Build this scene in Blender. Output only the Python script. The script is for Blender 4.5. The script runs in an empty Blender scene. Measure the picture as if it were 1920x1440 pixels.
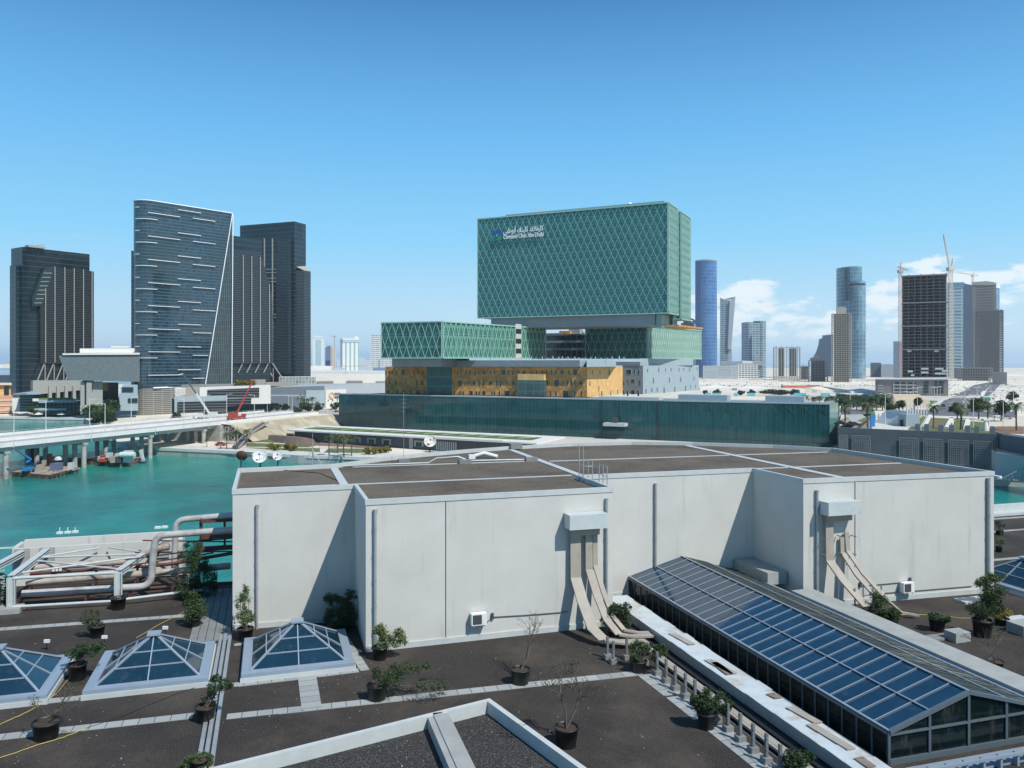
import bpy, math, random
from mathutils import Vector, Matrix, noise as mnoise
R=math.radians
rnd=random.Random(7)
scene=bpy.context.scene
col=scene.collection
# ------------------------------------------------------------------ camera
F=1500.0; HZ=680.0; H=38.0          # focal length in photo pixels, horizon row, eye height
cd=bpy.data.cameras.new('camera'); cam=bpy.data.objects.new('camera',cd); col.objects.link(cam)
cam.location=(0,0,H); cam.rotation_euler=(R(90),0,0)
cd.sensor_width=36; cd.lens=36*F/1920; cd.shift_y=-(720-HZ)/1920
cd.clip_start=.5; cd.clip_end=60000
scene.camera=cam
# ------------------------------------------------------------------ light
scene.view_settings.view_transform='Standard'; scene.view_settings.look='None'
scene.view_settings.exposure=EXPO=0.42; scene.view_settings.gamma=1
scene.cycles.use_denoising=True; scene.cycles.volume_bounces=2
SD=Vector((.592,-.573,1.0)).normalized()     # towards the sun
sl=bpy.data.lights.new('sun','SUN'); sl.energy=3.6; sl.angle=R(.53); sl.color=(1,.965,.90)
so=bpy.data.objects.new('sun',sl); col.objects.link(so); so.location=(60,-60,120)
so.rotation_euler=SD.to_track_quat('Z','Y').to_euler()
w=bpy.data.worlds.new('World'); scene.world=w; w.use_nodes=True
nt=w.node_tree; N=nt.nodes; L=nt.links; N.clear()
def wn(t,**k):
    n=N.new(t)
    for a,b in k.items(): setattr(n,a,b)
    return n
def wmath(op,a,b=None,c=None):
    n=wn('ShaderNodeMath',operation=op)
    for i,v in enumerate((a,b,c)):
        if v is None: continue
        if isinstance(v,(int,float)): n.inputs[i].default_value=v
        else: L.new(v,n.inputs[i])
    return n.outputs[0]
sky=wn('ShaderNodeTexSky',sky_type='NISHITA',sun_disc=False)
sky.sun_elevation=math.asin(SD.z); sky.sun_rotation=math.atan2(SD.x,SD.y)
sky.altitude=0; sky.air_density=1.15; sky.dust_density=.5; sky.ozone_density=2.2
tc=wn('ShaderNodeTexCoord'); sp=wn('ShaderNodeSeparateXYZ'); L.new(tc.outputs['Generated'],sp.inputs[0])
dx,dy,dz=sp.outputs
hl=wmath('SQRT',wmath('ADD',wmath('MULTIPLY',dx,dx),wmath('MULTIPLY',dy,dy)))
el=wmath('DIVIDE',dz,hl)                       # tangent of elevation
az=wmath('ARCTAN2',dx,dy)                      # azimuth clockwise from +Y
def bump(a0,e0,sa,se,amp):
    p=wmath('DIVIDE',wmath('SUBTRACT',az,a0),sa); q=wmath('DIVIDE',wmath('SUBTRACT',el,e0),se)
    s=wmath('ADD',wmath('MULTIPLY',p,p),wmath('MULTIPLY',q,q))
    return wmath('MULTIPLY',wmath('POWER',2.718,wmath('MULTIPLY',s,-1.0)),amp)
acc=None
for b in [(.275,.083,.055,.014,.85),(.33,.05,.13,.03,.62),(.25,.06,.06,.025,.5),(.485,.100,.032,.016,.95),(.54,.095,.045,.010,.75),(.54,.075,.09,.022,.6),(.61,.11,.035,.035,.45),(.43,.08,.05,.025,.55),(.62,.16,.012,.02,.7),
          (-.56,.178,.09,.010,.25),(-.50,.14,.10,.012,.22),(.38,.03,.35,.02,.25),(1.0,.12,.3,.06,.6),(1.9,.15,.4,.08,.7),(-1.5,.12,.3,.05,.5),(2.7,.16,.4,.08,.6)]:
    o=bump(*b); acc=o if acc is None else wmath('ADD',acc,o)
cv=wn('ShaderNodeCombineXYZ'); L.new(wmath('MULTIPLY',az,17),cv.inputs[0]); L.new(wmath('MULTIPLY',el,42),cv.inputs[1]); cv.inputs[2].default_value=3.1
nz=wn('ShaderNodeTexNoise'); nz.inputs['Scale'].default_value=1.3; nz.inputs['Detail'].default_value=9; nz.inputs['Roughness'].default_value=.62; nz.inputs['Distortion'].default_value=.35
L.new(cv.outputs[0],nz.inputs['Vector'])
cm=wmath('ADD',wmath('MULTIPLY',acc,.82),wmath('MULTIPLY',wmath('SUBTRACT',nz.outputs[0],.5),2.6))
mr=wn('ShaderNodeMapRange',interpolation_type='SMOOTHSTEP'); L.new(cm,mr.inputs[0]); mr.inputs[1].default_value=.38; mr.inputs[2].default_value=.82
gate=wmath('MINIMUM',wmath('MULTIPLY',acc,3.5),1.0); cmask=wmath('MULTIPLY',wmath('MULTIPLY',mr.outputs[0],gate),.92)
hs=wn('ShaderNodeHueSaturation'); hs.inputs['Saturation'].default_value=1.18; hs.inputs['Value'].default_value=1.0; L.new(sky.outputs[0],hs.inputs['Color'])
cr=wn('ShaderNodeValToRGB'); e=cr.color_ramp.elements; stops=[(0,(.46,.60,.67)),(.06,(.37,.57,.71)),(.15,(.20,.50,.74)),(.28,(.112,.375,.68)),(.45,(.047,.190,.435)),(.9,(.04,.14,.32))]
e[0].position=0;e[1].position=1
for i,(p_,c_) in enumerate(stops):
    q_=e[0] if i==0 else (e[len(e)-1] if i==len(stops)-1 else e.new(p_)); q_.position=p_; q_.color=c_+(1,)
L.new(el,cr.inputs[0])
cs=wn('ShaderNodeVectorMath',operation='SCALE'); L.new(cr.outputs[0],cs.inputs[0]); cs.inputs['Scale'].default_value=10
gm=wn('ShaderNodeMixRGB'); gm.inputs[0].default_value=.94; L.new(hs.outputs[0],gm.inputs[1]); L.new(cs.outputs[0],gm.inputs[2])
mx=wn('ShaderNodeMixRGB'); L.new(cmask,mx.inputs[0]); L.new(gm.outputs[0],mx.inputs[1]); mx.inputs[2].default_value=(6.6,7.2,7.5,1)
bg=wn('ShaderNodeBackground'); bg.inputs[1].default_value=.1; L.new(mx.outputs[0],bg.inputs[0])
wo=wn('ShaderNodeOutputWorld'); L.new(bg.outputs[0],wo.inputs[0])
# ------------------------------------------------------------------ placing helpers (rays of the survey photo met with real planes)
def X(px,Y): return (px-960)/F*Y
def W(px,py,Y): return Vector((X(px,Y),Y,H-(py-HZ)/F*Y))
def G(px,py,z):
    Y=F*(H-z)/(py-HZ); return Vector((X(px,Y),Y,z))
def sm(t): t=max(0,min(1,t)); return t*t*(3-2*t)
def hz(x,y):                                   # height of the land across the water
    s=sm((x-112-.12*(y-285))/38.0)*(1-sm((y-370)/420.0))
    return 3.0+1.0*sm((y-330)/120)+10.2*s
def gp(px,py,dz=0):
    if py<=HZ+6: Y=8000; return Vector((X(px,Y),Y,hz(X(px,Y),Y)+dz))
    Y=200
    while Y<12000:
        z=H-(py-HZ)/F*Y
        if z<=hz(X(px,Y),Y)+dz: break
        Y+=Y*.004
    for i in range(12):
        pass
    a=Y/1.004; b=Y
    for i in range(14):
        m=(a+b)/2
        if H-(py-HZ)/F*m<=hz(X(px,m),m)+dz: b=m
        else: a=m
    return Vector((X(px,b),b,hz(X(px,b),b)+dz))
CU,SU=.957,.29
def M(a,b,z=0): return Vector((CU*a-SU*b,SU*a+CU*b,z))   # mall grid
def toM(p): return (CU*p.x+SU*p.y,-SU*p.x+CU*p.y)
CV=Vector((.902,-.431,0)); CW=Vector((.431,.902,0))
def C(c,d,z=0): return CV*c+CW*d+Vector((0,0,z))          # clinic grid
# ------------------------------------------------------------------ mesh builder
class MB:
    def __init__(s): s.v=[];s.f=[];s.uv=[];s.mi=[];s.sm=[]
    def face(s,ps,uv=None,mi=0,smooth=False):
        i=len(s.v); s.v+= [Vector(p) for p in ps]; s.f.append(list(range(i,i+len(ps))))
        if uv is None:
            p0=Vector(ps[0]); 
            nrm=(Vector(ps[1])-p0).cross(Vector(ps[-1])-p0)
            if abs(nrm.z)>.7*nrm.length or nrm.length==0: uv=[(p[0],p[1]) for p in ps]
            else:
                t=Vector((-nrm.y,nrm.x,0)).normalized() if (nrm.x or nrm.y) else Vector((1,0,0))
                uv=[((Vector(p)-p0).dot(t),p[2]) for p in ps]
        s.uv.append(uv); s.mi.append(mi); s.sm.append(smooth); return s
    def prism(s,poly,z0,z1,mi=0,top=None,cap=True,u0=0,bottom=True):
        n=len(poly); ar=sum(poly[i][0]*poly[(i+1)%n][1]-poly[(i+1)%n][0]*poly[i][1] for i in range(n))
        if ar<0: poly=poly[::-1]
        u=u0
        for i in range(n):
            a=poly[i];b=poly[(i+1)%n]; l=math.hypot(b[0]-a[0],b[1]-a[1])
            s.face([(a[0],a[1],z0),(b[0],b[1],z0),(b[0],b[1],z1),(a[0],a[1],z1)],[(u,z0),(u+l,z0),(u+l,z1),(u,z1)],mi); u+=l
        if cap:
            s.face([(p[0],p[1],z1) for p in poly],None,mi if top is None else top)
            if bottom: s.face([(p[0],p[1],z0) for p in poly[::-1]],None,mi if top is None else top)
        return s
    def box(s,o,ax,ay,az,mi=0):
        o=Vector(o);ax=Vector(ax);ay=Vector(ay);az=Vector(az)
        if ax.cross(ay).dot(az)<0: ax,ay=ay,ax
        P=lambda i,j,k:o+ax*i+ay*j+az*k
        for q in ([(0,0,0),(1,0,0),(1,0,1),(0,0,1)],[(1,0,0),(1,1,0),(1,1,1),(1,0,1)],[(1,1,0),(0,1,0),(0,1,1),(1,1,1)],[(0,1,0),(0,0,0),(0,0,1),(0,1,1)],[(0,0,1),(1,0,1),(1,1,1),(0,1,1)],[(0,1,0),(1,1,0),(1,0,0),(0,0,0)]):
            s.face([P(*t) for t in q],None,mi)
        return s
    def cbox(s,c,ax,sx,sy,z0,z1,mi=0):            # centre, x axis direction, full sizes
        c=Vector((c[0],c[1],0)); ax=Vector((ax[0],ax[1],0)).normalized(); ay=Vector((-ax.y,ax.x,0))
        return s.box(c-ax*sx/2-ay*sy/2+Vector((0,0,z0)),ax*sx,ay*sy,Vector((0,0,z1-z0)),mi)
    def mbox(s,a0,a1,b0,b1,z0,z1,mi=0):
        return s.box(M(a0,b0,z0),M(a1,b0)-M(a0,b0),M(a0,b1)-M(a0,b0),(0,0,z1-z0),mi)
    def bar(s,p,q,w_,h_=None,mi=0,up=(0,0,1)):
        p=Vector(p);q=Vector(q);h_=h_ or w_; d=q-p
        if d.length<1e-6:return s
        up=Vector(up)
        if abs(d.normalized().dot(up))>.99: up=Vector((0,1,0))
        x=d.cross(up).normalized(); y=x.cross(d).normalized()
        return s.box(p-x*w_/2-y*h_/2,x*w_,y*h_,d,mi)
    def tube(s,pts,r,n=8,mi=0,cap=True,smooth=True):
        pts=[Vector(p) for p in pts]; rs=r if isinstance(r,(list,tuple)) else [r]*len(pts)
        rings=[]; x=None
        for i,p in enumerate(pts):
            d=(pts[min(i+1,len(pts)-1)]-pts[max(i-1,0)]).normalized()
            if x is None:
                x=d.cross(Vector((0,0,1))) 
                if x.length<.05: x=d.cross(Vector((0,1,0)))
            x=(x-d*x.dot(d)).normalized(); y=d.cross(x)
            rings.append([p+(x*math.cos(2*math.pi*k/n)+y*math.sin(2*math.pi*k/n))*rs[i] for k in range(n)])
        i0=len(s.v)
        for rg in rings: s.v+=rg
        for i in range(len(rings)-1):
            for k in range(n):
                a=i0+i*n+k;b=i0+i*n+(k+1)%n
                s.f.append([a,b,b+n,a+n]);s.uv.append([(k/n,i),(k/n+1/n,i),(k/n+1/n,i+1),(k/n,i+1)]);s.mi.append(mi);s.sm.append(smooth)
        if cap:
            s.face(rings[0][::-1],None,mi); s.face(rings[-1],None,mi)
        return s
    def cyl(s,c,r,z0,z1,n=12,mi=0,r1=None,smooth=True):
        return s.tube([(c[0],c[1],z0),(c[0],c[1],z1)],[r,r if r1 is None else r1],n,mi,True,smooth)
    def lathe(s,c,prof,n=16,mi=0,ax=None,smooth=True):      # prof [(r,h)], axis up or ax
        c=Vector(c); ax=Vector(ax or (0,0,1)).normalized(); x=ax.cross(Vector((0,0,1)))
        if x.length<.01:x=Vector((1,0,0))
        x.normalize();y=ax.cross(x);i0=len(s.v)
        for r,h in prof:
            for k in range(n): s.v.append(c+ax*h+(x*math.cos(2*math.pi*k/n)+y*math.sin(2*math.pi*k/n))*r)
        for i in range(len(prof)-1):
            for k in range(n):
                a=i0+i*n+k;b=i0+i*n+(k+1)%n
                s.f.append([a,b,b+n,a+n]);s.uv.append([(k/n,i),(k/n+1/n,i),(k/n+1/n,i+1),(k/n,i+1)]);s.mi.append(mi);s.sm.append(smooth)
        return s
    def build(s,name,mats,parent=None,smooth=None,origin=None,**tags):
        if not isinstance(mats,(list,tuple)): mats=[mats]
        off=Vector((0,0,0)); q=parent
        while q is not None: off+=q.location; q=q.parent
        if parent is None:
            if origin is None:
                xs=[v.x for v in s.v];ys=[v.y for v in s.v];zs=[v.z for v in s.v]
                origin=Vector(((min(xs)+max(xs))/2,(min(ys)+max(ys))/2,min(zs)))
            off=Vector(origin)
        me=bpy.data.meshes.new(name)
        me.from_pydata([v-off for v in s.v],[],s.f)
        for m in mats: me.materials.append(m)
        me.polygons.foreach_set('material_index',s.mi)
        me.polygons.foreach_set('use_smooth',[ (x if smooth is None else smooth) for x in s.sm])
        ul=me.uv_layers.new(name='uv'); fl=[c for f in s.uv for p in f for c in p]; ul.data.foreach_set('uv',fl)
        me.update()
        o=bpy.data.objects.new(name,me); col.objects.link(o)
        if parent is None: o.location=off
        else: o.parent=parent
        for k,v in tags.items(): o[k]=v
        return o
def thing(name,label,cat,loc,group=None):
    o=bpy.data.objects.new(name,None); col.objects.link(o); o.location=loc; o.empty_display_size=.5
    o['label']=label;o['category']=cat
    if group:o['group']=group
    return o
def tag(o,label,cat,group=None):
    o['label']=label;o['category']=cat
    if group:o['group']=group
    return o
def struct(o,kind='structure'): o['kind']=kind; return o
def kids(o): return [c for c in bpy.data.objects if c.parent==o]
KC={}
def dup(o,loc,rz=0,sc=1,label=None,group=None):
    r=o.copy(); col.objects.link(r); r.location=loc; r.rotation_euler=(0,0,rz); r.scale=(sc,sc,sc) if not isinstance(sc,tuple) else sc
    if label:r['label']=label
    if group:r['group']=group
    if o.name not in KC: KC[o.name]=[(c,kids(c)) for c in kids(o)]
    for c,gs in KC[o.name]:
        d=c.copy();col.objects.link(d);d.parent=r
        for g in gs:
            e=g.copy();col.objects.link(e);e.parent=d
    return r
# ------------------------------------------------------------------ materials
MATS={}
def newmat(name):
    m=bpy.data.materials.new(name); m.use_nodes=True; t=m.node_tree; t.nodes.clear()
    o=t.nodes.new('ShaderNodeOutputMaterial'); b=t.nodes.new('ShaderNodeBsdfPrincipled'); t.links.new(b.outputs[0],o.inputs[0])
    return m,t,b
def mnode(t,op,a,b=None,c=None):
    n=t.nodes.new('ShaderNodeMath'); n.operation=op
    for i,v in enumerate((a,b,c)):
        if v is None: continue
        if isinstance(v,(int,float)): n.inputs[i].default_value=v
        else: t.links.new(v,n.inputs[i])
    return n.outputs[0]
def mixc(t,f,a,b,bt='MIX'):
    n=t.nodes.new('ShaderNodeMixRGB'); n.blend_type=bt
    for i,v in enumerate((f,a,b)):
        if isinstance(v,(int,float)): n.inputs[i].default_value=v
        elif isinstance(v,(tuple,list)): n.inputs[i].default_value=tuple(v)+(1,)
        else: t.links.new(v,n.inputs[i])
    return n.outputs[0]
def rr(t,v,a,b,c=0,d=1,smooth=False):
    n=t.nodes.new('ShaderNodeMapRange'); 
    if smooth:n.interpolation_type='SMOOTHSTEP'
    t.links.new(v,n.inputs[0])
    for i,x in enumerate((a,b,c,d)): n.inputs[i+1].default_value=x
    return n.outputs[0]
def tnoise(t,vec,scale,detail=4,rough=.55,out=0):
    n=t.nodes.new('ShaderNodeTexNoise'); n.inputs['Scale'].default_value=scale;n.inputs['Detail'].default_value=detail;n.inputs['Roughness'].default_value=rough
    t.links.new(vec,n.inputs['Vector']); return n.outputs[out]
def pos(t):
    g=t.nodes.new('ShaderNodeNewGeometry'); return g.outputs['Position']
def objc(t):
    g=t.nodes.new('ShaderNodeTexCoord'); return g.outputs['Object']
def bumpn(t,b,h,dist,strength=1):
    n=t.nodes.new('ShaderNodeBump'); n.inputs['Distance'].default_value=dist;n.inputs['Strength'].default_value=strength
    t.links.new(h,n.inputs['Height']); t.links.new(n.outputs[0],b.inputs['Normal'])
def pm(name,c,rough=.6,var=.12,scale=1.0,metal=0,spec=.5,bump_=0,bscale=20,c2=None,thr=(.45,.65),det=5,speck=0):
    if name in MATS:return MATS[name]
    m,t,b=newmat(name); v=pos(t); n=tnoise(t,v,scale,det,.6)
    lo=tuple(x*(1-var) for x in c); hi=tuple(min(1,x*(1+var)) for x in c)
    cc=mixc(t,rr(t,n,.3,.7),lo,hi)
    if c2: cc=mixc(t,rr(t,tnoise(t,v,scale*.6+.013,6,.65),thr[0],thr[1],0,1,True),cc,c2)
    if speck:
        s=rr(t,tnoise(t,v,bscale,2,.5),.56,.64,0,speck); cc=mixc(t,s,cc,tuple(min(1,x*3.2+.05) for x in c))
        s=rr(t,tnoise(t,v,bscale*.7,2,.5),.36,.44,speck,0); cc=mixc(t,s,cc,tuple(x*.45 for x in c))
    t.links.new(cc,b.inputs['Base Color']); b.inputs['Roughness'].default_value=rough;b.inputs['Metallic'].default_value=metal
    b.inputs['Specular IOR Level'].default_value=spec
    if bump_: bumpn(t,b,tnoise(t,v,bscale,4,.6),bump_)
    MATS[name]=m; return m
def facade(name,glass,line,fh=4,fv=2,lh=.25,lv=.08,rough=.12,rline=.5,metal=0,var=.25,spec=.6,line2=None,wob=0,wscale=.3,mixv=1.0,coat=0,deep=None):
    m,t,b=newmat(name)
    uvn=t.nodes.new('ShaderNodeUVMap'); s=t.nodes.new('ShaderNodeSeparateXYZ'); t.links.new(uvn.outputs[0],s.inputs[0])
    u=mnode(t,'DIVIDE',s.outputs[0],fv); v=mnode(t,'DIVIDE',s.outputs[1],fh)
    mh=mnode(t,'LESS_THAN',mnode(t,'FRACT',v),lh); mv=mnode(t,'LESS_THAN',mnode(t,'FRACT',u),lv)
    cb=t.nodes.new('ShaderNodeCombineXYZ'); t.links.new(mnode(t,'FLOOR',u),cb.inputs[0]); t.links.new(mnode(t,'FLOOR',v),cb.inputs[1])
    wnn=t.nodes.new('ShaderNodeTexWhiteNoise'); t.links.new(cb.outputs[0],wnn.inputs[0])
    g=mixc(t,rr(t,wnn.outputs[0],0,1),tuple(x*(1-var) for x in glass),tuple(min(1,x*(1+var)) for x in glass))
    if deep: g=mixc(t,rr(t,tnoise(t,pos(t),.02,3,.5),.42,.6,0,1,True),g,deep)
    c=mixc(t,mv,g,line2 or line) if lv>0 else g
    c=mixc(t,mh,c,line) if lh>0 else c
    t.links.new(c,b.inputs['Base Color'])
    msk=mnode(t,'MAXIMUM',mh,mv)
    t.links.new(rr(t,msk,0,1,rough,rline),b.inputs['Roughness'])
    if metal: t.links.new(rr(t,msk,0,1,metal,0),b.inputs['Metallic'])
    b.inputs['Specular IOR Level'].default_value=spec
    if coat: b.inputs['Coat Weight'].default_value=coat;b.inputs['Coat Roughness'].default_value=.03
    if wob: bumpn(t,b,tnoise(t,pos(t),wscale,2,.5),wob)
    MATS[name]=m; return m
# ================================================================== materials used near by
def wallpaint():
    m,t,b=newmat('painted_render'); v=pos(t)
    n=tnoise(t,v,.35,5,.6); c=mixc(t,rr(t,n,.3,.7),(.49,.488,.455),(.56,.555,.52))
    mp=t.nodes.new('ShaderNodeMapping'); mp.inputs['Scale'].default_value=(1.6,1.6,.12); t.links.new(v,mp.inputs[0])
    st=rr(t,tnoise(t,mp.outputs[0],1.1,6,.7),.54,.78,0,.6,True); c=mixc(t,st,c,(.31,.305,.265))
    st=rr(t,tnoise(t,v,7,4,.7),.62,.78,0,.35,True); c=mixc(t,st,c,(.38,.39,.36))
    t.links.new(c,b.inputs['Base Color']); b.inputs['Roughness'].default_value=.75; b.inputs['Specular IOR Level'].default_value=.25
    bumpn(t,b,tnoise(t,v,3,3,.5),.004); return m
wall_m=wallpaint()
grav=pm('roof_gravel',(.036,.032,.029),.95,.2,.35,spec=.2,bump_=.03,bscale=19,c2=(.070,.058,.047),thr=(.42,.66),speck=.35)
grav2=pm('upper_roof_gravel',(.118,.100,.078),.95,.18,.3,spec=.2,bump_=.03,bscale=14,c2=(.070,.058,.045),thr=(.45,.7),speck=.28)
grav3=pm('dark_gravel',(.036,.035,.034),.95,.15,.5,spec=.2,bump_=.03,bscale=18,speck=.7)
coping=pm('coping_paint',(.47,.50,.49),.6,.07,1.5,c2=(.5,.49,.45),thr=(.55,.75))
conc=pm('concrete',(.31,.325,.31),.8,.12,1.2,bump_=.01,c2=(.30,.29,.26),thr=(.5,.75))
concd=pm('old_concrete',(.20,.21,.205),.85,.15,1.5,c2=(.2,.19,.17),thr=(.5,.7),bump_=.01)
galv=pm('galvanised_steel',(.36,.40,.41),.42,.12,2,metal=.35,c2=(.40,.41,.41),thr=(.5,.7))
whitest=pm('white_steel',(.46,.50,.49),.5,.08,2,c2=(.42,.40,.36),thr=(.55,.72))
tray_m=pm('tray_cover',(.34,.31,.26),.7,.12,1.4,c2=(.33,.27,.21),thr=(.5,.7))
redst=pm('red_oxide_steel',(.12,.035,.028),.6,.2,2,c2=(.08,.05,.04))
pipe_m=pm('pipe_cladding',(.42,.415,.40),.55,.12,1.6,c2=(.29,.26,.24),thr=(.48,.68),bump_=.01,bscale=8)
pipe_b=pm('weathered_pipe',(.38,.33,.28),.6,.2,1.6,c2=(.22,.15,.12),thr=(.5,.7))
black=pm('black_plastic',(.012,.012,.013),.5,.3,3)
soil=pm('potting_soil',(.05,.035,.022),.95,.3,12,bump_=.02)
bark=pm('grey_bark',(.11,.085,.065),.9,.2,8,bump_=.01)
rub=pm('black_rubber',(.02,.02,.02),.7,.2,4)
timber=pm('weathered_board',(.22,.17,.13),.8,.25,3,c2=(.12,.09,.07))
white_p=pm('white_plastic',(.72,.73,.71),.4,.05,3)
grate=pm('dark_grille',(.06,.065,.07),.5,.2,30)
paver=facade('pavers',(.31,.325,.315),(.09,.09,.085),fh=50,fv=.62,lh=0,lv=.055,rough=.8,rline=.9,var=.13,spec=.3)
def leafmat(name,c,var=.35):
    m,t,b=newmat(name); v=pos(t); n=tnoise(t,v,5,3,.6); n2=tnoise(t,v,.9,2,.5)
    cc=mixc(t,rr(t,n,.3,.7),tuple(x*(1-var) for x in c),tuple(min(1,x*(1+var)) for x in c)); cc=mixc(t,rr(t,n2,.4,.65,0,.5),cc,(c[0]*1.5,c[1]*1.15,c[2]*.8))
    t.links.new(cc,b.inputs['Base Color']); b.inputs['Roughness'].default_value=.55; b.inputs['Specular IOR Level'].default_value=.3
    MATS[name]=m; return m
leaf_d=leafmat('dark_leaves',(.028,.055,.020)); leaf_m=leafmat('mid_leaves',(.05,.085,.03)); leaf_l=leafmat('pale_leaves',(.10,.145,.06)); leaf_y=leafmat('yellow_leaves',(.17,.16,.035)); leaf_p=leafmat('palm_leaves',(.085,.105,.05))
# ================================================================== the mall this photo is taken above
UP=[(-1.98,47.4),(4.75,47.4),(4.77,41.85),(18.75,42.05),(18.7,47.1),(31.15,46.9),(31.2,41.6),(45.3,40.9),(44.9,56.0),(41.7,59.7),(36.2,63.7),(31.2,65.9),(25.5,66.2),(20,65.3),(15.7,63.9),(11.8,62.3),(8.2,60.4),(5.6,58.3),(4.3,57.3),(-2.0,56.8)]
UM=[M(a,b) for a,b in UP]
def inset(poly,d):
    n=len(poly); out=[]
    ar=sum(poly[i][0]*poly[(i+1)%n][1]-poly[(i+1)%n][0]*poly[i][1] for i in range(n)); sg=1 if ar>0 else -1
    for i in range(n):
        p=Vector(poly[i][:2]);a=Vector(poly[i-1][:2]);c=Vector(poly[(i+1)%n][:2])
        e1=(p-a).normalized();e2=(c-p).normalized(); n1=Vector((-e1.y,e1.x))*sg;n2=Vector((-e2.y,e2.x))*sg
        bb=(n1+n2); bb=bb/max(.3,bb.dot(bb))*2
        out.append((p.x+bb.x*d,p.y+bb.y*d))
    return out
mall=thing('mall_building','shopping mall roof deck of brown gravel with a windowless pale upper block','building',(0,40,0))
DK=[(-70,4),(-70,56.5),(-17,56.5),(-17,62.9),(-5.6,62.9),(-5.6,57.6),(-1.7,57.6),(-1.7,56.5),(44.6,55),(46,62.2),(120,62.2),(120,4)]
DM=[M(a,b) for a,b in DK]
# the deck keeps a sunken well in front of the camera
MB().prism(DM,-1,22.0).build('lower_block',wall_m,mall)
P=[G(380,1445,23),G(820,1332,23),G(918,1310,23),G(1100,1445,23)]
def plane_face(pts,z,mat,name,par,mi=0):
    return MB().face([(p[0],p[1],z) for p in pts]).build(name,mat,par)
MB().prism(DM,22.0,23.0,0,top=1,bottom=False).build('roof_deck',[wall_m,grav],mall)
MB().prism(UM,23,30.62,cap=False).build('upper_wall',wall_m,mall)
plane_face(UM,30.62,grav2,'upper_roof',mall)
def ring(outer,inner,z0,z1):
    m=MB();n=len(outer)
    for i in range(n):
        a,b=outer[i],outer[(i+1)%n];c,d=inner[(i+1)%n],inner[i]
        m.face([(a[0],a[1],z1),(b[0],b[1],z1),(c[0],c[1],z1),(d[0],d[1],z1)])
        m.face([(a[0],a[1],z0),(b[0],b[1],z0),(b[0],b[1],z1),(a[0],a[1],z1)])
        m.face([(d[0],d[1],z0),(c[0],c[1],z0),(c[0],c[1],z1),(d[0],d[1],z1)])
    return m
ring(inset(UM,-.04),inset(UM,.17),30.62,30.9).build('parapet',coping,mall)
def strip(p,q,w_,z,h_=.03,mat=paver,name='paver_strip',par=mall,lift=0):
    p=Vector((p[0],p[1],z));q=Vector((q[0],q[1],z));d=q-p;l=d.length;x=d.normalized();y=Vector((-x.y,x.x,0))*w_/2;u=Vector((0,0,h_))
    m=MB(); a,b,c,e=p-y,q-y,q+y,p+y
    m.face([a+u,b+u,c+u,e+u],[(0,0),(l,0),(l,w_),(0,w_)])
    for s_,t_ in ((a,b),(b,c),(c,e),(e,a)): m.face([s_,t_,t_+u,s_+u],[(0,0),(.3,0),(.3,.1),(0,.1)])
    return m.build(name,mat,par)
zu=30.62
for a0,b0,a1,b1,w_,mt in [(4.3,56.9,4.3,47.7,.5,coping),(-1.7,49.2,3.8,49.2,.22,coping),(4.8,49.15,18.9,48.95,.22,coping),(19.5,65,19.4,47.4,.5,coping),(19.9,48.7,44.3,47.9,.22,coping),(20,56.4,44.0,55.6,.22,coping),(5.6,57.3,19,56.9,.22,coping),(35.4,63.4,35.0,42.1,.55,coping)]:
    strip(M(a0,b0),M(a1,b1),w_,zu,.05 if w_>.45 else .035,mt,'roof_strip')
# deck paver strips (ends read off the photograph, laid on the deck plane)
g=lambda x,y,z=23.0:G(x,y,z)
for p,q,w_ in [((-60,1184.5),(345,1155),.5),((-60,1331),(398,1283),.5),((430,1286),(575,1269),.5),((587,1267.5),(672,1257),.5),((-60,1389.5),(362,1342.5),.55),((424,1345),(1202,1262),.55),((640,1188),(684,1257),.45),((330,1215),(396,1210),.3),((438,1210),(452,1208),.3)]:
    strip(g(*p),g(*q),w_,23.0)
strip(g(575.5,1268),g(584.5,1330),.85,23.0,.04)
strip(g(1212,1265),g(1262,1303),.95,23.0);strip(g(1266,1306),g(1320,1348),.95,23.0);strip(g(1338,1362),g(1440,1442),.95,23.0)
strip(M(46.4,60.5),M(110,59),.5,23.0);strip(M(47,55.5),M(110,55.5),.4,23.0);strip(M(52,47.5),M(110,47.5),.5,23.0)
strip(M(52,47.5),M(52,61.5),.4,23.045)
# drain channel and board path at the upper block's left side
dr=MB(); a_=-2.62
for k in range(3): dr.mbox(a_+k*.24,a_+k*.24+.16,27,46.6,23,23.10+.04*(k%2))
dr.build('drain_cover',galv,mall)
bd=MB()
for k in range(5): bd.mbox(-4.15+k*.42,-4.15+k*.42+.385,45.9,56.2,23,23.06)
bd.build('board_path',concd,mall)
# expansion joints as thin covers on the walls
def onwall(px,a0b0,a1b1):
    (a0,b0),(a1,b1)=a0b0,a1b1; p=M(a0,b0);q=M(a1,b1); r=(px-960)/F
    t=(r*p.y-p.x)/((q.x-p.x)-r*(q.y-p.y)); return p+(q-p)*t
BL1=((4.77,41.85),(18.75,42.05)); BL2=((31.2,41.6),(45.3,40.9)); RC1=((-1.98,47.4),(4.75,47.4)); RC2=((18.7,47.1),(31.15,46.9))
for px,wl,z0 in ((836,BL1,23.35),(1603,BL2,25.3)):
    p=onwall(px,*wl); MB().bar(p+Vector((0,-.01,z0)),p+Vector((0,-.01,30.6)),.035,.035).build('joint_cover',grate,mall)
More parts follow.
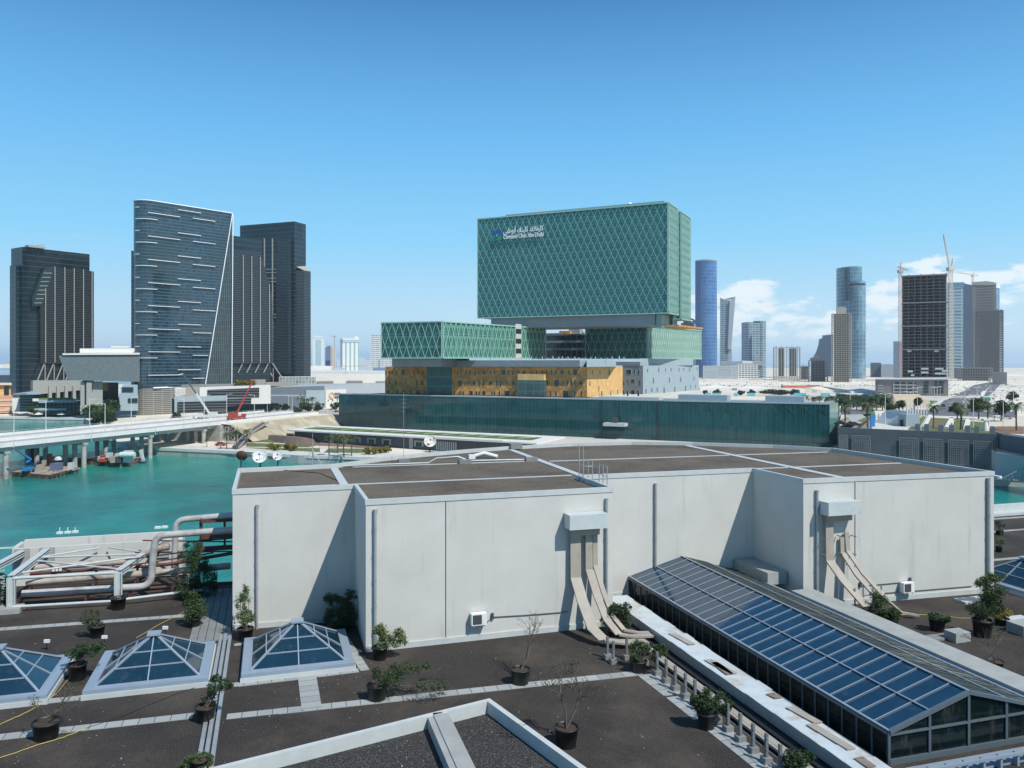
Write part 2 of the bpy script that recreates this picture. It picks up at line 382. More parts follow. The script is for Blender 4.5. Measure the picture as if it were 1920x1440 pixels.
# downpipes
for px,wl,top,r in ((482,RC1,30.0,.07),(703,BL1,30.4,.08),(1136,BL1,30.3,.075),(1228,RC2,30.2,.075),(1530,BL2,30.2,.085),(1851,BL2,30.5,.10)):
    p=onwall(px,*wl)+Vector((.03,-.13,0)); m=MB().tube([p+Vector((0,0,23.0)),p+Vector((0,0,top))],r,10)
    z=24
    while z<top: m.tube([p+Vector((0,0,z)),p+Vector((0,0,z+.07))],r*1.25,10); z+=1.35
    m.bar(p+Vector((0,0,top-.1)),p+Vector((0,.12,top-.1)),r*2.6,r*2.2)
    m.build('downpipe',galv,mall)
# dark skirting line along the wall foot
for (p,q) in (BL1,BL2,RC1,RC2):
    A=M(*p);B=M(*q); d=(B-A).normalized(); n_=Vector((d.y,-d.x,0))
    MB().bar(A+n_*.03+Vector((0,0,23.16)),B+n_*.03+Vector((0,0,23.16)),.07,.3).build('skirting',coping,mall)
# parapet of the trough wall behind the pipe yard
m=MB(); m.mbox(-16.2,-5.9,61.0,61.3,23,25.5); m.mbox(-16.2,-5.9,62.6,62.9,23,25.75); m.mbox(-16.5,-16.2,61.0,62.9,23,25.6); m.mbox(-6.2,-5.9,61.3,62.6,23,25.6); m.mbox(-16.2,-6.2,61.3,62.6,23,25.15,1)
m.build('planter_wall',[wall_m,concd],mall)
for a in (-15.9,-14.4,-7.2): MB().mbox(a-.45,a+.45,60.88,61.0,24.3,25.5).build('wall_plate',conc,mall)
# far right parapet, and the low one on the left
m=MB(); m.mbox(46,120,61.8,62.3,23,23.9); m.mbox(46,120,60.9,61.8,23,23.25); m.build('roof_parapet',[coping],mall)
# walled lower roof at the foot of the picture
TZ=23.55
w1=[G(360,1448,TZ),G(820,1330,TZ),G(918,1309,TZ),G(1112,1448,TZ)]
def wallrun(a,b,th,z0,z1,mat,name,par,mi=0):
    d=(b-a);d.z=0;x=d.normalized();y=Vector((-x.y,x.x,0))*th
    a=Vector((a.x,a.y,z0));b=Vector((b.x,b.y,z0))
    return MB().box(a,b-a,-y,(0,0,z1-z0)).build(name,mat,par)
wallrun(w1[0]+(w1[0]-w1[2])*.35,w1[2],.22,23.0,TZ,coping,'well_wall',mall)
wallrun(w1[2]+(w1[2]-w1[3]).normalized()*0.0,w1[3]+(w1[3]-w1[2])*.5,.24,23.0,TZ-.004,coping,'well_wall',mall)
a=G(818,1331,TZ);b=G(872,1448,TZ); b2=b+(b-a)*.4
m=MB(); x=(b2-a).normalized(); y=Vector((-x.y,x.x,0))
a0=Vector((a.x,a.y,23.0))+x*.05; a0=a0+x*.2; m.box(a0-y*.45,Vector((b2.x-a0.x,b2.y-a0.y,0)),y*.9,(0,0,.5)); m.box(a0-y*.2+Vector((0,0,.5)),Vector((b2.x-a0.x,b2.y-a0.y,0)),y*.4,(0,0,.05)); m.build('divider_beam',conc,mall)
inn=[w1[0]+(w1[0]-w1[2])*.35,w1[2],w1[3]+(w1[3]-w1[2])*.5]
MB().face([(p.x,p.y,23.02) for p in inn]).build('well_floor',grav3,mall)
# ------------------------------------------------------------------ pyramid skylights
def glassm(name,c,rough=.04,spec=.8,wob=0):
    m,t,b=newmat(name); v=pos(t)
    cc=mixc(t,rr(t,tnoise(t,v,.8,3,.5),.3,.7),tuple(x*.8 for x in c),tuple(x*1.2 for x in c)); mp=t.nodes.new('ShaderNodeMapping'); mp.inputs['Scale'].default_value=(1,1,.3); t.links.new(v,mp.inputs[0]); cc=mixc(t,rr(t,tnoise(t,mp.outputs[0],2.2,6,.7),.52,.8,0,.16,True),cc,(.25,.24,.21)); t.links.new(cc,b.inputs['Base Color'])
    b.inputs['Specular IOR Level'].default_value=spec; t.links.new(rr(t,tnoise(t,v,3,4,.6),.3,.7,rough,rough+.08),b.inputs['Roughness'])
    if wob: bumpn(t,b,tnoise(t,v,1.2,2,.5),wob)
    MATS[name]=m; return m
sky_gl=glassm('skylight_glass',(.008,.030,.050),.05,.9)
alu=pm('grey_aluminium',(.29,.36,.43),.4,.06,2,metal=.2)
pal=pm('pale_frame',(.36,.38,.38),.5,.1,2)
def pyramid():
    root=thing('pyramid_skylight','x','skylight',(0,0,0),'pyramid skylights on the gravel roof')
    s=2.62; zf=.36
    MB().prism([(-s-.05,-s-.05),(s+.05,-s-.05),(s+.05,s+.05),(-s-.05,s+.05)],0,.22).build('kerb',coping,root)
    m=ring([(-s,-s),(s,-s),(s,s),(-s,s)],[(-s+.42,-s+.42),(s-.42,-s+.42),(s-.42,s-.42),(-s+.42,s-.42)],.22,zf+.04); m.build('frame',alu,root)
    e=s-.40; A=Vector((0,0,1.85)); cs=[Vector(q) for q in ((-e,-e,zf),(e,-e,zf),(e,e,zf),(-e,e,zf))]
    for i in range(4): MB().face([cs[i],cs[(i+1)%4],A]).build('glass_face',sky_gl,root)
    b=MB()
    up=Vector((0,0,.05))
    for i in range(4):
        p,q=cs[i],cs[(i+1)%4]
        b.bar(p+up,A+up,.10,.07); mid=(p+q)/2; b.bar(mid+up*.7,A+up*.7,.05,.05)
        for t_ in (.32,.62): b.bar(p.lerp(A,t_)+up*.6,q.lerp(A,t_)+up*.6,.05,.05)
        b.bar(p+up*.3,q+up*.3,.08,.1)
    b.prism([(-.3,-.3),(.3,-.3),(.3,.3),(-.3,.3)],1.84,1.93); b.build('glazing_bars',alu,root)
    return root
py0=pyramid(); rzm=math.atan2(SU,CU)
PL=['glass pyramid skylight cut off by the left edge of the photo','glass pyramid skylight between two potted trees, left of the metal drain channel','glass pyramid skylight at the foot of the pale recessed wall','glass pyramid skylight at the right edge beyond the end of the pale block']
for i,(a,b) in enumerate([(-12.0,42.2),(-5.35,42.15),(1.35,42.1),(48.7,41.5)]):
    o=py0 if i==0 else dup(py0,M(a,b,23.0),rzm,1,PL[i])
    if i==0: o.location=M(a,b,23.0);o.rotation_euler=(0,0,rzm);o['label']=PL[0]
# small white sign plates on stakes by the skylights
for i,(px,py,lb) in enumerate([(88,1219,'small white plate on a stake behind the skylight at the left edge'),(196,1211,'small white plate on a stake beside the second skylight'),(310,1193,'small white plate on a stake just right of the second skylight apex')]):
    p=g(px,py); m=thing('marker_plate',lb,'marker',p,'white marker plates')
    MB().bar(p,p+Vector((0,0,.4)),.03).build('stake',black,m); MB().bar(p+Vector((-.14,0,.47)),p+Vector((.14,0,.47)),.1,.16).build('plate',white_p,m)
# ------------------------------------------------------------------ long gabled skylight
gab=thing('gabled_skylight','long gabled glass skylight with blue panes and grey bars running towards the lower right corner','skylight',M(25.8,35,23.0))
A0,A1,A2=22.1,25.85,29.6; B0,B1=24.5,47.0; ZE,ZR=24.24,25.28
NB=27
gl_l=glassm('roof_glass',(.006,.030,.060),.03,1.0)
gl_v=glassm('side_glass',(.004,.010,.011),.05,.2)
dalu=pm('dark_aluminium',(.085,.115,.135),.45,.08,2)
def slat():
    m,t,b=newmat('painted_reflection_glass'); v=pos(t)
    c=mixc(t,rr(t,tnoise(t,v,.45,4,.6),.40,.56,0,1,True),(.36,.38,.31),(.05,.07,.065)); c=mixc(t,rr(t,tnoise(t,v,5,4,.7),.5,.7,0,.4,True),c,(.2,.21,.18))  # pale and dark patches paint reflections into the pane colour
    t.links.new(c,b.inputs['Base Color']); b.inputs['Roughness'].default_value=.12; b.inputs['Specular IOR Level'].default_value=.9; return m
    s=t.nodes.new('ShaderNodeSeparateXYZ'); t.links.new(v,s.inputs[0])
    q=mnode(t,'ADD',mnode(t,'MULTIPLY',s.outputs[0],SU*-1),mnode(t,'MULTIPLY',s.outputs[1],CU)); q=mnode(t,'ADD',q,mnode(t,'MULTIPLY',s.outputs[0],0.55))
    k=mnode(t,'LESS_THAN',mnode(t,'FRACT',mnode(t,'DIVIDE',q,.42)),.30)
    c=mixc(t,k,(.40,.40,.33),(.05,.06,.055)); c=mixc(t,rr(t,tnoise(t,v,.5,4,.6),.42,.58,0,.75,True),c,(.06,.08,.075))
    t.links.new(c,b.inputs['Base Color']); b.inputs['Roughness'].default_value=.12; b.inputs['Specular IOR Level'].default_value=.9; return m
gl_r=slat()
gm_=MB()
for i in range(NB):
    b0=B0+(B1-B0)*i/NB;b1=B0+(B1-B0)*(i+1)/NB
pane=MB().face([M(A0,B0,ZE),M(A0,B1,ZE),M(A1,B1,ZR),M(A1,B0,ZR)]).build('left_slope_glass',gl_l,gab)
MB().face([M(A1,B0,ZR),M(A1,B1,ZR),M(A2,B1,ZE),M(A2,B0,ZE)]).build('right_slope_glass',gl_r,gab)
MB().face([M(A0,B0,23),M(A0,B1,23),M(A0,B1,ZE),M(A0,B0,ZE)]).face([M(A2,B0,23),M(A2,B1,23),M(A2,B1,ZE),M(A2,B0,ZE)]).build('side_glass',gl_v,gab)
MB().face([M(A0,B0,23),M(A2,B0,23),M(A2,B0,ZE),M(A1,B0,ZR),M(A0,B0,ZE)]).build('gable_glass',gl_v,gab)
raf=MB();mul=MB();raf2=MB()
for i in range(NB+1):
    b=B0+(B1-B0)*i/NB; up=Vector((0,0,.03))
    raf.bar(M(A0,b,ZE)+up,M(A1,b,ZR)+up,.026,.03); raf2.bar(M(A1,b,ZR)+up,M(A2,b,ZE)+up,.09,.05)
    if i<NB: b_=b+(B1-B0)/NB/2; raf2.bar(M(A1,b_,ZR)+up*.6,M(A2,b_,ZE)+up*.6,.06,.03)
    mul.bar(M(A0-.02,b,23),M(A0-.02,b,ZE),.05,.05,up=(0,1,0))
for aa,z in ((A0,ZE),((A0+A1)/2,(ZE+ZR)/2),(A1,ZR),((A2+A1)/2,(ZE+ZR)/2),(A2,ZE)):
    raf.bar(M(aa,B0-.05,z+.05),M(aa,B1,z+.05),.055 if aa not in(A0,A1,A2) else .09,.045)
for i in range(5):
    pass
raf.build('glazing_bars',alu,gab); raf2.build('backlit_glazing_bars',[pm('backlit_bar',(.045,.055,.055),.5,.1,2)],gab)  # right slope bars coloured dark for their backlit shade
mul.bar(M(A0-.03,B0,ZE-.06),M(A0-.03,B1,ZE-.06),.1,.1); mul.build('mullions',dalu,gab)
ga=MB()
for aa in (A0,A0+(A1-A0)/2,A1,A1+(A2-A1)/2,A2):
    zt=ZR-abs(aa-A1)/(A1-A0)*(ZR-ZE); ga.bar(M(aa,B0-.03,23),M(aa,B0-.03,zt),.09,.09,up=(0,1,0))
ga.bar(M(A0,B0-.03,24.12),M(A2,B0-.03,24.12),.08,.08); ga.bar(M(A0,B0-.05,ZE),M(A1,B0-.05,ZR),.16,.14); ga.bar(M(A1,B0-.05,ZR),M(A2,B0-.05,ZE),.16,.14); ga.bar(M(A0,B0-.04,23.1),M(A2,B0-.04,23.1),.12,.2)
ga.build('gable_frame',dalu,gab)
# deck continues as a slatted bench/ledge in front of the gable
m=MB(); m.mbox(22.3,34,23.2,23.9,23,23.14); 
for k in range(14): m.mbox(22.6+k*.8,22.7+k*.8,23.0,23.2,23,23.5)
m.mbox(22.3,34,22.95,23.05,23.42,23.52); m.build('low_railing',alu,None,label='low grey railing in front of the gabled skylight end',category='railing')
# flat kerb right of the skylight
k=MB(); k.mbox(30.05,31.5,14,41.2,23,24.3); k.build('kerb_wall',conc,mall)
k=MB(); k.mbox(29.62,30.05,14,46.5,23,24.15); k.build('gutter',alu,mall)
k=MB(); k.box(M(29.65,43.0,24.16),M(31.05,43.0)-M(29.65,43.0),M(29.65,46.8)-M(29.65,43.0),(0,0,.75)); k.build('duct_box',conc,None,label='long low concrete duct box in the recess beside the gabled skylight',category='duct')
# ------------------------------------------------------------------ covered walkway duct with peeling white felt
wd=thing('covered_duct','long low box duct topped with peeling white felt left of the gabled skylight','duct',M(20.5,30,23))
m=MB(); m.mbox(19.85,21.2,12,45.4,23.08,23.56); m.build('casing',galv,wd)
felt=pm('white_felt',(.46,.51,.53),.7,.1,1.3,c2=(.40,.36,.31),thr=(.5,.68),bump_=.02,bscale=4)
b=45.4;rnd.seed(5)
while b>13:
    l=rnd.uniform(.75,1.25); a0=19.83+rnd.uniform(-.01,.02);a1=21.2+rnd.uniform(-.12,.05); tl=rnd.uniform(0,.02)
    MB().face([M(a0,b,23.585+tl),M(a0,b-l+.015,23.58),M(a1,b-l+.015,23.575),M(a1,b-.0,23.58+tl)]).build('felt_sheet',felt,wd); b-=l
for b,l,r in ((38.2,1.8,.2),(34.3,1.9,.25),(33.9,1.5,-.1),(30.0,.5,.1),(28.6,1.6,.2),(27.0,2.2,.15),(24.2,.7,0)):
    a0=20.2+rnd.uniform(-.2,.4); o=MB().box(M(a0,b,23.62),M(a0+.38,b)-M(a0,b),M(a0+r,b-l)-M(a0,b),(0,0,.03)).build('loose_board',timber if r<.12 else tray_m,None,label='',category='board',group='loose boards on the white felted duct')
    o['label']={38.2:'pale loose board nearest the upper end of the white felted duct',34.3:'pale board lying askew half way along the white felted duct',33.9:'second board beside the askew pale one on the felted duct',30.0:'short dark board on the right rim of the felted duct',28.6:'tan board on the felted duct below the short dark one',27.0:'long grey board on the near part of the felted duct',24.2:'small brown board at the near end of the felted duct'}[b]
# ------------------------------------------------------------------ floor cable tray and its bollard posts
m=MB(); m.mbox(18.55,19.0,12,38.6,23.12,23.22); m.mbox(19.25,19.45,12,41,23.05,23.15,1)
m.build('floor_tray',[tray_m,black],None,label='long flat tan cable tray lying behind the row of short posts',category='cable tray')
def post():
    r=thing('steel_post','x','post',(0,0,0),'short steel posts on concrete feet')
    MB().prism([(-.17,-.17),(.17,-.17),(.17,.17),(-.17,.17)],0,.24).build('foot',concd,r)
    MB().prism([(-.055,-.055),(.055,-.055),(.055,.055),(-.055,.055)],.24,1.12).build('shaft',[pm('dull_steel',(.15,.16,.16),.6,.15,3)],r); return r
po=post(); PP=[(1139,1235),(1150,1244),(1175,1236),(1194,1240),(1208,1246),(1232,1266),(1249,1280),(1266,1294),(1285,1309),(1303,1322),(1322,1337),(1344,1354),(1365,1371),(1388,1390),(1412,1411),(1437,1431),(1463,1453)]
ORD=['first','second','third','fourth','fifth','sixth','seventh','eighth','ninth','tenth','eleventh','twelfth','thirteenth','fourteenth','fifteenth','sixteenth','seventeenth']
for i,(px,py) in enumerate(PP):
    lb='short steel post, %s from the wall trays in the row beside the felted duct'%ORD[i]
    o=po if i==0 else dup(po,(0,0,0),0,1,lb)
    o['label']=lb;o.location=g(px,py);o.rotation_euler=(0,0,rzm)
m=MB()
for z in (23.55,23.95): m.tube([g(1232,1266)+Vector((0,0,z-23)),g(1463,1453)+Vector((0,0,z-23))],.012,5)
m.build('guard_wire',galv,None,label='two thin wires strung between the short posts',category='wire')
# ------------------------------------------------------------------ rooftop hoods with cable trays down the wall
def hood(a0,a1,bw,zb,lb,paths):
    t=thing('cable_hood',lb,'cable hood',M((a0+a1)/2,bw,23))
    MB().box(M(a0,bw-.95,zb),M(a1,bw-.95)-M(a0,bw-.95),M(a0,bw-.01)-M(a0,bw-.95),(0,0,.8)).build('cover',[pm('pale_hood_paint',(.47,.52,.52),.5,.06,1.5,c2=(.38,.41,.40),thr=(.5,.7))],t)
    MB().mbox(a0+.3,a1-.35,bw-.55,bw-.01,zb-.42,zb).build('collar',tray_m,t)
    for w_,pts in paths:
        m=MB(); 
        for i in range(len(pts)-1):
            p,q=M(*pts[i]),M(*pts[i+1]); d=(q-p).normalized()
            # ribbon width runs along the wall, then turns with the run
            side=Vector((CU,SU,0)) if abs(d.dot(Vector((CU,SU,0))))<.5 else Vector((SU,-CU,0))
            if i==len(pts)-2 and len(pts)>3: side=Vector((SU,-CU,0)) if abs(d.dot(Vector((CU,SU,0))))>=.5 else side
            nn=d.cross(side).normalized()
            m.box(p-side*w_/2-nn*.05-d*.04,side*w_,nn*.1,(q-p)+d*.08)
        m.build('tray',tray_m,t)
    return t
hood(15.75,18.05,42.0,28.8,'pale box hood on the middle wall, cable trays curving down to the short posts',
 [(.62,[(16.35,41.75,28.5),(16.35,41.7,26.0),(16.4,40.9,25.0),(16.55,39.7,23.75),(16.9,39.05,23.35),(17.7,38.6,23.3),(19.0,38.3,23.3)]),
  (.42,[(17.15,41.75,28.5),(17.15,41.7,26.4),(17.3,41.0,25.2),(17.55,40.1,24.0),(17.95,39.5,23.4),(18.6,39.2,23.32),(20.2,39.0,23.3)]),
  (.28,[(17.55,41.8,28.5),(17.55,41.75,26.6),(17.75,41.1,25.3),(18.0,40.35,24.1),(18.4,39.8,23.5),(19.2,39.5,23.35),(20.4,39.4,23.3)])])
h2=hood(32.2,34.6,41.5,28.75,'pale box hood on the right-hand block above broken, sloping cable trays',
 [(.55,[(32.75,41.2,28.4),(32.75,41.15,25.9),(33.0,40.2,24.9),(33.5,38.9,23.7)]),
  (.28,[(33.75,41.3,27.2),(33.75,41.25,26.3),(34.1,40.4,25.1),(34.6,39.3,24.0)]),
  (.30,[(34.1,41.3,27.5),(34.12,41.2,26.4),(34.5,40.3,25.2),(35.1,39.0,23.9),(35.6,38.4,23.3),(36.3,38.0,23.2)])])
m=MB()
for a,z in ((32.3,27.3),(32.3,26.3),(33.5,27.35),(33.5,26.3),(34.5,27.3),(34.5,26.2)): MB().bar(M(a,41.4,z),M(a,40.9,z),.05).build('wall_bracket',concd,h2)
for a in (33.3,33.9,34.6,35.2): m.bar(M(a,39.6,23),M(a,39.6,24.6),.07,.07)
m.bar(M(33.2,39.6,24.1),M(35.2,39.6,24.1),.06); m.build('tray_stand',concd,h2)
# ------------------------------------------------------------------ air conditioner units with conduit
def acunit(p,nrm,lb):
    t=thing('air_conditioner',lb,'air conditioner',p,'wall mounted air conditioners')
    n=Vector(nrm).normalized(); s=Vector((-n.y,n.x,0)); 
    MB().box(p-s*.42+n*.08,s*.84,n*.36,(0,0,.62)).build('casing',white_p,t)
    m=MB(); m.box(p-s*.36+n*.441+Vector((0,0,.06)),s*.5,n*.012,(0,0,.5)); m.build('grille',grate,t)
    m=MB(); m.bar(p-s*.3+Vector((0,0,-.04)),p-s*.3+n*.46+Vector((0,0,-.04)),.05); m.bar(p+s*.3+Vector((0,0,-.04)),p+s*.3+n*.46+Vector((0,0,-.04)),.05); m.build('bracket',galv,t)
wn_=(SU,-CU,0)
p=onwall(895,*BL1); zz=H-(1168-HZ)/F*p.y; acunit(Vector((p.x,p.y,zz)),wn_,'white air conditioner low on the middle pale wall, left of the bare potted tree')
p2=onwall(1695,*BL2); zz2=H-(1108-HZ)/F*p2.y; acunit(Vector((p2.x,p2.y,zz2)),wn_,'white air conditioner low on the right-hand pale wall')
def conduit(pxs,wl,lb):
    m=MB(); pts=[]
    for px,py in pxs:
        q=onwall(px,*wl)+Vector(wn_)*.05; pts.append(Vector((q.x,q.y,H-(py-HZ)/F*q.y)))
    m.tube(pts,.022,6); 
    return m,pts
m,pts=conduit([(908,1163),(914,1166),(921,1158),(923,1157),(990,1153),(1064,1147)],BL1,''); m.bar(pts[3]-Vector((0,0,.1)),pts[3]+Vector((0,0,.22)),.14); m.build('wall_conduit',grate,None,label='thin dark conduit with junction box running right from the middle wall air conditioner',category='conduit')
m,pts=conduit([(1612,1099),(1690,1092)],BL2,''); m.bar(pts[0]-Vector((0,0,.05)),pts[0]+Vector((0,0,.25)),.13); m.build('wall_conduit',grate,None,label='thin dark conduit reaching the right-hand wall air conditioner from the left',category='conduit')
m,pts=conduit([(1658,1112),(1724,1107),(1821,1099)],BL2,''); m.build('wall_conduit',grate,None,label='thin dark conduit running right along the foot of the right-hand wall',category='conduit')
m,pts=conduit([(1704,1102),(1705,1086)],BL2,''); m.bar(pts[1]-Vector((0,0,.15)),pts[1]+Vector((0,0,.1)),.14); m.build('junction_box',grate,None,label='small junction box above the right-hand wall air conditioner',category='junction box')
# ------------------------------------------------------------------ roof ladder hoops, dishes and masts
m=MB()
for i,(a,b) in enumerate([(18.5,46.6),(18.5,45.9),(19.1,45.9),(19.1,46.6)]): m.tube([M(a,b,30.0),M(a,b,32.9 if i<2 else 32.0)],.03,6)
for z in (30.9,31.6): m.tube([M(18.5,46.6,z),M(18.5,45.9,z),M(19.1,45.9,z)],.025,6)
for b in (44.6,44.0,43.4): m.tube([M(19.0,b,29.6),M(19.0,b,31.9)],.03,6)
m.tube([M(19.0,44.6,31.9),M(19.0,43.4,31.9)],.025,6); m.tube([M(19.0,44.6,31.3),M(19.0,43.4,31.3)],.02,6)
m.build('access_ladder',galv,None,label='thin grey access ladder and guard rails at the notch in the upper roof',category='ladder')
dish_w=pm('dish_white',(.62,.64,.64),.5,.06,2); dish_b=pm('rusty_dish',(.10,.055,.04),.7,.3,3); dish_r=pm('flaking_dish',(.66,.64,.58),.6,.1,2.5,c2=(.20,.10,.06),thr=(.56,.62))
def dish(px,py,r,base_py,mat,lb,back=False,zb=30.62,ybase=None):
    Y=ybase or F*(H-zb)/(base_py-HZ); b=Vector((X(px,Y),Y,zb)); zc=H-(py-HZ)/F*Y
    t=thing('satellite_dish',lb,'satellite dish',b,'satellite dishes on the upper roof')
    MB().tube([b,b+Vector((0,0,max(.1,zc-zb)))],.045,8).build('mast',rub,t)
    MB().cyl(b,.22,zb,zb+.06,10).build('base',concd,t)
    ax=Vector((.15,-.85,.42)).normalized() if not back else Vector((-.1,.9,.4)).normalized()
    c=Vector((b.x,b.y,zc))+ax*.1
    pr=[(.001,0)]+[(r*i/7,.28*r*(i/7)**2) for i in range(1,8)]; pr+= [(r*1.0,.30*r),(r*.97,.28*r)]
    MB().lathe(c,pr,28,0,ax).build('reflector',mat,t)
    s=ax.cross(Vector((0,0,1))).normalized(); e=c+ax*r*1.0
    m=MB()
    for q in (s*r*.9,-s*r*.9,Vector((0,0,-r*.85))): m.tube([c+q+ax*.22*r,e],.012,5)
    m.bar(e-ax*.08,e+ax*.08,.1); m.build('feed_arm',concd,t)
dish(452,857,.39,878,dish_b,'rusty brown satellite dish seen from behind at the corner of the upper roof',True)
dish(488,857,.50,877,dish_w,'largest white satellite dish, beside the rusty brown one')
dish(521,856,.34,876,dish_w,'smaller white satellite dish, right of the largest one')
dish(806,829,.48,846,dish_r,'white satellite dish with flaking rust on the far edge of the upper roof',ybase=63.5)
Y=F*(H-30.62)/(875-HZ); b=Vector((X(586,Y),Y,30.62)); t=thing('tripod_mast','antenna mast on a tripod base beside the satellite dishes','antenna',b)
MB().tube([b+Vector((0,0,.1)),b+Vector((0,0,1.7))],.04,6).tube([b+Vector((0,0,1.7)),b+Vector((0,0,2.35))],.015,6).build('pole',galv,t)
m=MB()
for dx_,dy_ in ((-.75,-.2),(.75,-.2),(0,.7)): m.tube([b+Vector((dx_,dy_,.08)),b+Vector((0,0,1.2))],.022,6); 
m.build('brace',galv,t); MB().box(b+Vector((-.9,-.5,0)),(1.9,0,0),(0,.18,0),(0,0,.1)).box(b+Vector((-.9,.4,0)),(1.9,0,0),(0,.18,0),(0,0,.1)).build('base_rail',galv,t)
for px,bp,tp,lb in ((757,866,735,'tall hair-thin antenna rising in front of the long glass podium'),(827,852,838,'short antenna stub right of the flaking satellite dish')):
    Y=F*(H-30.62)/(bp-HZ);b=Vector((X(px,Y),Y,30.62)); t=thing('antenna_pole',lb,'antenna',b); zt=H-(tp-HZ)/F*Y
    m=MB().tube([b,Vector((b.x,b.y,zt))],.016,5)
    for k in range(5 if tp<800 else 0): z=zt-.25-k*.3; m.tube([(b.x-.3+.04*k,b.y,z),(b.x+.3-.04*k,b.y,z)],.008,4)
    m.build('rod',galv,t); MB().cbox(b,(CU,SU),.8,.45,30.62,30.85).build('ballast_box',concd,t)
# pipes along the roof line and small roof boxes
m=MB()
pts=[M(4.9,57.2,30.75),M(8,57.25,30.75),M(11,57.2,30.75),M(11.6,57.3,31.05),M(13.2,57.4,31.1),M(14,57.3,30.78),M(19,57,30.75)]
m.tube(pts,.05,6); m.tube([p+Vector((.05,.2,0)) for p in pts],.04,6); m.build('roof_pipe',galv,None,label='pair of grey pipes stepping along the back strip of the upper roof',category='pipe')
for a,b,lb in ((13.2,57.0,'small grey box under the raised bend of the roof pipes'),(18.3,57.0,'small grey box at the right end of the roof pipes')):
    MB().mbox(a,a+.9,b-.3,b+.2,30.62,30.92).build('roof_box',concd,None,label=lb,category='roof box')
m=MB(); m.mbox(19.5,20.5,64.6,65.6,30.7,31.15); m.build('roof_box',concd,None,label='dark box at the middle of the far roof edge',category='roof box')
m=MB(); m.mbox(14.6,15.1,59.5,59.9,30.62,30.95); m.tube([M(15.2,60,30.8),M(15.9,59.8,31.0),M(16.8,59.3,30.75)],.16,8); m.build('vent_hood',white_p,None,label='small white curved vent lying on the back of the upper roof',category='vent')
m=MB(); m.tube([G(488,878,30.65),G(600,887,30.65),G(640,904,30.65)],.02,5); m.build('roof_cable',rub,None,label='black cable lying across the upper roof from the satellite dishes',category='cable')
# camera on the far right corner of the upper block
m=MB(); p=M(45.3,41.0,30.6); m.tube([p,p+Vector((.35,-.1,0))],.04,6); m.lathe(p+Vector((.38,-.1,-.25)),[(.01,0),(.13,.03),(.16,.16),(.12,.26)],12); m.build('dome_camera',white_p,None,label='small white dome camera on the far right corner of the pale block',category='camera')
# ------------------------------------------------------------------ pipe yard at the left
yard=thing('pipe_rack','rack of thick pale insulated pipes and brown pipes behind the potted plants at left','pipes',M(-10,56,23))
def tub(pts,r,mat=pipe_m,nm='pipe',n=12):
    P_=[Vector(p) for p in pts]; Q=[P_[0]]
    for i in range(1,len(P_)-1):                       # round the elbows
        a=(P_[i-1]-P_[i]);b=(P_[i+1]-P_[i]);k=min(a.length,b.length,r*3.2); 
        if a.normalized().dot(b.normalized())<-.98: Q.append(P_[i]);continue
        s=P_[i]+a.normalized()*k;e=P_[i]+b.normalized()*k
        for j in range(6): t_=j/5; Q.append(s*(1-t_)**2+P_[i]*2*t_*(1-t_)+e*t_*t_)
    Q.append(P_[-1]); return MB().tube(Q,r,n).build(nm,mat,yard)
tub([M(-14.6,56.0,23.75),M(-7.25,55.5,23.75),M(-7.0,55.5,26.95),M(-2.1,55.0,27.15)],.22)
tub([M(-6.1,57.6,23.8),M(-6.0,57.6,27.5),M(-2.1,57.0,27.75)],.2)
tub([M(-14.6,56.9,24.2),M(-6.5,56.7,24.3),M(-2.5,55.9,24.6)],.22,pipe_b)
tub([M(-14.6,57.7,24.55),M(-6.5,57.5,24.6),M(-2.2,57,25.2)],.12,redst)
tub([M(-14.6,58.4,24.75),M(-8.8,58.3,24.8),M(-7.4,57.9,25.6),M(-6.4,57.8,25.7)],.22,pipe_b)
tub([M(-14.6,56.6,23.35),M(-6.5,56.4,23.4),M(-2.2,55.8,23.5)],.1,redst)
tub([M(-3.4,53.8,25.1),M(-2.9,54.0,25.35),M(-2.1,54.1,25.4)],.24)
tub([M(-4.6,58.2,23.0),M(-4.6,58.2,26.0),M(-2.2,58,26.2)],.09,concd)
tub([M(-5.1,55.6,26.4),M(-2.1,55.6,26.5)],.05,rub)
m=MB()
for a in (-14.75,-11,-8.5,-6): m.bar(M(a,58.8,23),M(a,58.8,24.9),.12,.12); m.bar(M(a,55.7,23.45),M(a,58.8,23.5),.12,.1); m.bar(M(a,55.6,23),M(a,55.6,23.5),.12,.12)
m.build('support_frame',redst,yard); m=MB()
m.bar(M(-4.4,57.4,25.4),M(-4.4,57.4,27.6),.16,.16); m.bar(M(-2.9,57.4,25.4),M(-2.9,57.4,27.6),.12,.12); m.bar(M(-4.4,57.4,27.45),M(-2.1,57.4,27.45),.5,.35); m.bar(M(-4.4,57.4,26.3),M(-2.1,57.4,26.3),.3,.25); m.bar(M(-4.4,57.4,25.5),M(-2.1,57.4,25.5),.2,.3)
m.build('pipe_bridge_frame',redst,yard); m=MB()
m.bar(M(-8.4,60.4,25.7),M(-2.2,57.6,25.8),.08,.08); m.bar(M(-8.6,58.5,25.3),M(-2.4,57.0,25.3),.08,.08)
m.bar(M(-8.8,55.6,25.1),M(-3.5,55.8,25.55),.08,.08); m.bar(M(-8.9,56.5,25.3),M(-3.5,56.6,25.7),.07,.07)
m.build('cross_rails',redst,yard)
for a,z in ((-13.3,24.75),(-8.0,24.7)):
    m=MB()
    for k in range(3): m.mbox(a+k*.2,a+k*.2+.13,57.45,57.55,z-.1,z+.08)
    m.build('flow_mark',white_p,yard)
fr=thing('steel_canopy_frame','white painted steel frame with posts, sloping beams and crossed braces over the pipe rack','steel frame',M(-11,56,23))
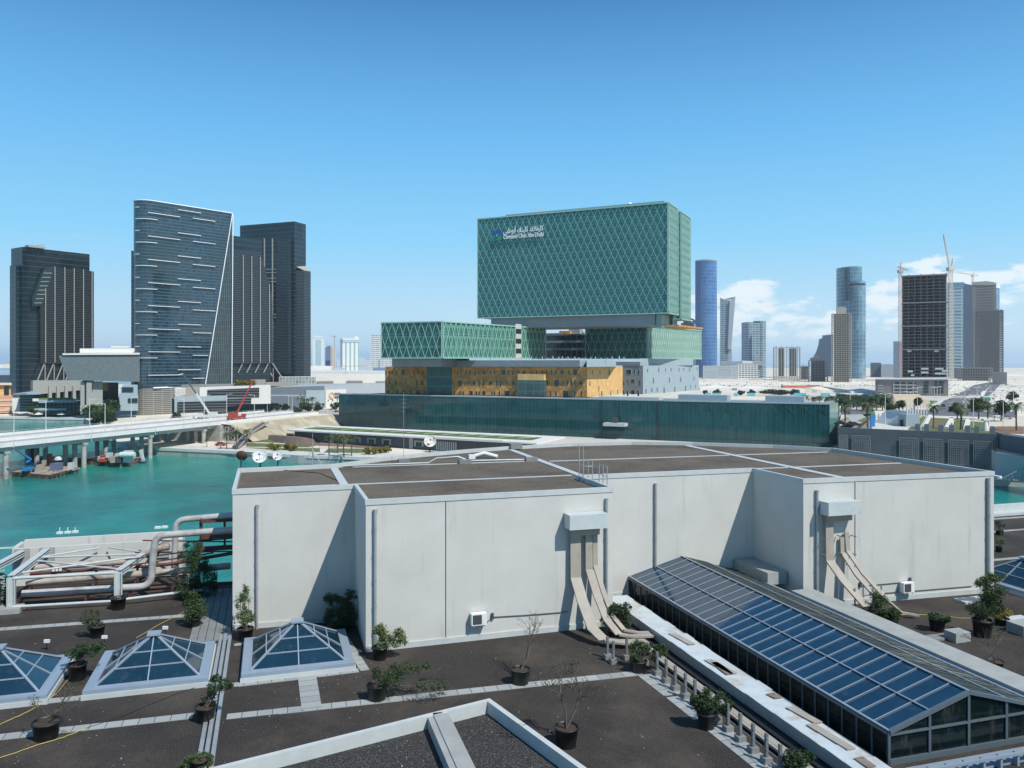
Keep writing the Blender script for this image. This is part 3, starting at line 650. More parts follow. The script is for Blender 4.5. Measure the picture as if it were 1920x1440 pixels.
for a,b in ((-14.9,54.9),(-8.95,54.4)):
    MB().mbox(a-.28,a+.28,b-.22,b+.22,23,23.25).build('base_plate',whitest,fr)
    m=MB(); m.mbox(a-.22,a+.22,b-.03,b+.03,23.25,25.05); m.mbox(a-.22,a-.16,b-.15,b+.15,23.25,25.05); m.mbox(a+.16,a+.22,b-.15,b+.15,23.25,25.05); m.build('post',whitest,fr)
for p,q in ((M(-14.9,54.9,25.0),M(-14.4,60.9,25.25)),(M(-17.0,55.6,25.0),M(-15.9,60.9,25.2)),(M(-8.95,54.4,25.0),M(-7.3,60.9,25.3))):
    m=MB(); m.bar(p,q,.34,.07); m.bar(p+Vector((0,0,.18)),q+Vector((0,0,.18)),.4,.05); m.bar(p-Vector((0,0,.16)),q-Vector((0,0,.16)),.4,.05); m.build('sloping_beam',whitest,fr)
for p,q,r in ((M(-14.8,54.9,25.0),M(-8.95,54.5,25.0),.10),(M(-14.8,54.8,23.3),M(-8.95,54.3,23.3),.09),(M(-8.9,54.3,23.35),M(-4.1,54.8,23.45),.09),(M(-14.6,56,25.05),M(-8.3,57.9,25.15),.06),(M(-14.4,58.6,25.15),M(-8.8,55,25.05),.06),(M(-14.3,59.3,25.2),M(-8.2,58.4,25.2),.06),(M(-14.3,59.5,25.2),M(-11.2,60.7,25.3),.05),(M(-10.6,60.7,25.3),M(-7.9,58.4,25.25),.05)):
    MB().tube([p,q],r,8).build('tube_brace',whitest,fr)
MB().mbox(-15.7,-14.3,54.3,55.4,23,23.3).build('footing',conc,fr)
m=MB()
for k in range(6):
    z=23.3+k*.32; m.bar(M(-17.2,56.0,z),M(-15.4,55.4,z+.5),.07,.07); m.bar(M(-17.2,56.0,z+.5),M(-15.4,55.4,z),.07,.07)
m.bar(M(-17.3,56.1,23),M(-17.3,56.1,25.1),.16,.16); m.bar(M(-20.5,56.2,25.0),M(-17,56.1,25.0),.14,.14); m.bar(M(-24,60,26.0),M(-16.4,61.5,25.5),.10,.10); m.bar(M(-24,57.5,25.0),M(-17,57.5,24.6),.12,.2); m.bar(M(-26,55.8,24.6),M(-17,57.2,24.9),.1,.1)
m.build('lattice_brace',whitest,fr)
for i,(px,py,lb) in enumerate([(112,1001,'white floodlight, leftmost of the three on the trough wall'),(127,1000,'white floodlight in the middle of the three on the trough wall'),(141,999,'white floodlight, rightmost of the three on the trough wall'),(296,991,'white floodlight, left of the pair above the pipe bend'),(309,990,'white floodlight, right of the pair above the pipe bend')]):
    Y=59.8; p=W(px,py,Y); t=thing('floodlight',lb,'floodlight',Vector((p.x,p.y,25.7)),'floodlights on the trough wall')
    MB().tube([(p.x,p.y,25.7),(p.x,p.y,p.z)],.03,5).build('stem',white_p,t); MB().box(p+Vector((-.2,-.12,0)),(.4,0,0),(0,.24,.02),(0,0,.14)).build('lamp_head',white_p,t)
# yellow and black hoses on the deck
yel=pm('yellow_hose',(.45,.36,.10),.6,.1,3)
def hose(pp,r,mat,lb):
    pts=[g(*p)+Vector((0,0,.04)) for p in pp]; Q=[]
    for i in range(len(pts)-1):
        for j in range(6): Q.append(pts[i].lerp(pts[i+1],j/6)+Vector((rnd.uniform(-.03,.03),rnd.uniform(-.03,.03),0)))
    MB().tube(Q+[pts[-1]],r,5).build('hose',mat,None,label=lb,category='hose')
hose([(350,1146),(300,1171),(255,1198)],.018,yel,'thin yellow hose running down to the second skylight apex')
hose([(130,1272),(105,1302),(75,1324),(40,1342),(0,1360)],.018,yel,'thin yellow hose passing between the two left skylights')
hose([(0,1423),(60,1402),(120,1384),(160,1368)],.018,yel,'thin yellow hose in the lower left corner of the deck')
hose([(160,1368),(240,1340),(320,1306),(385,1284)],.012,rub,'thin black cable crossing the deck below the skylights')
hose([(1690,1154),(1740,1154),(1800,1160),(1830,1161)],.02,yel,'thin yellow hose on the gravel right of the kerb')
# concrete blocks on the right deck
for p,sx,sy,h_,lb,mt in (((1795,1200),1.0,.8,.5,'grey concrete block right of the clipped shrub pot',conc),((1920,1186),1.3,1.1,.55,'grey concrete block at the right edge of the photo',conc),((1764,1196),1.5,.7,.1,'flat concrete slab under the clipped shrub pot',concd),((1822,1127),1.9,.9,.13,'flat pale slab on the gravel near the end of the pale wall',coping),((1905,1162),1.6,.8,.1,'flat pale slab beside the yellowish shrub',coping)):
    q=g(*p); MB().cbox(q,(CU,SU),sx,sy,23,23+h_).build('concrete_block',mt,None,label=lb,category='block')
# ================================================================== plants
LD=2.6
def leaves(m,c,r,n,s,mi=0,shell=.35,lump=5,seed=0):
    n=int(n*LD); rn=random.Random(seed); c=Vector(c); lump=lump+7; lc=[Vector((rn.gauss(0,.5),rn.gauss(0,.5),rn.gauss(0,.48))) for _ in range(lump)]
    for i in range(n):
        L_=lc[rn.randrange(lump)]; d=Vector((rn.gauss(0,1),rn.gauss(0,1),rn.gauss(0,1))).normalized()*(rn.random()**.5)*rn.choice((.3,.45,.6))
        q=L_+d
        if q.length>1.15: q=q.normalized()*rn.uniform(.8,1.15)
        p=c+Vector((q.x*r[0],q.y*r[1],q.z*r[2]))
        a=Vector((rn.gauss(0,1),rn.gauss(0,1),rn.gauss(0,.6))).normalized(); b=a.cross(Vector((rn.gauss(0,1),rn.gauss(0,1),rn.gauss(0,1)))).normalized()
        k=s*rn.uniform(.6,1.3); m.face([p-a*k,p+b*k*.42,p+a*k,p-b*k*.42],None,mi)
    return m
def branches(m,p,d,l,r,dep,rn,tips,up=.35,spread=.55,n=2):
    q=p+d*l; mid=p+d*l*.5+Vector((rn.gauss(0,.04),rn.gauss(0,.04),0))*l
    m.tube([p,mid,q],[r,r*.85,r*.68],5,0,False); tips.append((q,d))
    if dep==0: return
    for i in range(n if rn.random()<.75 else n+1):
        e=(d+Vector((rn.gauss(0,spread),rn.gauss(0,spread),rn.gauss(up*.5,.25)))).normalized()
        branches(m,q,e,l*rn.uniform(.6,.85),r*.62,dep-1,rn,tips,up,spread,n)
def potplant(px,py,pw,ph,crowns,kind,lb,leaf,seed,lean=0,dens=1.0,stem=True,base_w=None,ls=.07):
    b=g(px,py); sc=b.y/F; rn=random.Random(seed)
    t=thing('potted_'+('tree' if kind=='bare' else 'shrub'),lb,'potted plant',b,'black potted plants on the roof deck')
    r=pw*sc/2; h=ph*sc*1.0 if ph else 0
    if ph:
        h=max(.35,(ph*sc-.15*r)*.95)
        MB().lathe(b,[(r*.78,0),(r*.97,h*.93),(r*1.06,h*.93),(r*1.06,h),(r*.95,h),(r*.93,h*.85)],20).face([(b.x+r*.78*math.cos(k*.5236),b.y+r*.78*math.sin(k*.5236),b.z+.002) for k in range(12)]).build('pot',black,t)
        MB().face([(b.x+r*.94*math.cos(k*.4488),b.y+r*.94*math.sin(k*.4488),b.z+h*.87) for k in range(14)]).build('soil',soil,t)
    base=b+Vector((0,0,h*.85)); tips=[]; m=MB(); cs=[]
    for cx,cy,rx,ry,n in crowns:
        c=Vector((b.x+(cx-px)*sc,b.y+rn.uniform(-.2,.2),b.z+(py-cy)*sc)); cs.append((c,rx*sc,ry*sc,n))
    if kind=='bare':
        for c,rx,ry,n in cs:
            d=(c-Vector((0,0,ry*.7)))-base; k=d.length
            m.tube([base,base+d*.5+Vector((.05*k,0,.02)),base+d],[.05,.042,.034],6,0,False)
            for j in range(4):
                e=Vector((rn.uniform(-1,1)*rx/ry*.9,rn.gauss(0,.5),.75)).normalized(); branches(m,base+d*(.75+.08*j),e,ry*.62,.024,3,rn,tips,.3,.45)
    else:
        for c,rx,ry,n in cs:
            for j in range(4):
                d=c+Vector((rn.uniform(-.5,.5)*rx,rn.uniform(-.5,.5)*rx,rn.uniform(-.2,.5)*ry))-base
                m.tube([base+Vector((rn.uniform(-.1,.1),rn.uniform(-.1,.1),0)),base+d*.5+Vector((rn.gauss(0,.05),0,0)),base+d],[.022,.015,.008],5,0,False)
    m.build('branches' if kind=='bare' else 'stem',bark,t)
    f=MB()
    for i,(c,rx,ry,n) in enumerate(cs):
        if kind=='bare':
            for q,d in tips:
                if rn.random()<dens:
                    for j in range(rn.randint(3,8)):
                        a=Vector((rn.gauss(0,1),rn.gauss(0,1),rn.gauss(0,.5))).normalized();bb=a.cross(Vector((rn.gauss(0,1),rn.gauss(0,1),rn.gauss(0,1)))).normalized();p_=q+Vector((rn.gauss(0,.09),rn.gauss(0,.09),rn.gauss(0,.06))); f.face([p_-a*.045,p_+bb*.02,p_+a*.045,p_-bb*.02])
            break
        leaves(f,c,(rx,rx*.9,ry),n,ls,0,.3,6,seed*7+i)
    f.build('foliage',leaf,t); return t
PT=[(182,1194,28,24,[(172,1155,16,20,260),(178,1172,14,10,160)],'','small potted shrub leaning left, left of the steel frame post',leaf_d),
(363,1175,28,21,[(366,1140,22,26,900),(362,1118,9,14,160)],'','bushy potted shrub just left of the board path',leaf_m),
(370,1118,0,0,[(366,1084,36,44,3600),(362,1044,26,26,1500),(384,1100,22,22,900)],'','big dark shrub in front of the pipe bend',leaf_d),
(145,1274,34,34,[(140,1228,22,14,380),(170,1215,26,13,420)],'','potted shrub wedged between the two left skylights',leaf_d),
(385,1352,38,33,[(392,1300,16,24,260),(412,1284,22,16,330)],'','potted shrub beside the drain channel with foliage leaning right over it',leaf_d),
(375,1442,30,10,[(368,1432,26,12,700)],'','low green potted shrub at the bottom edge beside the drain channel',leaf_m),
(460,1200,30,26,[(452,1162,20,22,650),(456,1126,17,20,260),(462,1104,9,10,90)],'','tall pale potted shrub against the left end of the pale wall',leaf_l),
(636,1180,30,14,[(638,1150,29,28,2400),(622,1124,14,14,500),(655,1118,14,10,220)],'','big dark potted shrub in the shaded wall corner',leaf_d),
(712,1236,30,27,[(724,1190,24,22,900),(748,1196,18,18,500)],'','bright leafy potted shrub at the foot of the middle wall by the downpipe',leaf_l),
(707,1312,39,34,[(730,1262,30,20,420),(770,1262,40,22,380),(812,1288,36,16,150)],'','potted shrub with a wide sparse crown spreading right over the paver strip',leaf_d),
(1197,1260,32,26,[(1206,1222,26,18,900),(1238,1222,15,14,380)],'','dense potted shrub where the wall trays reach the row of posts',leaf_m),
(1152,1192,26,14,[(1155,1162,26,26,1700),(1172,1142,13,12,300)],'','dense dark shrub behind the wall trays at the corner of the middle wall',leaf_d),
(1325,1365,36,34,[(1322,1316,24,24,1100),(1350,1316,22,20,500)],'','dense potted shrub interrupting the paver strip beside the posts',leaf_d),
(1492,1452,34,26,[(1484,1420,26,16,600),(1512,1424,16,14,280)],'','potted shrub at the bottom edge beside the felted duct',leaf_d),
(1757,1182,30,26,[(1758,1156,19,10,1100)],'','clipped round shrub in a pot on the right-hand gravel',leaf_m),
(1842,1193,36,36,[(1842,1146,24,16,700),(1866,1140,14,12,250)],'','dark leafy potted shrub left of the yellowish one',leaf_d),
(1878,1172,26,16,[(1876,1148,20,12,1200)],'','yellowish rounded potted shrub near the right edge',leaf_y),
(1864,1134,28,16,[(1858,1105,28,26,1800),(1864,1082,18,10,300)],'','dense shrub at the right end of the pale wall',leaf_m),
(1640,1160,24,16,[(1642,1128,22,22,900)],'','leafy shrub behind the broken trays at the right-hand wall',leaf_m),
(1672,1172,24,14,[(1670,1154,22,13,1100)],'','low dark bush behind the kerb below the right-hand wall',leaf_d),
(-6,1142,28,16,[(-2,1108,18,30,1200)],'','dark shrub cut off by the left edge beside the steel frame',leaf_d),
(1874,1003,14,10,[(1873,982,8,8,200)],'','small dark potted plant just beyond the right end of the pale block',leaf_d),
(1873,1035,12,12,[(1876,1012,10,12,300)],'','small bright potted plant against the right end of the pale block',leaf_l)]
for i,(px,py,pw,ph,cr,_,lb,lf) in enumerate(PT): potplant(px,py,pw,ph,cr,'bush',lb,lf,100+i,ls=.058 if pw>20 else .05)
potplant(87,1384,50,38,[(100,1318,46,34,0)],'bare','sparse potted tree in the lower left corner in the widest black pot',leaf_d,301,dens=.35)
potplant(976,1282,37,33,[(990,1200,46,46,0)],'bare','nearly leafless potted tree in front of the middle wall',leaf_m,302,dens=.25)
potplant(1062,1398,46,42,[(1050,1270,40,34,0),(1090,1275,40,34,0)],'bare','forked potted tree with thin leaves standing on the dark gravel',leaf_d,303,dens=.6)
potplant(1866,1252,30,10,[(1856,1200,34,34,0)],'bare','thin bare potted tree in front of the dark leafy shrub at right',leaf_d,304,dens=.4)
rnl=random.Random(77); m=MB()
for k in range(520):
    px,py=rnl.uniform(-20,1400),rnl.uniform(1130,1445); q=g(px,py)
    a_l,b_l=toM(q)
    if b_l>41 and a_l>4.3 or abs((a_l+5.35))<3 and abs(b_l-42.1)<3 or abs(a_l-1.35)<3 and abs(b_l-42.1)<3 or a_l>17.4: continue
    s=rnl.uniform(.015,.045); an=rnl.uniform(0,6); u_=Vector((math.cos(an),math.sin(an),rnl.uniform(-.2,.4)))*s; v_=Vector((-math.sin(an),math.cos(an),0))*s*.6; q=q+Vector((0,0,.045)); m.face([q-u_,q-v_,q+u_,q+v_],None,rnl.randrange(3))
o_=m.build('roof_litter',[tray_m,timber,coping],None); o_['kind']='stuff'
b=g(222,1142); t=thing('plant_pot','empty black plant pot at the foot of the white steel post','plant pot',b)
MB().lathe(b,[(.36,0),(.44,.65),(.48,.65),(.48,.72),(.42,.72),(.40,.5)],20).build('pot',black,t); MB().tube([b+Vector((0,0,.5)),b+Vector((.1,0,1.1))],.015,5).tube([b+Vector((.15,0,.5)),b+Vector((.02,0,1.2))],.015,5).build('stake',galv,t)
# ================================================================== the glass clinic across the channel
cl=thing('glass_clinic','green glass hospital, diamond lattice tower over orange stone floors and a long dark glass base','hospital',C(-160,380,3))
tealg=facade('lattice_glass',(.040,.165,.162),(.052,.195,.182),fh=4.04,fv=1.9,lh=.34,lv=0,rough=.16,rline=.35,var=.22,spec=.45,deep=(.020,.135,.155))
tealr=facade('lattice_glass_sunlit',(.15,.27,.225),(.22,.34,.285),fh=4.04,fv=1.3,lh=.34,lv=.12,rough=.3,rline=.45,var=.2,spec=.4)  # paler lattice glass, sun painted into the right-facing tower sides
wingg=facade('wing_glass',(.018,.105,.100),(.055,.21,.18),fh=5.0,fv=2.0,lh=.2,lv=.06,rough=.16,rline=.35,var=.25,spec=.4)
wingl=facade('wing_glass_sunlit',(.055,.18,.14),(.11,.29,.22),fh=5.0,fv=1.1,lh=.25,lv=.15,rough=.2,rline=.35,var=.3,spec=.35)  # wing glass brightened to paint sun on the right-facing side
wingf=facade('wing_glass_sunlit_pale',(.30,.45,.37),(.38,.52,.44),fh=5.0,fv=1.5,lh=.12,lv=.2,rough=.4,rline=.45,var=.12,spec=.3)  # palest copy of the wing glass, sunlight put into its colour
baseg=facade('base_glass',(.012,.066,.070),(.005,.036,.040),fh=5.6,fv=1.9,lh=.05,lv=.07,rough=.06,rline=.35,var=.18,spec=.55,line2=(.026,.10,.10),wob=.05,wscale=.16)
bary=pm('lattice_bar',(.30,.50,.44),.4,.08,1)
rimg=pm('grey_green_rim',(.22,.33,.33),.5,.08,1)
gband=pm('grey_metal_band',(.20,.235,.26),.55,.07,.3)
gneck=pm('grey_soffit',(.26,.29,.31),.6,.08,.1)
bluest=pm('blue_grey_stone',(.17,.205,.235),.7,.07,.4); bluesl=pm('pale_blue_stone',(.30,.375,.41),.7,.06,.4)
def stone(name,c1,c2,c3):
    m,t,b=newmat(name); uv=t.nodes.new('ShaderNodeUVMap'); s=t.nodes.new('ShaderNodeSeparateXYZ');t.links.new(uv.outputs[0],s.inputs[0])
    cb=t.nodes.new('ShaderNodeCombineXYZ'); ux=mnode(t,'FLOOR',mnode(t,'DIVIDE',s.outputs[0],.62)); t.links.new(ux,cb.inputs[0])
    off=t.nodes.new('ShaderNodeTexWhiteNoise');off.noise_dimensions='1D';t.links.new(ux,off.inputs[1])
    t.links.new(mnode(t,'FLOOR',mnode(t,'ADD',mnode(t,'DIVIDE',s.outputs[1],1.5),off.outputs[0])),cb.inputs[1])
    wn_=t.nodes.new('ShaderNodeTexWhiteNoise');t.links.new(cb.outputs[0],wn_.inputs[0])
    c=mixc(t,rr(t,wn_.outputs[0],0,1),c1,c2); c=mixc(t,rr(t,tnoise(t,pos(t),.35,4,.6),.42,.62,0,.8,True),c,c3)
    t.links.new(c,b.inputs['Base Color']); b.inputs['Roughness'].default_value=.75; b.inputs['Specular IOR Level'].default_value=.2; return m
ochre=stone('ochre_stone',(.46,.22,.07),(.72,.40,.13),(.36,.17,.06)); ochrb=stone('ochre_stone_sunlit',(.62,.39,.15),(.76,.50,.22),(.60,.37,.15));  # second stone is the first brightened as if sunlit
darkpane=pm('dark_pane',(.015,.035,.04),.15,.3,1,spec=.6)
sillm=pm('pale_reveal',(.55,.42,.25),.6,.1,1); sillb=pm('blue_reveal',(.42,.47,.50),.6,.1,1)
def face_(pts,mat,name,par,uv=None):
    return MB().face(pts,uv).build(name,mat,par)
def wallq(p,q,z0,z1,mat,name,par,u0=0):
    l=math.hypot(q[0]-p[0],q[1]-p[1]); return MB().face([(p[0],p[1],z0),(q[0],q[1],z0),(q[0],q[1],z1),(p[0],p[1],z1)],[(u0,z0),(u0+l,z0),(u0+l,z1),(u0,z1)]).build(name,mat,par)
def lattice(p,q,z0,z1,per,rows,par,th=.32,off=.5,rowbars=True,name='lattice'):
    p=Vector((p[0],p[1],0));q=Vector((q[0],q[1],0));d=(q-p);l=d.length;x=d/l;n=Vector((x.y,-x.x,0))
    if n.dot(-(p+q)/2)<0:n=-n
    o=p+n*off; hz_=z1-z0; sl=per/(2*hz_/rows)      # horizontal metres per metre of height
    m=MB(); run=sl*hz_
    P=lambda u,z:o+x*u+Vector((0,0,z))
    def clip(u0,za,u1,zb):
        if u1==u0:return None
        pts=[]
        for uu,zz,vv,ww in ((u0,za,u1,zb),(u1,zb,u0,za)):
            if uu<0: t_=(0-uu)/(vv-uu); uu,zz=0,zz+(ww-zz)*t_
            if uu>l: t_=(l-uu)/(vv-uu); uu,zz=l,zz+(ww-zz)*t_
            pts.append((uu,zz))
        return pts
    k=-int(run/per)-2
    while k*per<l+run+per:
        for u0,u1 in ((k*per,k*per+run),(k*per,k*per-run)):
            if max(u0,u1)<=0 or min(u0,u1)>=l: continue
            c_=clip(u0,z0,u1,z1)
            (a,za),(b,zb)=c_
            if abs(a-b)<.05: continue
            m.bar(P(a,za),P(b,zb),th,th*.6,up=n)
        k+=1
    if rowbars:
        for r in range(1,rows): z=z0+hz_*r/rows; m.bar(P(0,z),P(l,z),th*.4,th*.4)
    m.bar(P(0,z0),P(l,z0),.5,.5);m.bar(P(0,z1),P(l,z1),.5,.6);m.bar(P(0,z0),P(0,z1),.35,.35,up=n);m.bar(P(l,z0),P(l,z1),.35,.35,up=n)
    return m.build(name,bary,par)
# --- tower
c0,c1,d0,d1=-214.6,-104.5,404,423.5
tA,tB,tC,tD=C(c0,d0),C(c1,d0),C(c1,d1),C(c0,d1)
T0,T1=63.4,119.9
MB().prism([tA,tB,tC,tD],T0,T1,0,top=1).build('tower_core',[tealg,rimg],cl)
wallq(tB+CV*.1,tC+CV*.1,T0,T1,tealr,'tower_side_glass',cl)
lattice(tA,tB,T0,T1,3.8,14,cl,th=.17); lattice(tB,tC,T0,T1,2.4,14,cl,th=.30)
MB().box(C(c0+18,d0-.3,T1),C(c0+90,0)-C(c0,0),C(0,3)-C(0,0),(0,0,1.1)).build('roof_screen',rimg,cl)
MB().prism([C(c1-14,427.8),C(c1+.6,427.8),C(c1+.6,449),C(c1-14,449)],61.5,119.2,0,top=1).build('rear_tower',[tealg,rimg],cl)
wallq(C(c1+.7,427.8),C(c1+.7,449),61.5,119.2,tealr,'rear_side_glass',cl); lattice(C(c1+.7,427.8),C(c1+.7,449),61.5,119.2,2.4,14,cl,th=.30,name='rear_lattice'); lattice(C(c1-8,427.7),C(c1+.6,427.7),61.5,119.2,3.0,14,cl,th=.30,name='rear_lattice')
MB().prism([C(c1-20,423.5),C(c1-2.6,423.5),C(c1-2.6,427.8),C(c1-20,427.8)],58,118.4).build('link_core',tealg,cl)
MB().prism([C(-207.5,406.5),C(-112,406.5),C(-112,440),C(-207.5,440)],57.6,T0).build('neck',gneck,cl)
MB().prism([C(-111.5,407),C(-108.6,407),C(-108.6,440),C(-111.5,440)],56.5,T0-.2).build('neck_side',rimg,cl)
MB().prism([C(-112,412),C(-101,412),C(-97,452),C(-112,452)],56.9,57.7).build('canopy_slab',[ochre],cl)
# roof top gear
m=MB(); m.bar(C(-183,407,T1+1),C(-172,407,T1+1.2),.7,.7); m.bar(C(-183,407,T1+3.8),C(-172,407,T1+1.5),.6,.5); m.build('cleaning_cradle',white_p,cl)
m=MB(); m.lathe(C(-126,408,T1+.6),[(.01,2.2),(.9,1.9),(1.3,1.0),(1.0,0)],12); m.build('roof_dome',white_p,cl)
# --- lettering on the tower front
def text_mesh(s,size,extr=.12):
    cu=bpy.data.curves.new('lettering','FONT'); cu.body=s; cu.size=size; cu.extrude=extr; cu.offset=.035; cu.resolution_u=3
    o=bpy.data.objects.new('lettering',cu); col.objects.link(o); dg=bpy.context.evaluated_depsgraph_get(); dg.update()
    me=bpy.data.meshes.new_from_object(o.evaluated_get(dg)); bpy.data.objects.remove(o); return me
def text_on(s,size,origin,xd,par,mat,width=None,name='lettering',zsc=1.0,bold=0):
    me=text_mesh(s,size); xs=[v.co.x for v in me.vertices]
    if not xs: return None
    wd=max(xs)-min(xs); k=1 if not width else width/wd; x0=min(xs); xd=Vector(xd).normalized(); n=Vector((xd.y,-xd.x,0))
    off=par.location
    for v in me.vertices:
        q=Vector(origin)+xd*((v.co.x-x0)*k)+Vector((0,0,v.co.y*zsc))+n*(v.co.z+.02)
        v.co=q-off
    me.materials.append(mat); o=bpy.data.objects.new(name,me); col.objects.link(o); o.parent=par; return o
letm=pm('white_lettering',(.80,.82,.82),.5,.02,1)
def onfront(px,py,d):
    r=(px-960)/F; c_=d*(.902*r-.431)/(.902+.431*r); p=C(c_,d); return Vector((p.x,p.y,H-(py-HZ)/F*p.y))
dd=d0-1.4
o1=onfront(944,448.7,dd); o2=onfront(1019,444,dd); wid=(Vector((o2.x,o2.y,0))-Vector((o1.x,o1.y,0))).length
text_on('Cleveland Clinic Abu Dhabi',3.4,o1+Vector((0,0,.1)),CV,cl,letm,wid,zsc=1.0)
AR='\uFEF2\uFE92\uFEC7\uFEEE\uFE91\uFE83 \uFEDA\uFEE8\uFEF4\uFEE0\uFEDB \uFEAA\uFEE7\uFEFC\uFED4\uFEF4\uFEE0\uFEDB'
o3=onfront(944,440.5,dd)
ar=text_on(AR,3.9,o3+Vector((0,0,.9)),CV,cl,letm,wid,name='arabic_lettering')
AR and None
lb_=pm('logo_blue',(.01,.08,.42),.4,.05,1); lg_=pm('logo_green',(.01,.25,.15),.4,.05,1); lw_=pm('logo_gold',(.35,.33,.10),.5,.05,1)
q=onfront(925.5,451,dd); xx=CV; zz_=Vector((0,0,1)); lw=5.0; lh_=5.2
def lg(u0,u1,v0,v1,mat,nm,o_=0):
    MB().box(q+xx*(u0*lw)+zz_*(v0*lh_)-CW*(.15+o_),xx*((u1-u0)*lw),CW*.15,zz_*((v1-v0)*lh_)).build(nm,mat,cl)
lg(0,1,.5,1,lb_,'logo_blue_panel'); lg(0,1,0,.5,lg_,'logo_green_panel')
MB().tube([q+xx*lw*.36+zz_*lh_*.62-CW*.4,q+xx*lw*.5+zz_*lh_*.3-CW*.4,q+xx*lw*.64+zz_*lh_*.68-CW*.4],.22,6).build('logo_mark',lw_,cl)
# --- upper wings
Z0w,Z1w=40.5,59.3
def PY(px,Y): return Vector((X(px,Y),Y,0))
wA,wB,wC=PY(716,398),PY(829,385),PY(1022,462)
wBack=wA+(wC-wB)
LZ0,LZ1=Z0w,Z1w; Z0w,Z1w=40.3,57.8
# split into left part, white slot, right part
def lerpx(p,q,px):
    r=(px-960)/F; t_=(r*p.y-p.x)/((q.x-p.x)-r*(q.y-p.y)); return p.lerp(q,t_)
sl0,sl1=lerpx(wB,wC,965),lerpx(wB,wC,976)
MB().prism([wA,wB,wC,wBack],Z0w,Z1w,0,top=1).build('left_wing',[wingg,rimg],cl)
n_=Vector(((wC-wB).y,-(wC-wB).x,0)).normalized()*.15
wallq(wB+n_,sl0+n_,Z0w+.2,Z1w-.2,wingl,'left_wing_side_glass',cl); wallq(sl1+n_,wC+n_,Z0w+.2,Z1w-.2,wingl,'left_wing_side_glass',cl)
m=MB(); x_=(sl1-sl0).normalized()
for k in range(7):
    m.box(sl0+n_*2+Vector((0,0,Z0w+k*2.7)),sl1-sl0,n_*2,(0,0,2.65),k%2)
m.build('slot_panel',[coping,darkpane],cl)
lattice(wA,wB,Z0w,Z1w,4.1,3,cl,th=.22); lattice(wB,sl0,Z0w,Z1w,4.0,3,cl,th=.28); lattice(sl1,wC,Z0w,Z1w,4.0,3,cl,th=.28)
Z0w,Z1w=LZ0,LZ1
rA,rB,rC=PY(1098,484),PY(1213,463),PY(1314,532)
MB().prism([rA,rB,rC,rA+(rC-rB)],Z0w,Z1w,0,top=1).build('right_wing',[wingg,rimg],cl)
n2=Vector(((rC-rB).y,-(rC-rB).x,0)).normalized()*.15
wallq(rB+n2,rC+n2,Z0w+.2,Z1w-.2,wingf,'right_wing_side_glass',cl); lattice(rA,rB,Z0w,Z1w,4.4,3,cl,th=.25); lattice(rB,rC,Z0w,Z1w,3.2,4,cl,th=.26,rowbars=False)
# balconies between the wings
bA,bB=PY(1024,500),PY(1098,485)
MB().prism([bA,bB,bB+CW*20,bA+CW*20],Z0w,Z1w-4,0).build('recessed_wall',darkpane,cl)
for k in range(4):
    MB().box(Vector((bA.x,bA.y,Z0w+.4+k*4.6))-CW*3,bB-bA,CW*3.2,(0,0,1.5 if k else .5)).build('balcony_slab',rimg if k%2==0 else gband,cl)
m=MB()
for k in range(7): p=bA.lerp(bB,(k+.5)/7); m.bar((p.x,p.y,Z0w),(p.x,p.y,Z1w-4),.5,.5,up=(1,0,0))
m.build('balcony_columns',gband,cl)
for k in range(2): MB().cbox(PY(1062+18*k,484),CV,7,6,Z1w-4,Z1w-(1.2 if k else 2.2)).build('plant_box',[bluesl if k else ochre],cl)
# --- soffit blocks and grey bands under the wings
s1,s2=PY(735,403),PY(828,394)
MB().prism([s1,s2,PY(880,430),PY(760,440)],36.0,40.3).build('left_soffit',gband,cl)
gA,gB=C(-205,359.5),C(-136,359.5)
MB().prism([gA,gB,gB+CW*22,gA+CW*22],36.0,39.2).build('parapet_band',gband,cl)
p_,q_=onfront(1096,680,361),onfront(1154,680,361)
wallq(C(-135.9,359.6),C(-135.9,410),36.0,39.2,bluesl,'parapet_band_side',cl)
MB().prism([PY(1100,372),PY(1155,402),PY(1155,440),PY(1100,440)],36.0,39.0).build('terrace_parapet',bluesl,cl)
for k in range(26):
    p=C(-190+k*2.9+rnd.uniform(-.5,.5),372); MB().bar((p.x,p.y,39),(p.x,p.y,39+rnd.uniform(1.4,2.3)),.5 if k%3 else 1.2,.4,up=(1,0,0)).build('terrace_post',coping,cl)
# --- stone floors
O0,O1=21.5,35.9
a1,a2,a3,a4,a5=C(-249.3,362),C(-222.9,362),C(-210.9,362),C(-207.7,362),C(-133.2,362)
MB().prism([a1,C(-222.9,362),C(-222.9,400),C(-249.3,400)],O0,O1).build('left_stone_block',ochre,cl)
MB().prism([a2,a3+CV*3,C(-207,372),C(-222.9,372)],O0,O1).build('stair_glass',wingg,cl)
bq=[a4,a5,C(-129.6,406.6)+Vector((0,0,0)),C(-207.7,406)]
MB().prism(bq,O0,O1).build('middle_stone_block',[ochre],cl)
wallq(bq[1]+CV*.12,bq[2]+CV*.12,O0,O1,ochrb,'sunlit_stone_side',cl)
g1=PY(1167,422.6);g2=PY(1205,417.9);g3=PY(1310,480)
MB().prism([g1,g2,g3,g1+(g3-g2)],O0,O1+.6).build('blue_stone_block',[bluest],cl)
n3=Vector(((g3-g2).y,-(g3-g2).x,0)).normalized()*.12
wallq(g2+n3,g3+n3,O0,O1+.6,bluesl,'blue_stone_sunlit_side',cl)  # paler stone colour paints the sun on this side of the block
MB().prism([PY(1200,420),PY(1200,424),PY(1300,480),PY(1300,470)],O1+.6,Z0w-.3).build('upper_band',bluesl,cl)
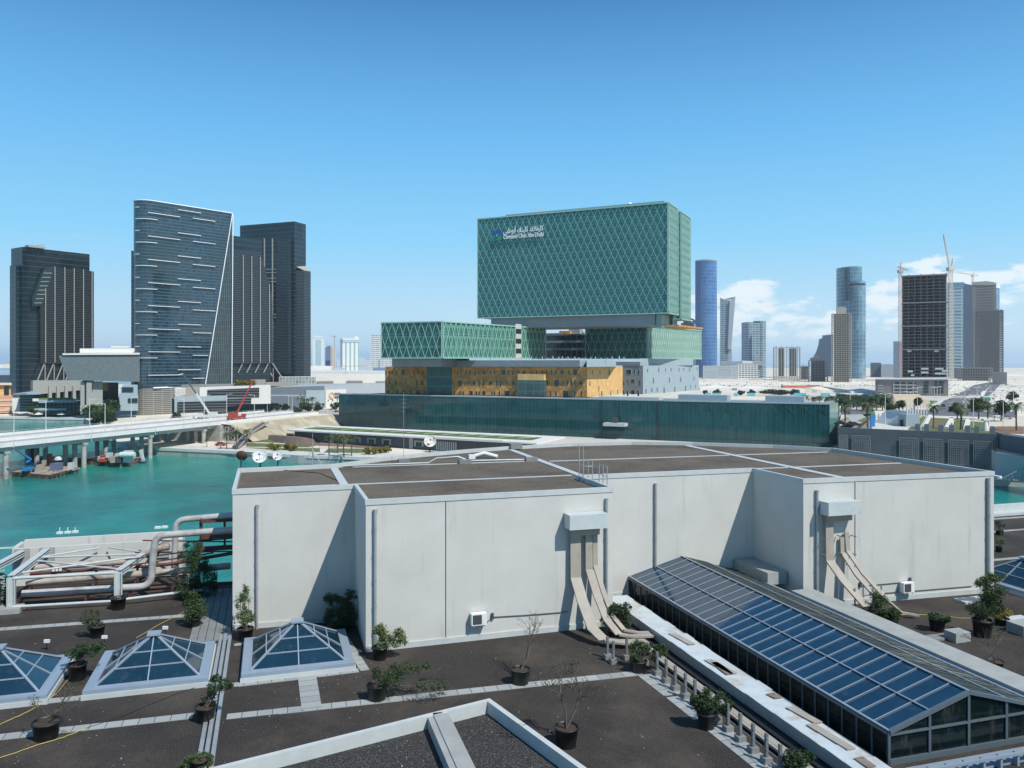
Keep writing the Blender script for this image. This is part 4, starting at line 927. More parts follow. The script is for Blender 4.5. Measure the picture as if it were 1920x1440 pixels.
MB().prism([PY(1155,424),PY(1200,418),PY(1204,440),PY(1160,446)],O1+.6,Z0w-2).build('upper_band',bluest,cl)
# windows: each its own part, with a pale reveal and a dark pane
def window(p,x,n,w_,h_,mat_s):
    f=MB().box(p-x*(w_/2+.14)+Vector((0,0,-.14)),x*(w_+.28),n*.10,(0,0,h_+.28)).build('window',mat_s,cl)
    MB().box(p-x*w_/2+n*.08,x*w_,n*.06,(0,0,h_)).build('pane',darkpane,f)
def wins(px_list,p,q,mat_s,vis=1):
    d=(q-p);x=d.normalized();n=Vector((x.y,-x.x,0))
    for px,py,w_,h_ in px_list:
        s=lerpx(p,q,px); z=H-(py-HZ)/F*s.y; window(Vector((s.x,s.y,z))+n*.02,x,n,w_,h_,mat_s)
S,T_,Q=(.8,2.9),(.9,3.2),(2.0,2.3)
fr_=[]
for x_,k in [(858,'s'),(865,'s'),(874,'s'),(882,'s'),(891,'s'),(898,'s'),(908,'q'),(920,'s'),(928,'s'),(944,'Q'),(953,'s'),(962,'s'),(972,'s'),(983,'q'),(998,'s'),(1006,'s'),(1017,'s'),(1025,'s'),(1034,'s'),(1043,'s'),(1054,'q'),(1067,'s'),(1079,'Q')]:
    w_,h_={'s':(.75,2.3),'q':(1.7,1.9),'Q':(2.4,2.6)}[k]; fr_.append((x_,703 if k!='q' else 702,w_,h_))
for x_,k in [(849,'s'),(863,'Q'),(874,'s'),(879,'s'),(889,'q'),(899,'S'),(907,'S'),(920,'q'),(932,'S'),(939,'S'),(950,'s'),(963,'q'),(1027,'s'),(1044,'Q'),(1056,'s'),(1064,'s'),(1072,'S'),(1078,'s'),(1089,'q')]:
    w_,h_={'s':(.7,2.1),'q':(1.7,1.9),'Q':(2.3,3.0),'S':(.8,3.2)}[k]; fr_.append((x_,724 if k in 'QS' else 721.5,w_,h_))
for x_,k in [(853,'s'),(863,'s'),(869,'s'),(884,'q'),(894,'s'),(899,'s'),(908,'q'),(923,'s'),(928,'s'),(937,'s'),(951,'Q'),(963,'s'),(1033,'s'),(1043,'s'),(1061,'Q'),(1078,'s'),(1091,'s')]:
    w_,h_={'s':(.7,2.6),'q':(1.7,2.8),'Q':(2.6,2.8)}[k]; fr_.append((x_,743,w_,h_))
wins(fr_,a4,a5,sillm)
wins([(1111,702.5,.8,2.0),(1125,702,.8,2.0),(1142,702.5,1.0,2.4),(1106,722.5,.8,2.0),(1128,743,1.0,2.6),(1145,741,.7,2.2),(1158,739,.7,2.2)],bq[1]+CV*.15,bq[2]+CV*.15,sillm)
wins([(724,702,.7,2),(731,702,.7,2),(736,702,.7,2),(744,702,.7,2),(756,702,2.2,2.6),(777,702,.7,2),(784,702,.7,2),(793,702,.7,2),(731,720,.7,1.6),(742,722,.7,2.4),(782,722,.7,2.4),(792,722,1.6,2.4),(728,740,.7,2.4),(745,740,.7,2.4),(757,740,1.6,2.4),(770,740,.7,2.4),(784,740,2,2.4),(797,740,.7,2.4)],a1,a2,ochre)
wins([(1179,702,2.6,2.6),(1190,700,.7,2.2),(1198,702,.8,2.6),(1170,723,.7,2.8),(1178,719,.7,2.2),(1187,718,2,2),(1200,723,.8,3),(1170,740,.7,2.4),(1177,742,.7,2.8),(1187,739,2,2.2),(1197,742,.8,2.8)],g1,g2,sillb)
wins([(1214,697,.8,1.6),(1235,697,.8,2.2),(1248,697,.7,1.8),(1258,696,.7,1.8),(1273,696,.7,1.8),(1282,695,.7,1.6),(1293,696,.8,1.8),(1307,694,.7,1.6),(1225,719,.9,3),(1255,717,.9,2.8),(1276,716,.9,2.8),(1301,713,.8,2.2),(1211,737,.9,2.2),(1222,735,.9,2.2),(1232,734,.8,2.2),(1245,737,1.0,3),(1265,735,.9,3),(1285,733,.9,3),(1295,728,.6,1.8),(1304,727,.6,1.8)],g2+n3*1.2,g3+n3*1.2,sillb)
# glazed bay in the middle of the stone front
b1=lerpx(a4,a5,976)-CW*3.4;b2=lerpx(a4,a5,1025)-CW*3.4
MB().prism([b1,b2,b2+CW*3.4,b1+CW*3.4],O0,29.4,0,top=1).build('bay_window',[facade('bay_glass',(.035,.085,.085),(.16,.22,.22),fh=4,fv=4.2,lh=.04,lv=.04,rough=.1,var=.25),ochrb],cl)
MB().prism([b1,b2,b2+CW*3.3,b1+CW*3.3],29.4,32.4).build('bay_head',[ochrb],cl)
# --- long glass base
pA,pB=C(-266.2,343.7),C(-23.5,343.7); pC=PY(1571,338)
MB().prism([pA,pB,pC,C(-90,372),C(-255,372)],2.5,21.2,0,top=1).build('glass_base',[baseg,gband],cl)
wallq(pB+Vector((.12,-.1,0)),pC+Vector((.12,-.1,0)),2.5,21.2,facade('corner_glass',(.10,.22,.20),(.16,.32,.29),fh=3.4,fv=1.9,lh=.05,lv=.1,rough=.12,var=.3,spec=.5),'base_side_glass',cl)
m=MB(); m.box(C(-266.4,343.5,21.2),C(-23.4,0)-C(-266.4,0),CW*1.6,(0,0,.55)); m.build('base_coping',bluesl,cl)
for px in (1128,1234): 
    s=lerpx(pA,pB,px); MB().box(Vector((s.x-.18,s.y-.3,2.5)),(.36,0,0),(0,.3,0),(0,0,18.6)).build('base_joint',darkpane,cl)
m=MB()                                     # roof trusses seen behind the base glass as slim proud bars
for k in range(30):
    c_=-120+k*3.2
    m.bar(C(c_,343.55,21),C(c_,343.55,14.8 if k%2 else 17.0),.16,.12,up=CW)
    if k>14: m.bar(C(c_,343.55,20.4 if k%2 else 17.2),C(c_+3.2,343.55,17.2 if k%2 else 20.4),.14,.12,up=CW)
m.build('glass_ribs',pm('dim_rib',(.035,.11,.11),.4,.1,1),cl)
for px0,px1,hh in ((1262,1356,2.6),(1429,1503,2.7),(1110,1225,1.1)):
    s=lerpx(pA,pB,px0)+CW*9; e=lerpx(pA,pB,px1)+CW*9
    MB().box(Vector((s.x,s.y,21.2)),e-s,CW*8,(0,0,hh)).build('roof_plant_room',[bluesl if px0!=1110 else coping],cl)
s=lerpx(pA,pB,1157)
m=MB(); m.cbox(s-CW*2.4,CV,10,4.8,9.8,11.2); m.build('canopy_box',coping,cl); MB().cbox(s-CW*2.4,CV,2.2,1.6,11.2,13.6).build('canopy_plant',grate,cl)
# --- ground for the clinic pavilion with its striped green roof
# ================================================================== water, land, quays
SH=[(-3000,560),(-600,525),(-345,517),(-269,503),(-232,450),(-200,392),(-186,366),(-147,330),(-110,317),(-81,303),(-30,291),(149,247),(300,205),(900,60),(3000,-500)]
def shoreY(x):
    for (x0,y0),(x1,y1) in zip(SH,SH[1:]):
        if x0<=x<=x1: return y0+(y1-y0)*(x-x0)/(x1-x0)
    return SH[0][1] if x<SH[0][0] else SH[-1][1]
def ywall(x): return 284-(x-115.7)*.642
def hz(x,y):
    lo=2.9+1.1*sm((y-shoreY(x)-12)/60)
    if x>.4095*y and y>=ywall(x)-.01: return lo+(14.4-lo)*(1-sm((y-330)/480))
    return lo
def watermat():
    m,t,b=newmat('turquoise_water'); v=pos(t); s=t.nodes.new('ShaderNodeSeparateXYZ'); t.links.new(v,s.inputs[0])
    far=rr(t,s.outputs[1],600,1400,0,1,True)
    n=tnoise(t,v,.022,4,.6); c=mixc(t,rr(t,n,.38,.62,0,1,True),(.003,.150,.142),(.006,.250,.210)); 
    # shallow sandbank patch near the mall and shelf by the quay
    n2=tnoise(t,v,.008,2,.5); c=mixc(t,rr(t,n2,.5,.62,0,.55,True),c,(.012,.28,.21))
    c=mixc(t,far,c,(.015,.12,.20)); t.links.new(c,b.inputs['Base Color'])
    b.inputs['Roughness'].default_value=.12; b.inputs['Specular IOR Level'].default_value=.38
    mp=t.nodes.new('ShaderNodeMapping'); mp.inputs['Scale'].default_value=(1,.55,1); mp.inputs['Rotation'].default_value=(0,0,.5); t.links.new(v,mp.inputs[0])
    h=mnode(t,'ADD',tnoise(t,mp.outputs[0],.55,5,.7),mnode(t,'MULTIPLY',tnoise(t,mp.outputs[0],.07,3,.5),2.0)); bumpn(t,b,h,.45,.8); return m
struct(MB().face([(-26000,-200,0),(26000,-200,0),(26000,30000,0),(-26000,30000,0)]).build('water',watermat(),None,origin=(0,0,0)))
def groundmat():
    m,t,b=newmat('sandy_ground'); v=pos(t)
    n=tnoise(t,v,.012,6,.65); c=mixc(t,rr(t,n,.38,.62,0,1,True),(.56,.50,.40),(.70,.64,.54)); c=mixc(t,rr(t,tnoise(t,v,.06,6,.7),.52,.7,0,.6,True),c,(.33,.30,.26))
    c=mixc(t,rr(t,tnoise(t,v,.004,3,.5),.5,.62,0,.5,True),c,(.42,.42,.41)); t.links.new(c,b.inputs['Base Color']); b.inputs['Roughness'].default_value=.9; return m
gmat=groundmat()
xs=[-6000,-3000,-1800,-1200,-900,-600,-480,-400,-345,-300,-269,-250,-232,-215,-200,-186,-165,-147,-130,-110,-95,-81,-60,-30,0,30,60,90,120,149,180,220,260,300,400,600,900,1400,2200,3500,6000,9000]
def farY(x):
    if x<-770: return 560 if x<-1700 else 620
    if x<-480: return 1250
    if x<-250: return 1900
    return 5200
m=MB()
ts=[0,.004,.012,.02,.03,.045,.065,.09,.13,.2,.3,.45,.7,1]
for x0,x1 in zip(xs,xs[1:]):
    for t0,t1 in zip(ts,ts[1:]):
        q=[]
        fy=farY((x0+x1)/2)
        for x,t_ in ((x0,t0),(x1,t0),(x1,t1),(x0,t1)):
            y=shoreY(x); y=y+(max(fy,y+80)-y)*t_
            lo=2.9+1.1*sm((y-shoreY(x)-12)/60); q.append((x,y,lo))
        m.face(q)
    m.face([(x0,shoreY(x0),-2),(x1,shoreY(x1),-2),(x1,shoreY(x1),2.9),(x0,shoreY(x0),2.9)],None,1)
quay_m=pm('quay_concrete',(.38,.40,.37),.8,.1,.3,c2=(.17,.2,.18),thr=(.5,.7))
struct(m.build('ground',[gmat,quay_m],None,origin=(0,0,0)))
m=MB()                                        # raised terrace on the right, above the dark retaining wall
rs=[.4095,.45,.5,.55,.605,.66,.75,.9,1.1]; 
def wy(r): return (284+115.7*.642)/(1+.642*r)
tt=[0,.03,.07,.12,.18,.26,.35,.45,.56,.68,.82,1]
for r0,r1 in zip(rs,rs[1:]):
    for t0,t1 in zip(tt,tt[1:]):
        q=[]
        for r,t_ in ((r0,t0),(r1,t0),(r1,t1),(r0,t1)):
            y=wy(r)+(840-wy(r))*t_; x=r*y+.02; q.append((x,y,hz(x,y+.05)))
        m.face(q)
    a,b=wy(r0),wy(r1); m.face([(r0*a,a,2),(r1*b,b,2),(r1*b,b,14.4),(r0*a,a,14.4)],None,1)
for t0,t1 in zip(tt,tt[1:]):
    y0=wy(.4095)+(840-wy(.4095))*t0;y1=wy(.4095)+(840-wy(.4095))*t1; m.face([(.4095*y0,y0,2),(.4095*y1,y1,2),(.4095*y1,y1,hz(.41*y1+1,y1)),(.4095*y0,y0,hz(.41*y0+1,y0))],None,1)
struct(m.build('terrace',[gmat,quay_m],None,origin=(0,0,0)))
prom_m=facade('promenade_paving',(.56,.54,.48),(.42,.41,.38),fh=3,fv=3,lh=.04,lv=.04,rough=.8,rline=.8,var=.08,spec=.3)
def offs(d0,d1,x0,x1,z0,z1,mat,name,step=10):
    m=MB(); x=x0
    while x<x1:
        xx=min(x+step,x1)
        p0,p1=shoreY(x),shoreY(xx)
        m.face([(x,p0+d0,z1),(xx,p1+d0,z1),(xx,p1+d1,z1),(x,p0+d1,z1)]); m.face([(x,p0+d0,z0),(xx,p1+d0,z0),(xx,p1+d0,z1),(x,p0+d0,z1)]); x=xx
    return struct(m.build(name,mat,None))
kerbw=pm('quay_white_edge',(.62,.61,.56),.7,.06,.5)
for a,b in ((-620,-269),(-147,-60),(-60,149),(149,420)): offs(-.25,1.2,a,b,1.9,3.05,kerbw,'quay_edge')
for a,b in ((-620,-269),(-147,149),(149,420)): offs(1.25,12,a,b,2.6,2.96,prom_m,'promenade')
grassm=pm('lawn',(.10,.13,.035),.95,.25,.4,c2=(.20,.17,.07),thr=(.5,.7))
grassg=pm('fresh_lawn',(.075,.14,.03),.95,.2,.5,c2=(.12,.17,.05),thr=(.5,.7))
brownm=pm('brown_planting',(.22,.12,.07),.95,.3,.6,c2=(.12,.09,.05))
def sheet(pp,mat,name,dz=.05,kind='stuff',n=6,dzs=None):
    """quad patch following the land: pp = 4 photo corners of a patch on the ground (near-left, near-right, far-right, far-left)"""
    c=[gp(*p) for p in pp]; m=MB(); 
    P=lambda i,j:(c[0].lerp(c[1],i/n)).lerp(c[3].lerp(c[2],i/n),j/n)
    def Q(i,j): p=P(i,j); return (p.x,p.y,hz(p.x,p.y)+dz)
    for i in range(n):
        for j in range(n): m.face([Q(i,j),Q(i+1,j),Q(i+1,j+1),Q(i,j+1)])
    o=m.build(name,mat,None); o['kind']=kind; return o
asph=pm('asphalt',(.12,.12,.125),.9,.1,.2,c2=(.17,.165,.16),thr=(.5,.65))
pale_road=pm('dusty_road',(.36,.355,.34),.9,.1,.2)
for pp,mt in (([(455,848),(600,852),(600,826),(470,820)],grassm),([(600,853),(735,846),(735,836),(620,838)],grassm),([(500,822),(560,838),(560,826),(515,812)],grassg)):
    sheet(pp,mt,'grass')
for pp in ([(455,839.5),(735,842),(735,841),(455,838)],): sheet(pp,prom_m,'path',.09,'structure')
sheet([(560,834),(725,843),(722,839),(565,829)],brownm,'planting_bed',.07)
sheet([(470,790),(640,784),(640,776),(500,779)],pale_road,'road',.06,'structure'); sheet([(470,775),(640,772),(640,768),(480,770)],pale_road,'road',.06,'structure')
# sloping brown berm and lawn mound near the ramp
m=MB(); 
for i in range(12):
    a,b=i/12,(i+1)/12
    def pt(t_,top): 
        px=478+t_*130; pyb=816+9*math.sin(t_*2.3)+t_*4+ (7*math.sin(t_*math.pi)); pyt=815+t_*12
        q=gp(px,pyb); 
        if not top: return q
        return Vector((q.x,q.y+3,q.z+max(.3,(pyb-pyt)*q.y/F)))
    m.face([pt(a,0),pt(b,0),pt(b,1),pt(a,1)]); m.face([pt(a,1),pt(b,1),pt(b,1)+Vector((0,6,-.2)),pt(a,1)+Vector((0,6,-.2))],None,1)
m.build('garden_mound',[pm('mound_side',(.13,.105,.085),.95,.2,.5),brownm],None,label='curved brown garden wall mound left of the striped green roof',category='garden wall')
# ------------------------------------------------------------------ long pavilion with a striped green roof
dgrey=pm('charcoal_panel',(.085,.088,.095),.7,.1,.5); offw=pm('white_concrete',(.66,.65,.61),.7,.05,.4)
f0,f1,k1,k0=G(538,805.5,8.5),G(1006,830.5,8.5),G(1060,819,8.5),G(601,797,8.5)
pv=thing('garden_pavilion','long low dark pavilion with a grass roof crossed by white stripes','pavilion',Vector(((f0.x+f1.x)/2,(f0.y+f1.y)/2+6,3)))
xd=(f1-f0).normalized(); yd=(k0-f0)
MB().prism([f0,f1,k1,k0],7.9,8.45).build('roof_slab',offw,pv)
i0,i1,i2,i3=f0.lerp(k1,.035)+xd*3,f1+(k1-f1)*.3-xd*6,k1-(k1-f1)*.25-xd*7,k0-(k0-f0)*.28+xd*3
i0=f0+(k0-f0)*.26+xd*4
MB().face([(p.x,p.y,8.52) for p in (i0,i1,i2,i3)]).build('roof_lawn',grassg,pv)
for k in range(13):
    t_=(k+.6)/13; p=i3.lerp(i2,t_); q=i0.lerp(i1,t_); e=p.lerp(q,.62)-xd*4.5
    MB().box(Vector((p.x,p.y,8.5)),(.9*xd.x,.9*xd.y,0),Vector((e.x-p.x,e.y-p.y,0)),(0,0,.06)).build('roof_stripe',offw,pv)
wi=[f0+xd*3+(k0-f0).normalized()*2,f1-xd*14+(k1-f1).normalized()*2,k1-xd*14,k0]
MB().prism([(p.x,p.y) for p in wi],2.9,7.9).build('wall',dgrey,pv)
nn=Vector((xd.y,-xd.x,0))
for px in (545,641,669,697,725,786):
    s=lerpx(wi[0],wi[1],px); p=Vector((s.x,s.y,4.4))
    f=MB().box(p-xd*2.3+nn*.02,xd*4.6,nn*.25,(0,0,2.3)).build('window',conc,pv); MB().box(p-xd*1.4+nn*.27,xd*2.8,nn*.04,(0,0,1.7)).build('pane',darkpane,f)
for px in (620,768): s=lerpx(wi[0],wi[1],px); MB().box(Vector((s.x,s.y,2.9))+nn*.03,xd*1.8,nn*.3,(0,0,5)).build('pier',conc,pv)
m=MB()
for px in range(818,858,4): s=lerpx(wi[0],wi[1],px); m.box(Vector((s.x,s.y,3.2))+nn*.05,xd*.5,nn*.1,(0,0,3.6),0)
m.build('glazing_bars',coping,pv)
s0,s1=lerpx(wi[0],wi[1],826),lerpx(wi[0],wi[1],960); MB().box(Vector((s0.x,s0.y,8.9))+nn*7,s1-s0,nn*-3,(0,0,.35)).build('lower_canopy',offw,pv)
# ------------------------------------------------------------------ bridge
BN=Vector((-164,261,0)); BD=Vector((.35,.937,0)).normalized(); BP=Vector((-.937,.35,0)).normalized()
br=thing('road_bridge','white concrete road bridge with two parallel decks over the turquoise channel','bridge',BN)
V3_=lambda p,z:Vector((p.x,p.y,z))
brw=pm('bridge_white',(.68,.68,.66),.6,.05,.2,c2=(.56,.56,.53),thr=(.5,.7)); brg=pm('bridge_girder',(.40,.43,.42),.7,.08,.2); brp=pm('bridge_pier_concrete',(.38,.38,.35),.8,.12,.3,c2=(.26,.26,.24))
def bb(t0,t1,o0,o1,z0,z1): return BN+BD*t0+BP*o0+Vector((0,0,z0)),BD*(t1-t0),BP*(o1-o0),(0,0,z1-z0)
for o in (0,19):
    MB().box(*bb(-150,98,o+1.2,o+14.8,9.05,10.5)).build('girder',brg,br)
    MB().box(*bb(-150,175,o,o+16,10.5,10.95)).build('deck_slab',brw,br)
    MB().box(*bb(-150,175,o+.5,o+15.5,10.95,10.99)).build('road_surface',pale_road,br)
    for oo in (o,o+15.7): MB().box(*bb(-150,175,oo,oo+.3,10.95,12.0)).build('barrier',brw,br)
    m=MB()
    for oo in (o+.15,o+15.85):
        for k in range(82): m.box(*bb(-150+k*4,-149.85+k*4,oo-.06,oo+.06,12.0,12.55))
        m.box(*bb(-150,175,oo-.05,oo+.05,12.5,12.6))
    m.build('hand_rail',brg,br)
    for k in range(11): MB().box(*bb(-150+k*30.3-.15,-150+k*30.3+.15,o-.03,o+.02,9.2,11.9)).build('joint',brg,br)
    for t_ in (-60,-30,0,30,61,91):
        MB().box(*bb(t_-.9,t_+.9,o+.6,o+15.0,8.2,9.05)).build('pier_cap',brp,br)
        for q in (1.6,6.0,10.6): 
            c=BN+BD*t_+BP*(o+q); MB().cyl(c,.85,-1.5,8.2,12).build('pier',brp,br)
MB().box(*bb(98,101,-1,36,2,10.5)).build('abutment',brp,br)
MB().box(*bb(101,176,0.05,34.95,2,10.5)).build('embankment',brp,br)
m=MB()
for i in range(9):
    t0,t1=100+i*20,100+(i+1)*20; za=lambda t_:10.9-max(0,t_-176)*.062; wdt=lambda t_:16+3*math.sin(t_*.13)
    p,q=BN+BD*t0+BP*.02,BN+BD*t1+BP*.02; e,f=p-BP*wdt(t0),q-BP*wdt(t1)
    m.face([V3_(p,za(t0)),V3_(q,za(t1)),V3_(q-BP*5,za(t1)-.4),V3_(p-BP*5,za(t0)-.4)]); m.face([V3_(p-BP*5,za(t0)-.4),V3_(q-BP*5,za(t1)-.4),V3_(f,3.6),V3_(e,3.6)],None,1)
struct(m.build('bank',[gmat,pm('bank_scrub',(.33,.29,.20),.95,.2,.15,c2=(.46,.41,.31),thr=(.45,.6))],None))
m=MB(); a=BN+BD*176
c0_,c1_=a+BP*.2,a+BP*34.8; e=BD*110+Vector((12,0,0))
m.face([c0_+Vector((0,0,10.93)),c1_+Vector((0,0,10.93)),c1_+e+Vector((0,0,4.2)),c0_+e+Vector((0,0,4.2))]); m.face([c0_+Vector((0,0,2)),c0_+Vector((0,0,10.93)),c0_+e+Vector((0,0,4.2)),c0_+e+Vector((0,0,2))])
m.build('approach_ramp',pale_road,br)
def lamp(h=12,arms=1):
    r=thing('street_lamp','x','street lamp',(0,0,0),'white street lamps'); 
    MB().tube([(0,0,0),(0,0,h)],[.16,.09],6).build('pole',brw,r)
    m=MB(); 
    for s in ((1,) if arms==1 else (1,-1)): m.bar((0,0,h-.3),(s*2.0,0,h),.1)
    m.build('arm',brw,r); m=MB()
    for s in ((1,) if arms==1 else (1,-1)): m.box((s*1.7,-.18,h-.05),(s*.9,0,0),(0,.36,0),(0,0,.14))
    m.build('lamp_head',brw,r); return r
l1=lamp(12,1); l2=lamp(12,2); used=[0,0]
def place(o,first,loc,rz,label,sc=1,group=None):
    if not first[0]: first[0]=1; o.location=loc;o.rotation_euler=(0,0,rz);o['label']=label; o.scale=(sc,)*3; return o
    return dup(o,loc,rz,sc,label,group)
u1=[0];u2=[0]
def bridge_pt(px,off):
    r=(px-960)/F; b=BN+BP*off; t_=(r*b.y-b.x)/(BD.x-r*BD.y); p=b+BD*t_; return Vector((p.x,p.y,10.97))
for i,(px,off,n_) in enumerate([(26,.5,'nearest the left edge on the near deck'),(197,.5,'second on the near deck of the bridge'),(345,.5,'third on the near deck, in front of the white crane'),(86,34.4,'leftmost on the far side of the bridge'),(168,34.4,'far side of the bridge, in front of the stone piers'),(246,34.4,'far side of the bridge, left of the stone lattice base'),(383,17.5,'middle of the bridge, right of the white crane'),(425,17.5,'middle of the bridge, left of the red crane'),(477,.5,'last one on the near deck, right of the red crane')]):
    place(l1,u1,bridge_pt(px,off),R(200) if off<5 else R(20),'white street lamp, '+n_)
# ------------------------------------------------------------------ work barges under the bridge
rustm=pm('rusty_hull',(.10,.065,.05),.8,.35,.8,c2=(.22,.19,.15),thr=(.5,.7)); deckm=pm('barge_deck',(.32,.28,.22),.85,.2,.8,c2=(.18,.14,.11)); bluem=pm('blue_paint',(.02,.20,.50),.45,.08,1); redm=pm('red_paint',(.42,.055,.03),.45,.12,1); dblue=pm('blue_container',(.12,.14,.22),.6,.1,1); tank=pm('pale_tank',(.55,.60,.56),.5,.08,1)
def onW(px,py): return G(px,py,0)
p0,p1=onW(22,893),onW(93,899); p2=onW(148,884)
bx=(p2-p1).normalized(); 
bg1=thing('work_barge','flat rusty work barge moored against the left bridge pier','barge',(p0+p2)/2)
hull=[p0,p1,p2,p2+(p0-p1)]
MB().prism([(p.x,p.y) for p in hull],-.5,1.5,0,top=1).build('hull',[rustm,deckm],bg1)
for k in range(8):
    q=p1.lerp(p2,(k+.3)/8); MB().lathe(q+Vector((.2,-.3,.9)),[(.35,0),(.6,.1),(.6,.3),(.35,.4)],10,0,(.3,-1,0)).build('tyre_fender',rub,bg1)
def on1(px,py): return G(px,py,1.5)
q=on1(106,882); MB().cbox(q,bx,4.2,2.4,1.52,4.0).build('deck_container',dblue,None,label='slate blue container on the deck of the left barge',category='container')
q=on1(133,880); MB().cbox(q,bx,1.6,1.5,1.52,3.8).build('water_tank',coping,None,label='white upright tank at the right end of the left barge',category='tank')
q=on1(77,880); m=MB(); m.cbox(q,bx,2.6,2.2,1.52,3.1); m.prism([(q.x+.2,q.y),(q.x+1.6,q.y),(q.x+1.3,q.y+1)],3.1,4.6); m.build('deck_machine',[tray_m],None,label='cream machine under a raised cover on the left barge',category='machine')
q=on1(109,876)+Vector((0,0,2.5)); MB().lathe(q,[(.01,1.3),(.8,1.1),(1.2,.5),(1.25,0)],14).build('dome_tank',coping,None,label='round white dome tank behind the slate blue container',category='tank')
m=MB()
for i in range(7):
    a=on1(70+i*11,886-i*.6)+Vector((0,0,.15)); b_=a+bx*5; m.bar(a,b_,.25,.25)
m.build('timber_stack',pm('pale_timber',(.45,.39,.27),.8,.15,1),None,label='pale timber beams laid along the left barge deck',category='timber')
q=on1(53,886); bl=thing('boom_lift','bright blue boom lift with folded arm on the left barge','boom lift',q)
MB().cbox(q,bx,3.6,2,2.2,3.3).build('chassis',bluem,bl)
for s in (-1.3,1.3):
    for s2 in (-.9,.9): c=q+bx*s+Vector((bx.y,-bx.x,0))*s2; MB().lathe(c+Vector((0,0,.6)),[(.01,-.2),(.6,-.2),(.6,.2),(.01,.2)],12,0,(bx.y,-bx.x,0)).build('wheel',rub,bl)
MB().bar(q+bx*1.5+Vector((0,0,4.2)),q-bx*3.4+Vector((0,0,6.6)),.55,.6).bar(q+bx*1.5+Vector((0,0,4.2)),q-bx*1+Vector((0,0,3.5)),.5,.5).build('arm',bluem,bl); MB().bar(q-bx*3.4+Vector((0,0,6.6)),q-bx*9+Vector((0,0,9.2)),.35).build('inner_arm',dblue,bl)
MB().tube([onW(60,868)+Vector((0,0,1)),onW(60,868)+Vector((0,0,8))],.8,10).build('mooring_pile',[rustm],None,label='brown mooring pile behind the left barge',category='pile')
q=G(93,872,1.5);MB().cyl((q.x,q.y),.9,-1,5.5,12).build('mooring_pile',[pm('red_brown_pile',(.20,.09,.06),.8,.2,.6)],None,label='reddish brown steel pile beside the cream machine',category='pile')
# second barge
p0,p1,p2=onW(166,870),onW(226,876),onW(262,868)
bg2=thing('workboat','rusty wooden-sided workboat loaded with machinery right of the second pier','boat',(p0+p2)/2)
back=Vector((-1.5,7,0)); hull=[p0,p1,p2,p2+back*.8,p0+back]
MB().prism([(p.x,p.y) for p in hull],-.5,1.6,0,top=1).build('hull',[rustm,deckm],bg2)
m=MB(); m.bar(p0+Vector((0,0,1.75)),p1+Vector((0,0,1.75)),.25,.3); m.bar(p1+Vector((0,0,1.75)),p2+Vector((0,0,1.9)),.25,.3)
for k in range(12): q=p0.lerp(p1,k/12); m.bar(q+Vector((0,0,1.8)),q+Vector((0,0,2.6)),.12)
m.bar(p0+Vector((0,0,2.6)),p1+Vector((0,0,2.6)),.12); m.build('railing',[redst],bg2)
q=G(205,866,1.6); MB().cbox(q,(1,0),2,1.8,3.2,4.9).cbox(q+Vector((-2.8,.5,0)),(1,0),2.6,1.6,1.7,3.6).build('cabin',coping,bg2)
q=G(245,867,1.6); MB().cbox(q+Vector((-.8,0,0)),(1,0),3.0,2.0,1.7,5.9).cbox(q+Vector((-3.8,0,0)),(1,0),3,2.2,3.9,4.9).build('white_cabin',coping,bg2)
MB().tube([q+Vector((-3,-1.5,3)),q+Vector((2.2,-1.5,3))],1.0,12).build('tank',tank,bg2)
MB().cbox(q+Vector((-4.8,-.5,0)),(1,0),4,2.6,1.7,3.9).build('engine_block',grate,bg2)
q=G(194,866,1.6); MB().cbox(q,(1,0),2.8,1.6,1.7,2.9).tube([q+Vector((-1,0,1.9)),q+Vector((1.4,0,2.4))],.5,10).build('red_winch',redm,bg2)
q=G(212,868,1.6); MB().cbox(q,(1,0),1.6,1.4,1.7,4).build('tan_crate',tray_m,bg2)
p=onW(268,868); db=thing('outboard_dinghy','small dark blue dinghy with a white upturned engine at the workboat bow','dinghy',p)
MB().lathe(p,[(.01,0),(1.2,.2),(1.5,.9),(1.3,1.1)],12).build('hull',dblue,db); MB().bar(p+Vector((.2,0,.9)),p+Vector((-1,0,5)),1.0,.9).build('engine',coping,db)
# pontoon behind the piers
MB().cbox(G(120,864,.4),BP,34,6,-.5,1.3).build('dark_pontoon',rustm,None,label='long dark pontoon lying behind the bridge piers',category='pontoon')
# stair and scaffold at the bridge end
sc=thing('scaffold_tower','white scaffold tower under the end of the bridge','scaffold',gp(434,832))
q=gp(434,832); m=MB()
for dx_ in (-2,2):
    for dy_ in (-2,2): m.bar(q+Vector((dx_,dy_,0)),q+Vector((dx_,dy_,7.4)),.3)
for k in range(4):
    z=k*1.85
    m.bar(q+Vector((-2,-2,z)),q+Vector((2,-2,z+1.85)),.16); m.bar(q+Vector((2,-2,z)),q+Vector((-2,-2,z+1.85)),.16); m.bar(q+Vector((-2,-2,z+1.8)),q+Vector((2,-2,z+1.8)),.16); m.bar(q+Vector((2,-2,z)),q+Vector((2,2,z+1.85)),.16)
m.build('frame',tray_m,sc)
st=thing('access_stair','pale temporary stair ramp climbing right of the scaffold tower','stair',gp(444,838))
a=gp(436,842);b=gp(462,826)+Vector((0,0,3)); c=b+Vector((3,14,3.6))
m=MB(); 
for off in (0,2.6): m.bar(a+Vector((off,0,.6)),b+Vector((off,0,.6)),.4,.9); m.bar(b+Vector((off,0,.6)),c+Vector((off,0,.6)),.4,.9)
m.build('stringer',[tray_m],st); m=MB(); m.box(a+Vector((0,0,.3)),(2.6,0,0),b-a,(0,0,.2)); m.box(b+Vector((0,0,.3)),(2.6,0,0),c-b,(0,0,.2)); m.build('treads',grate,st)
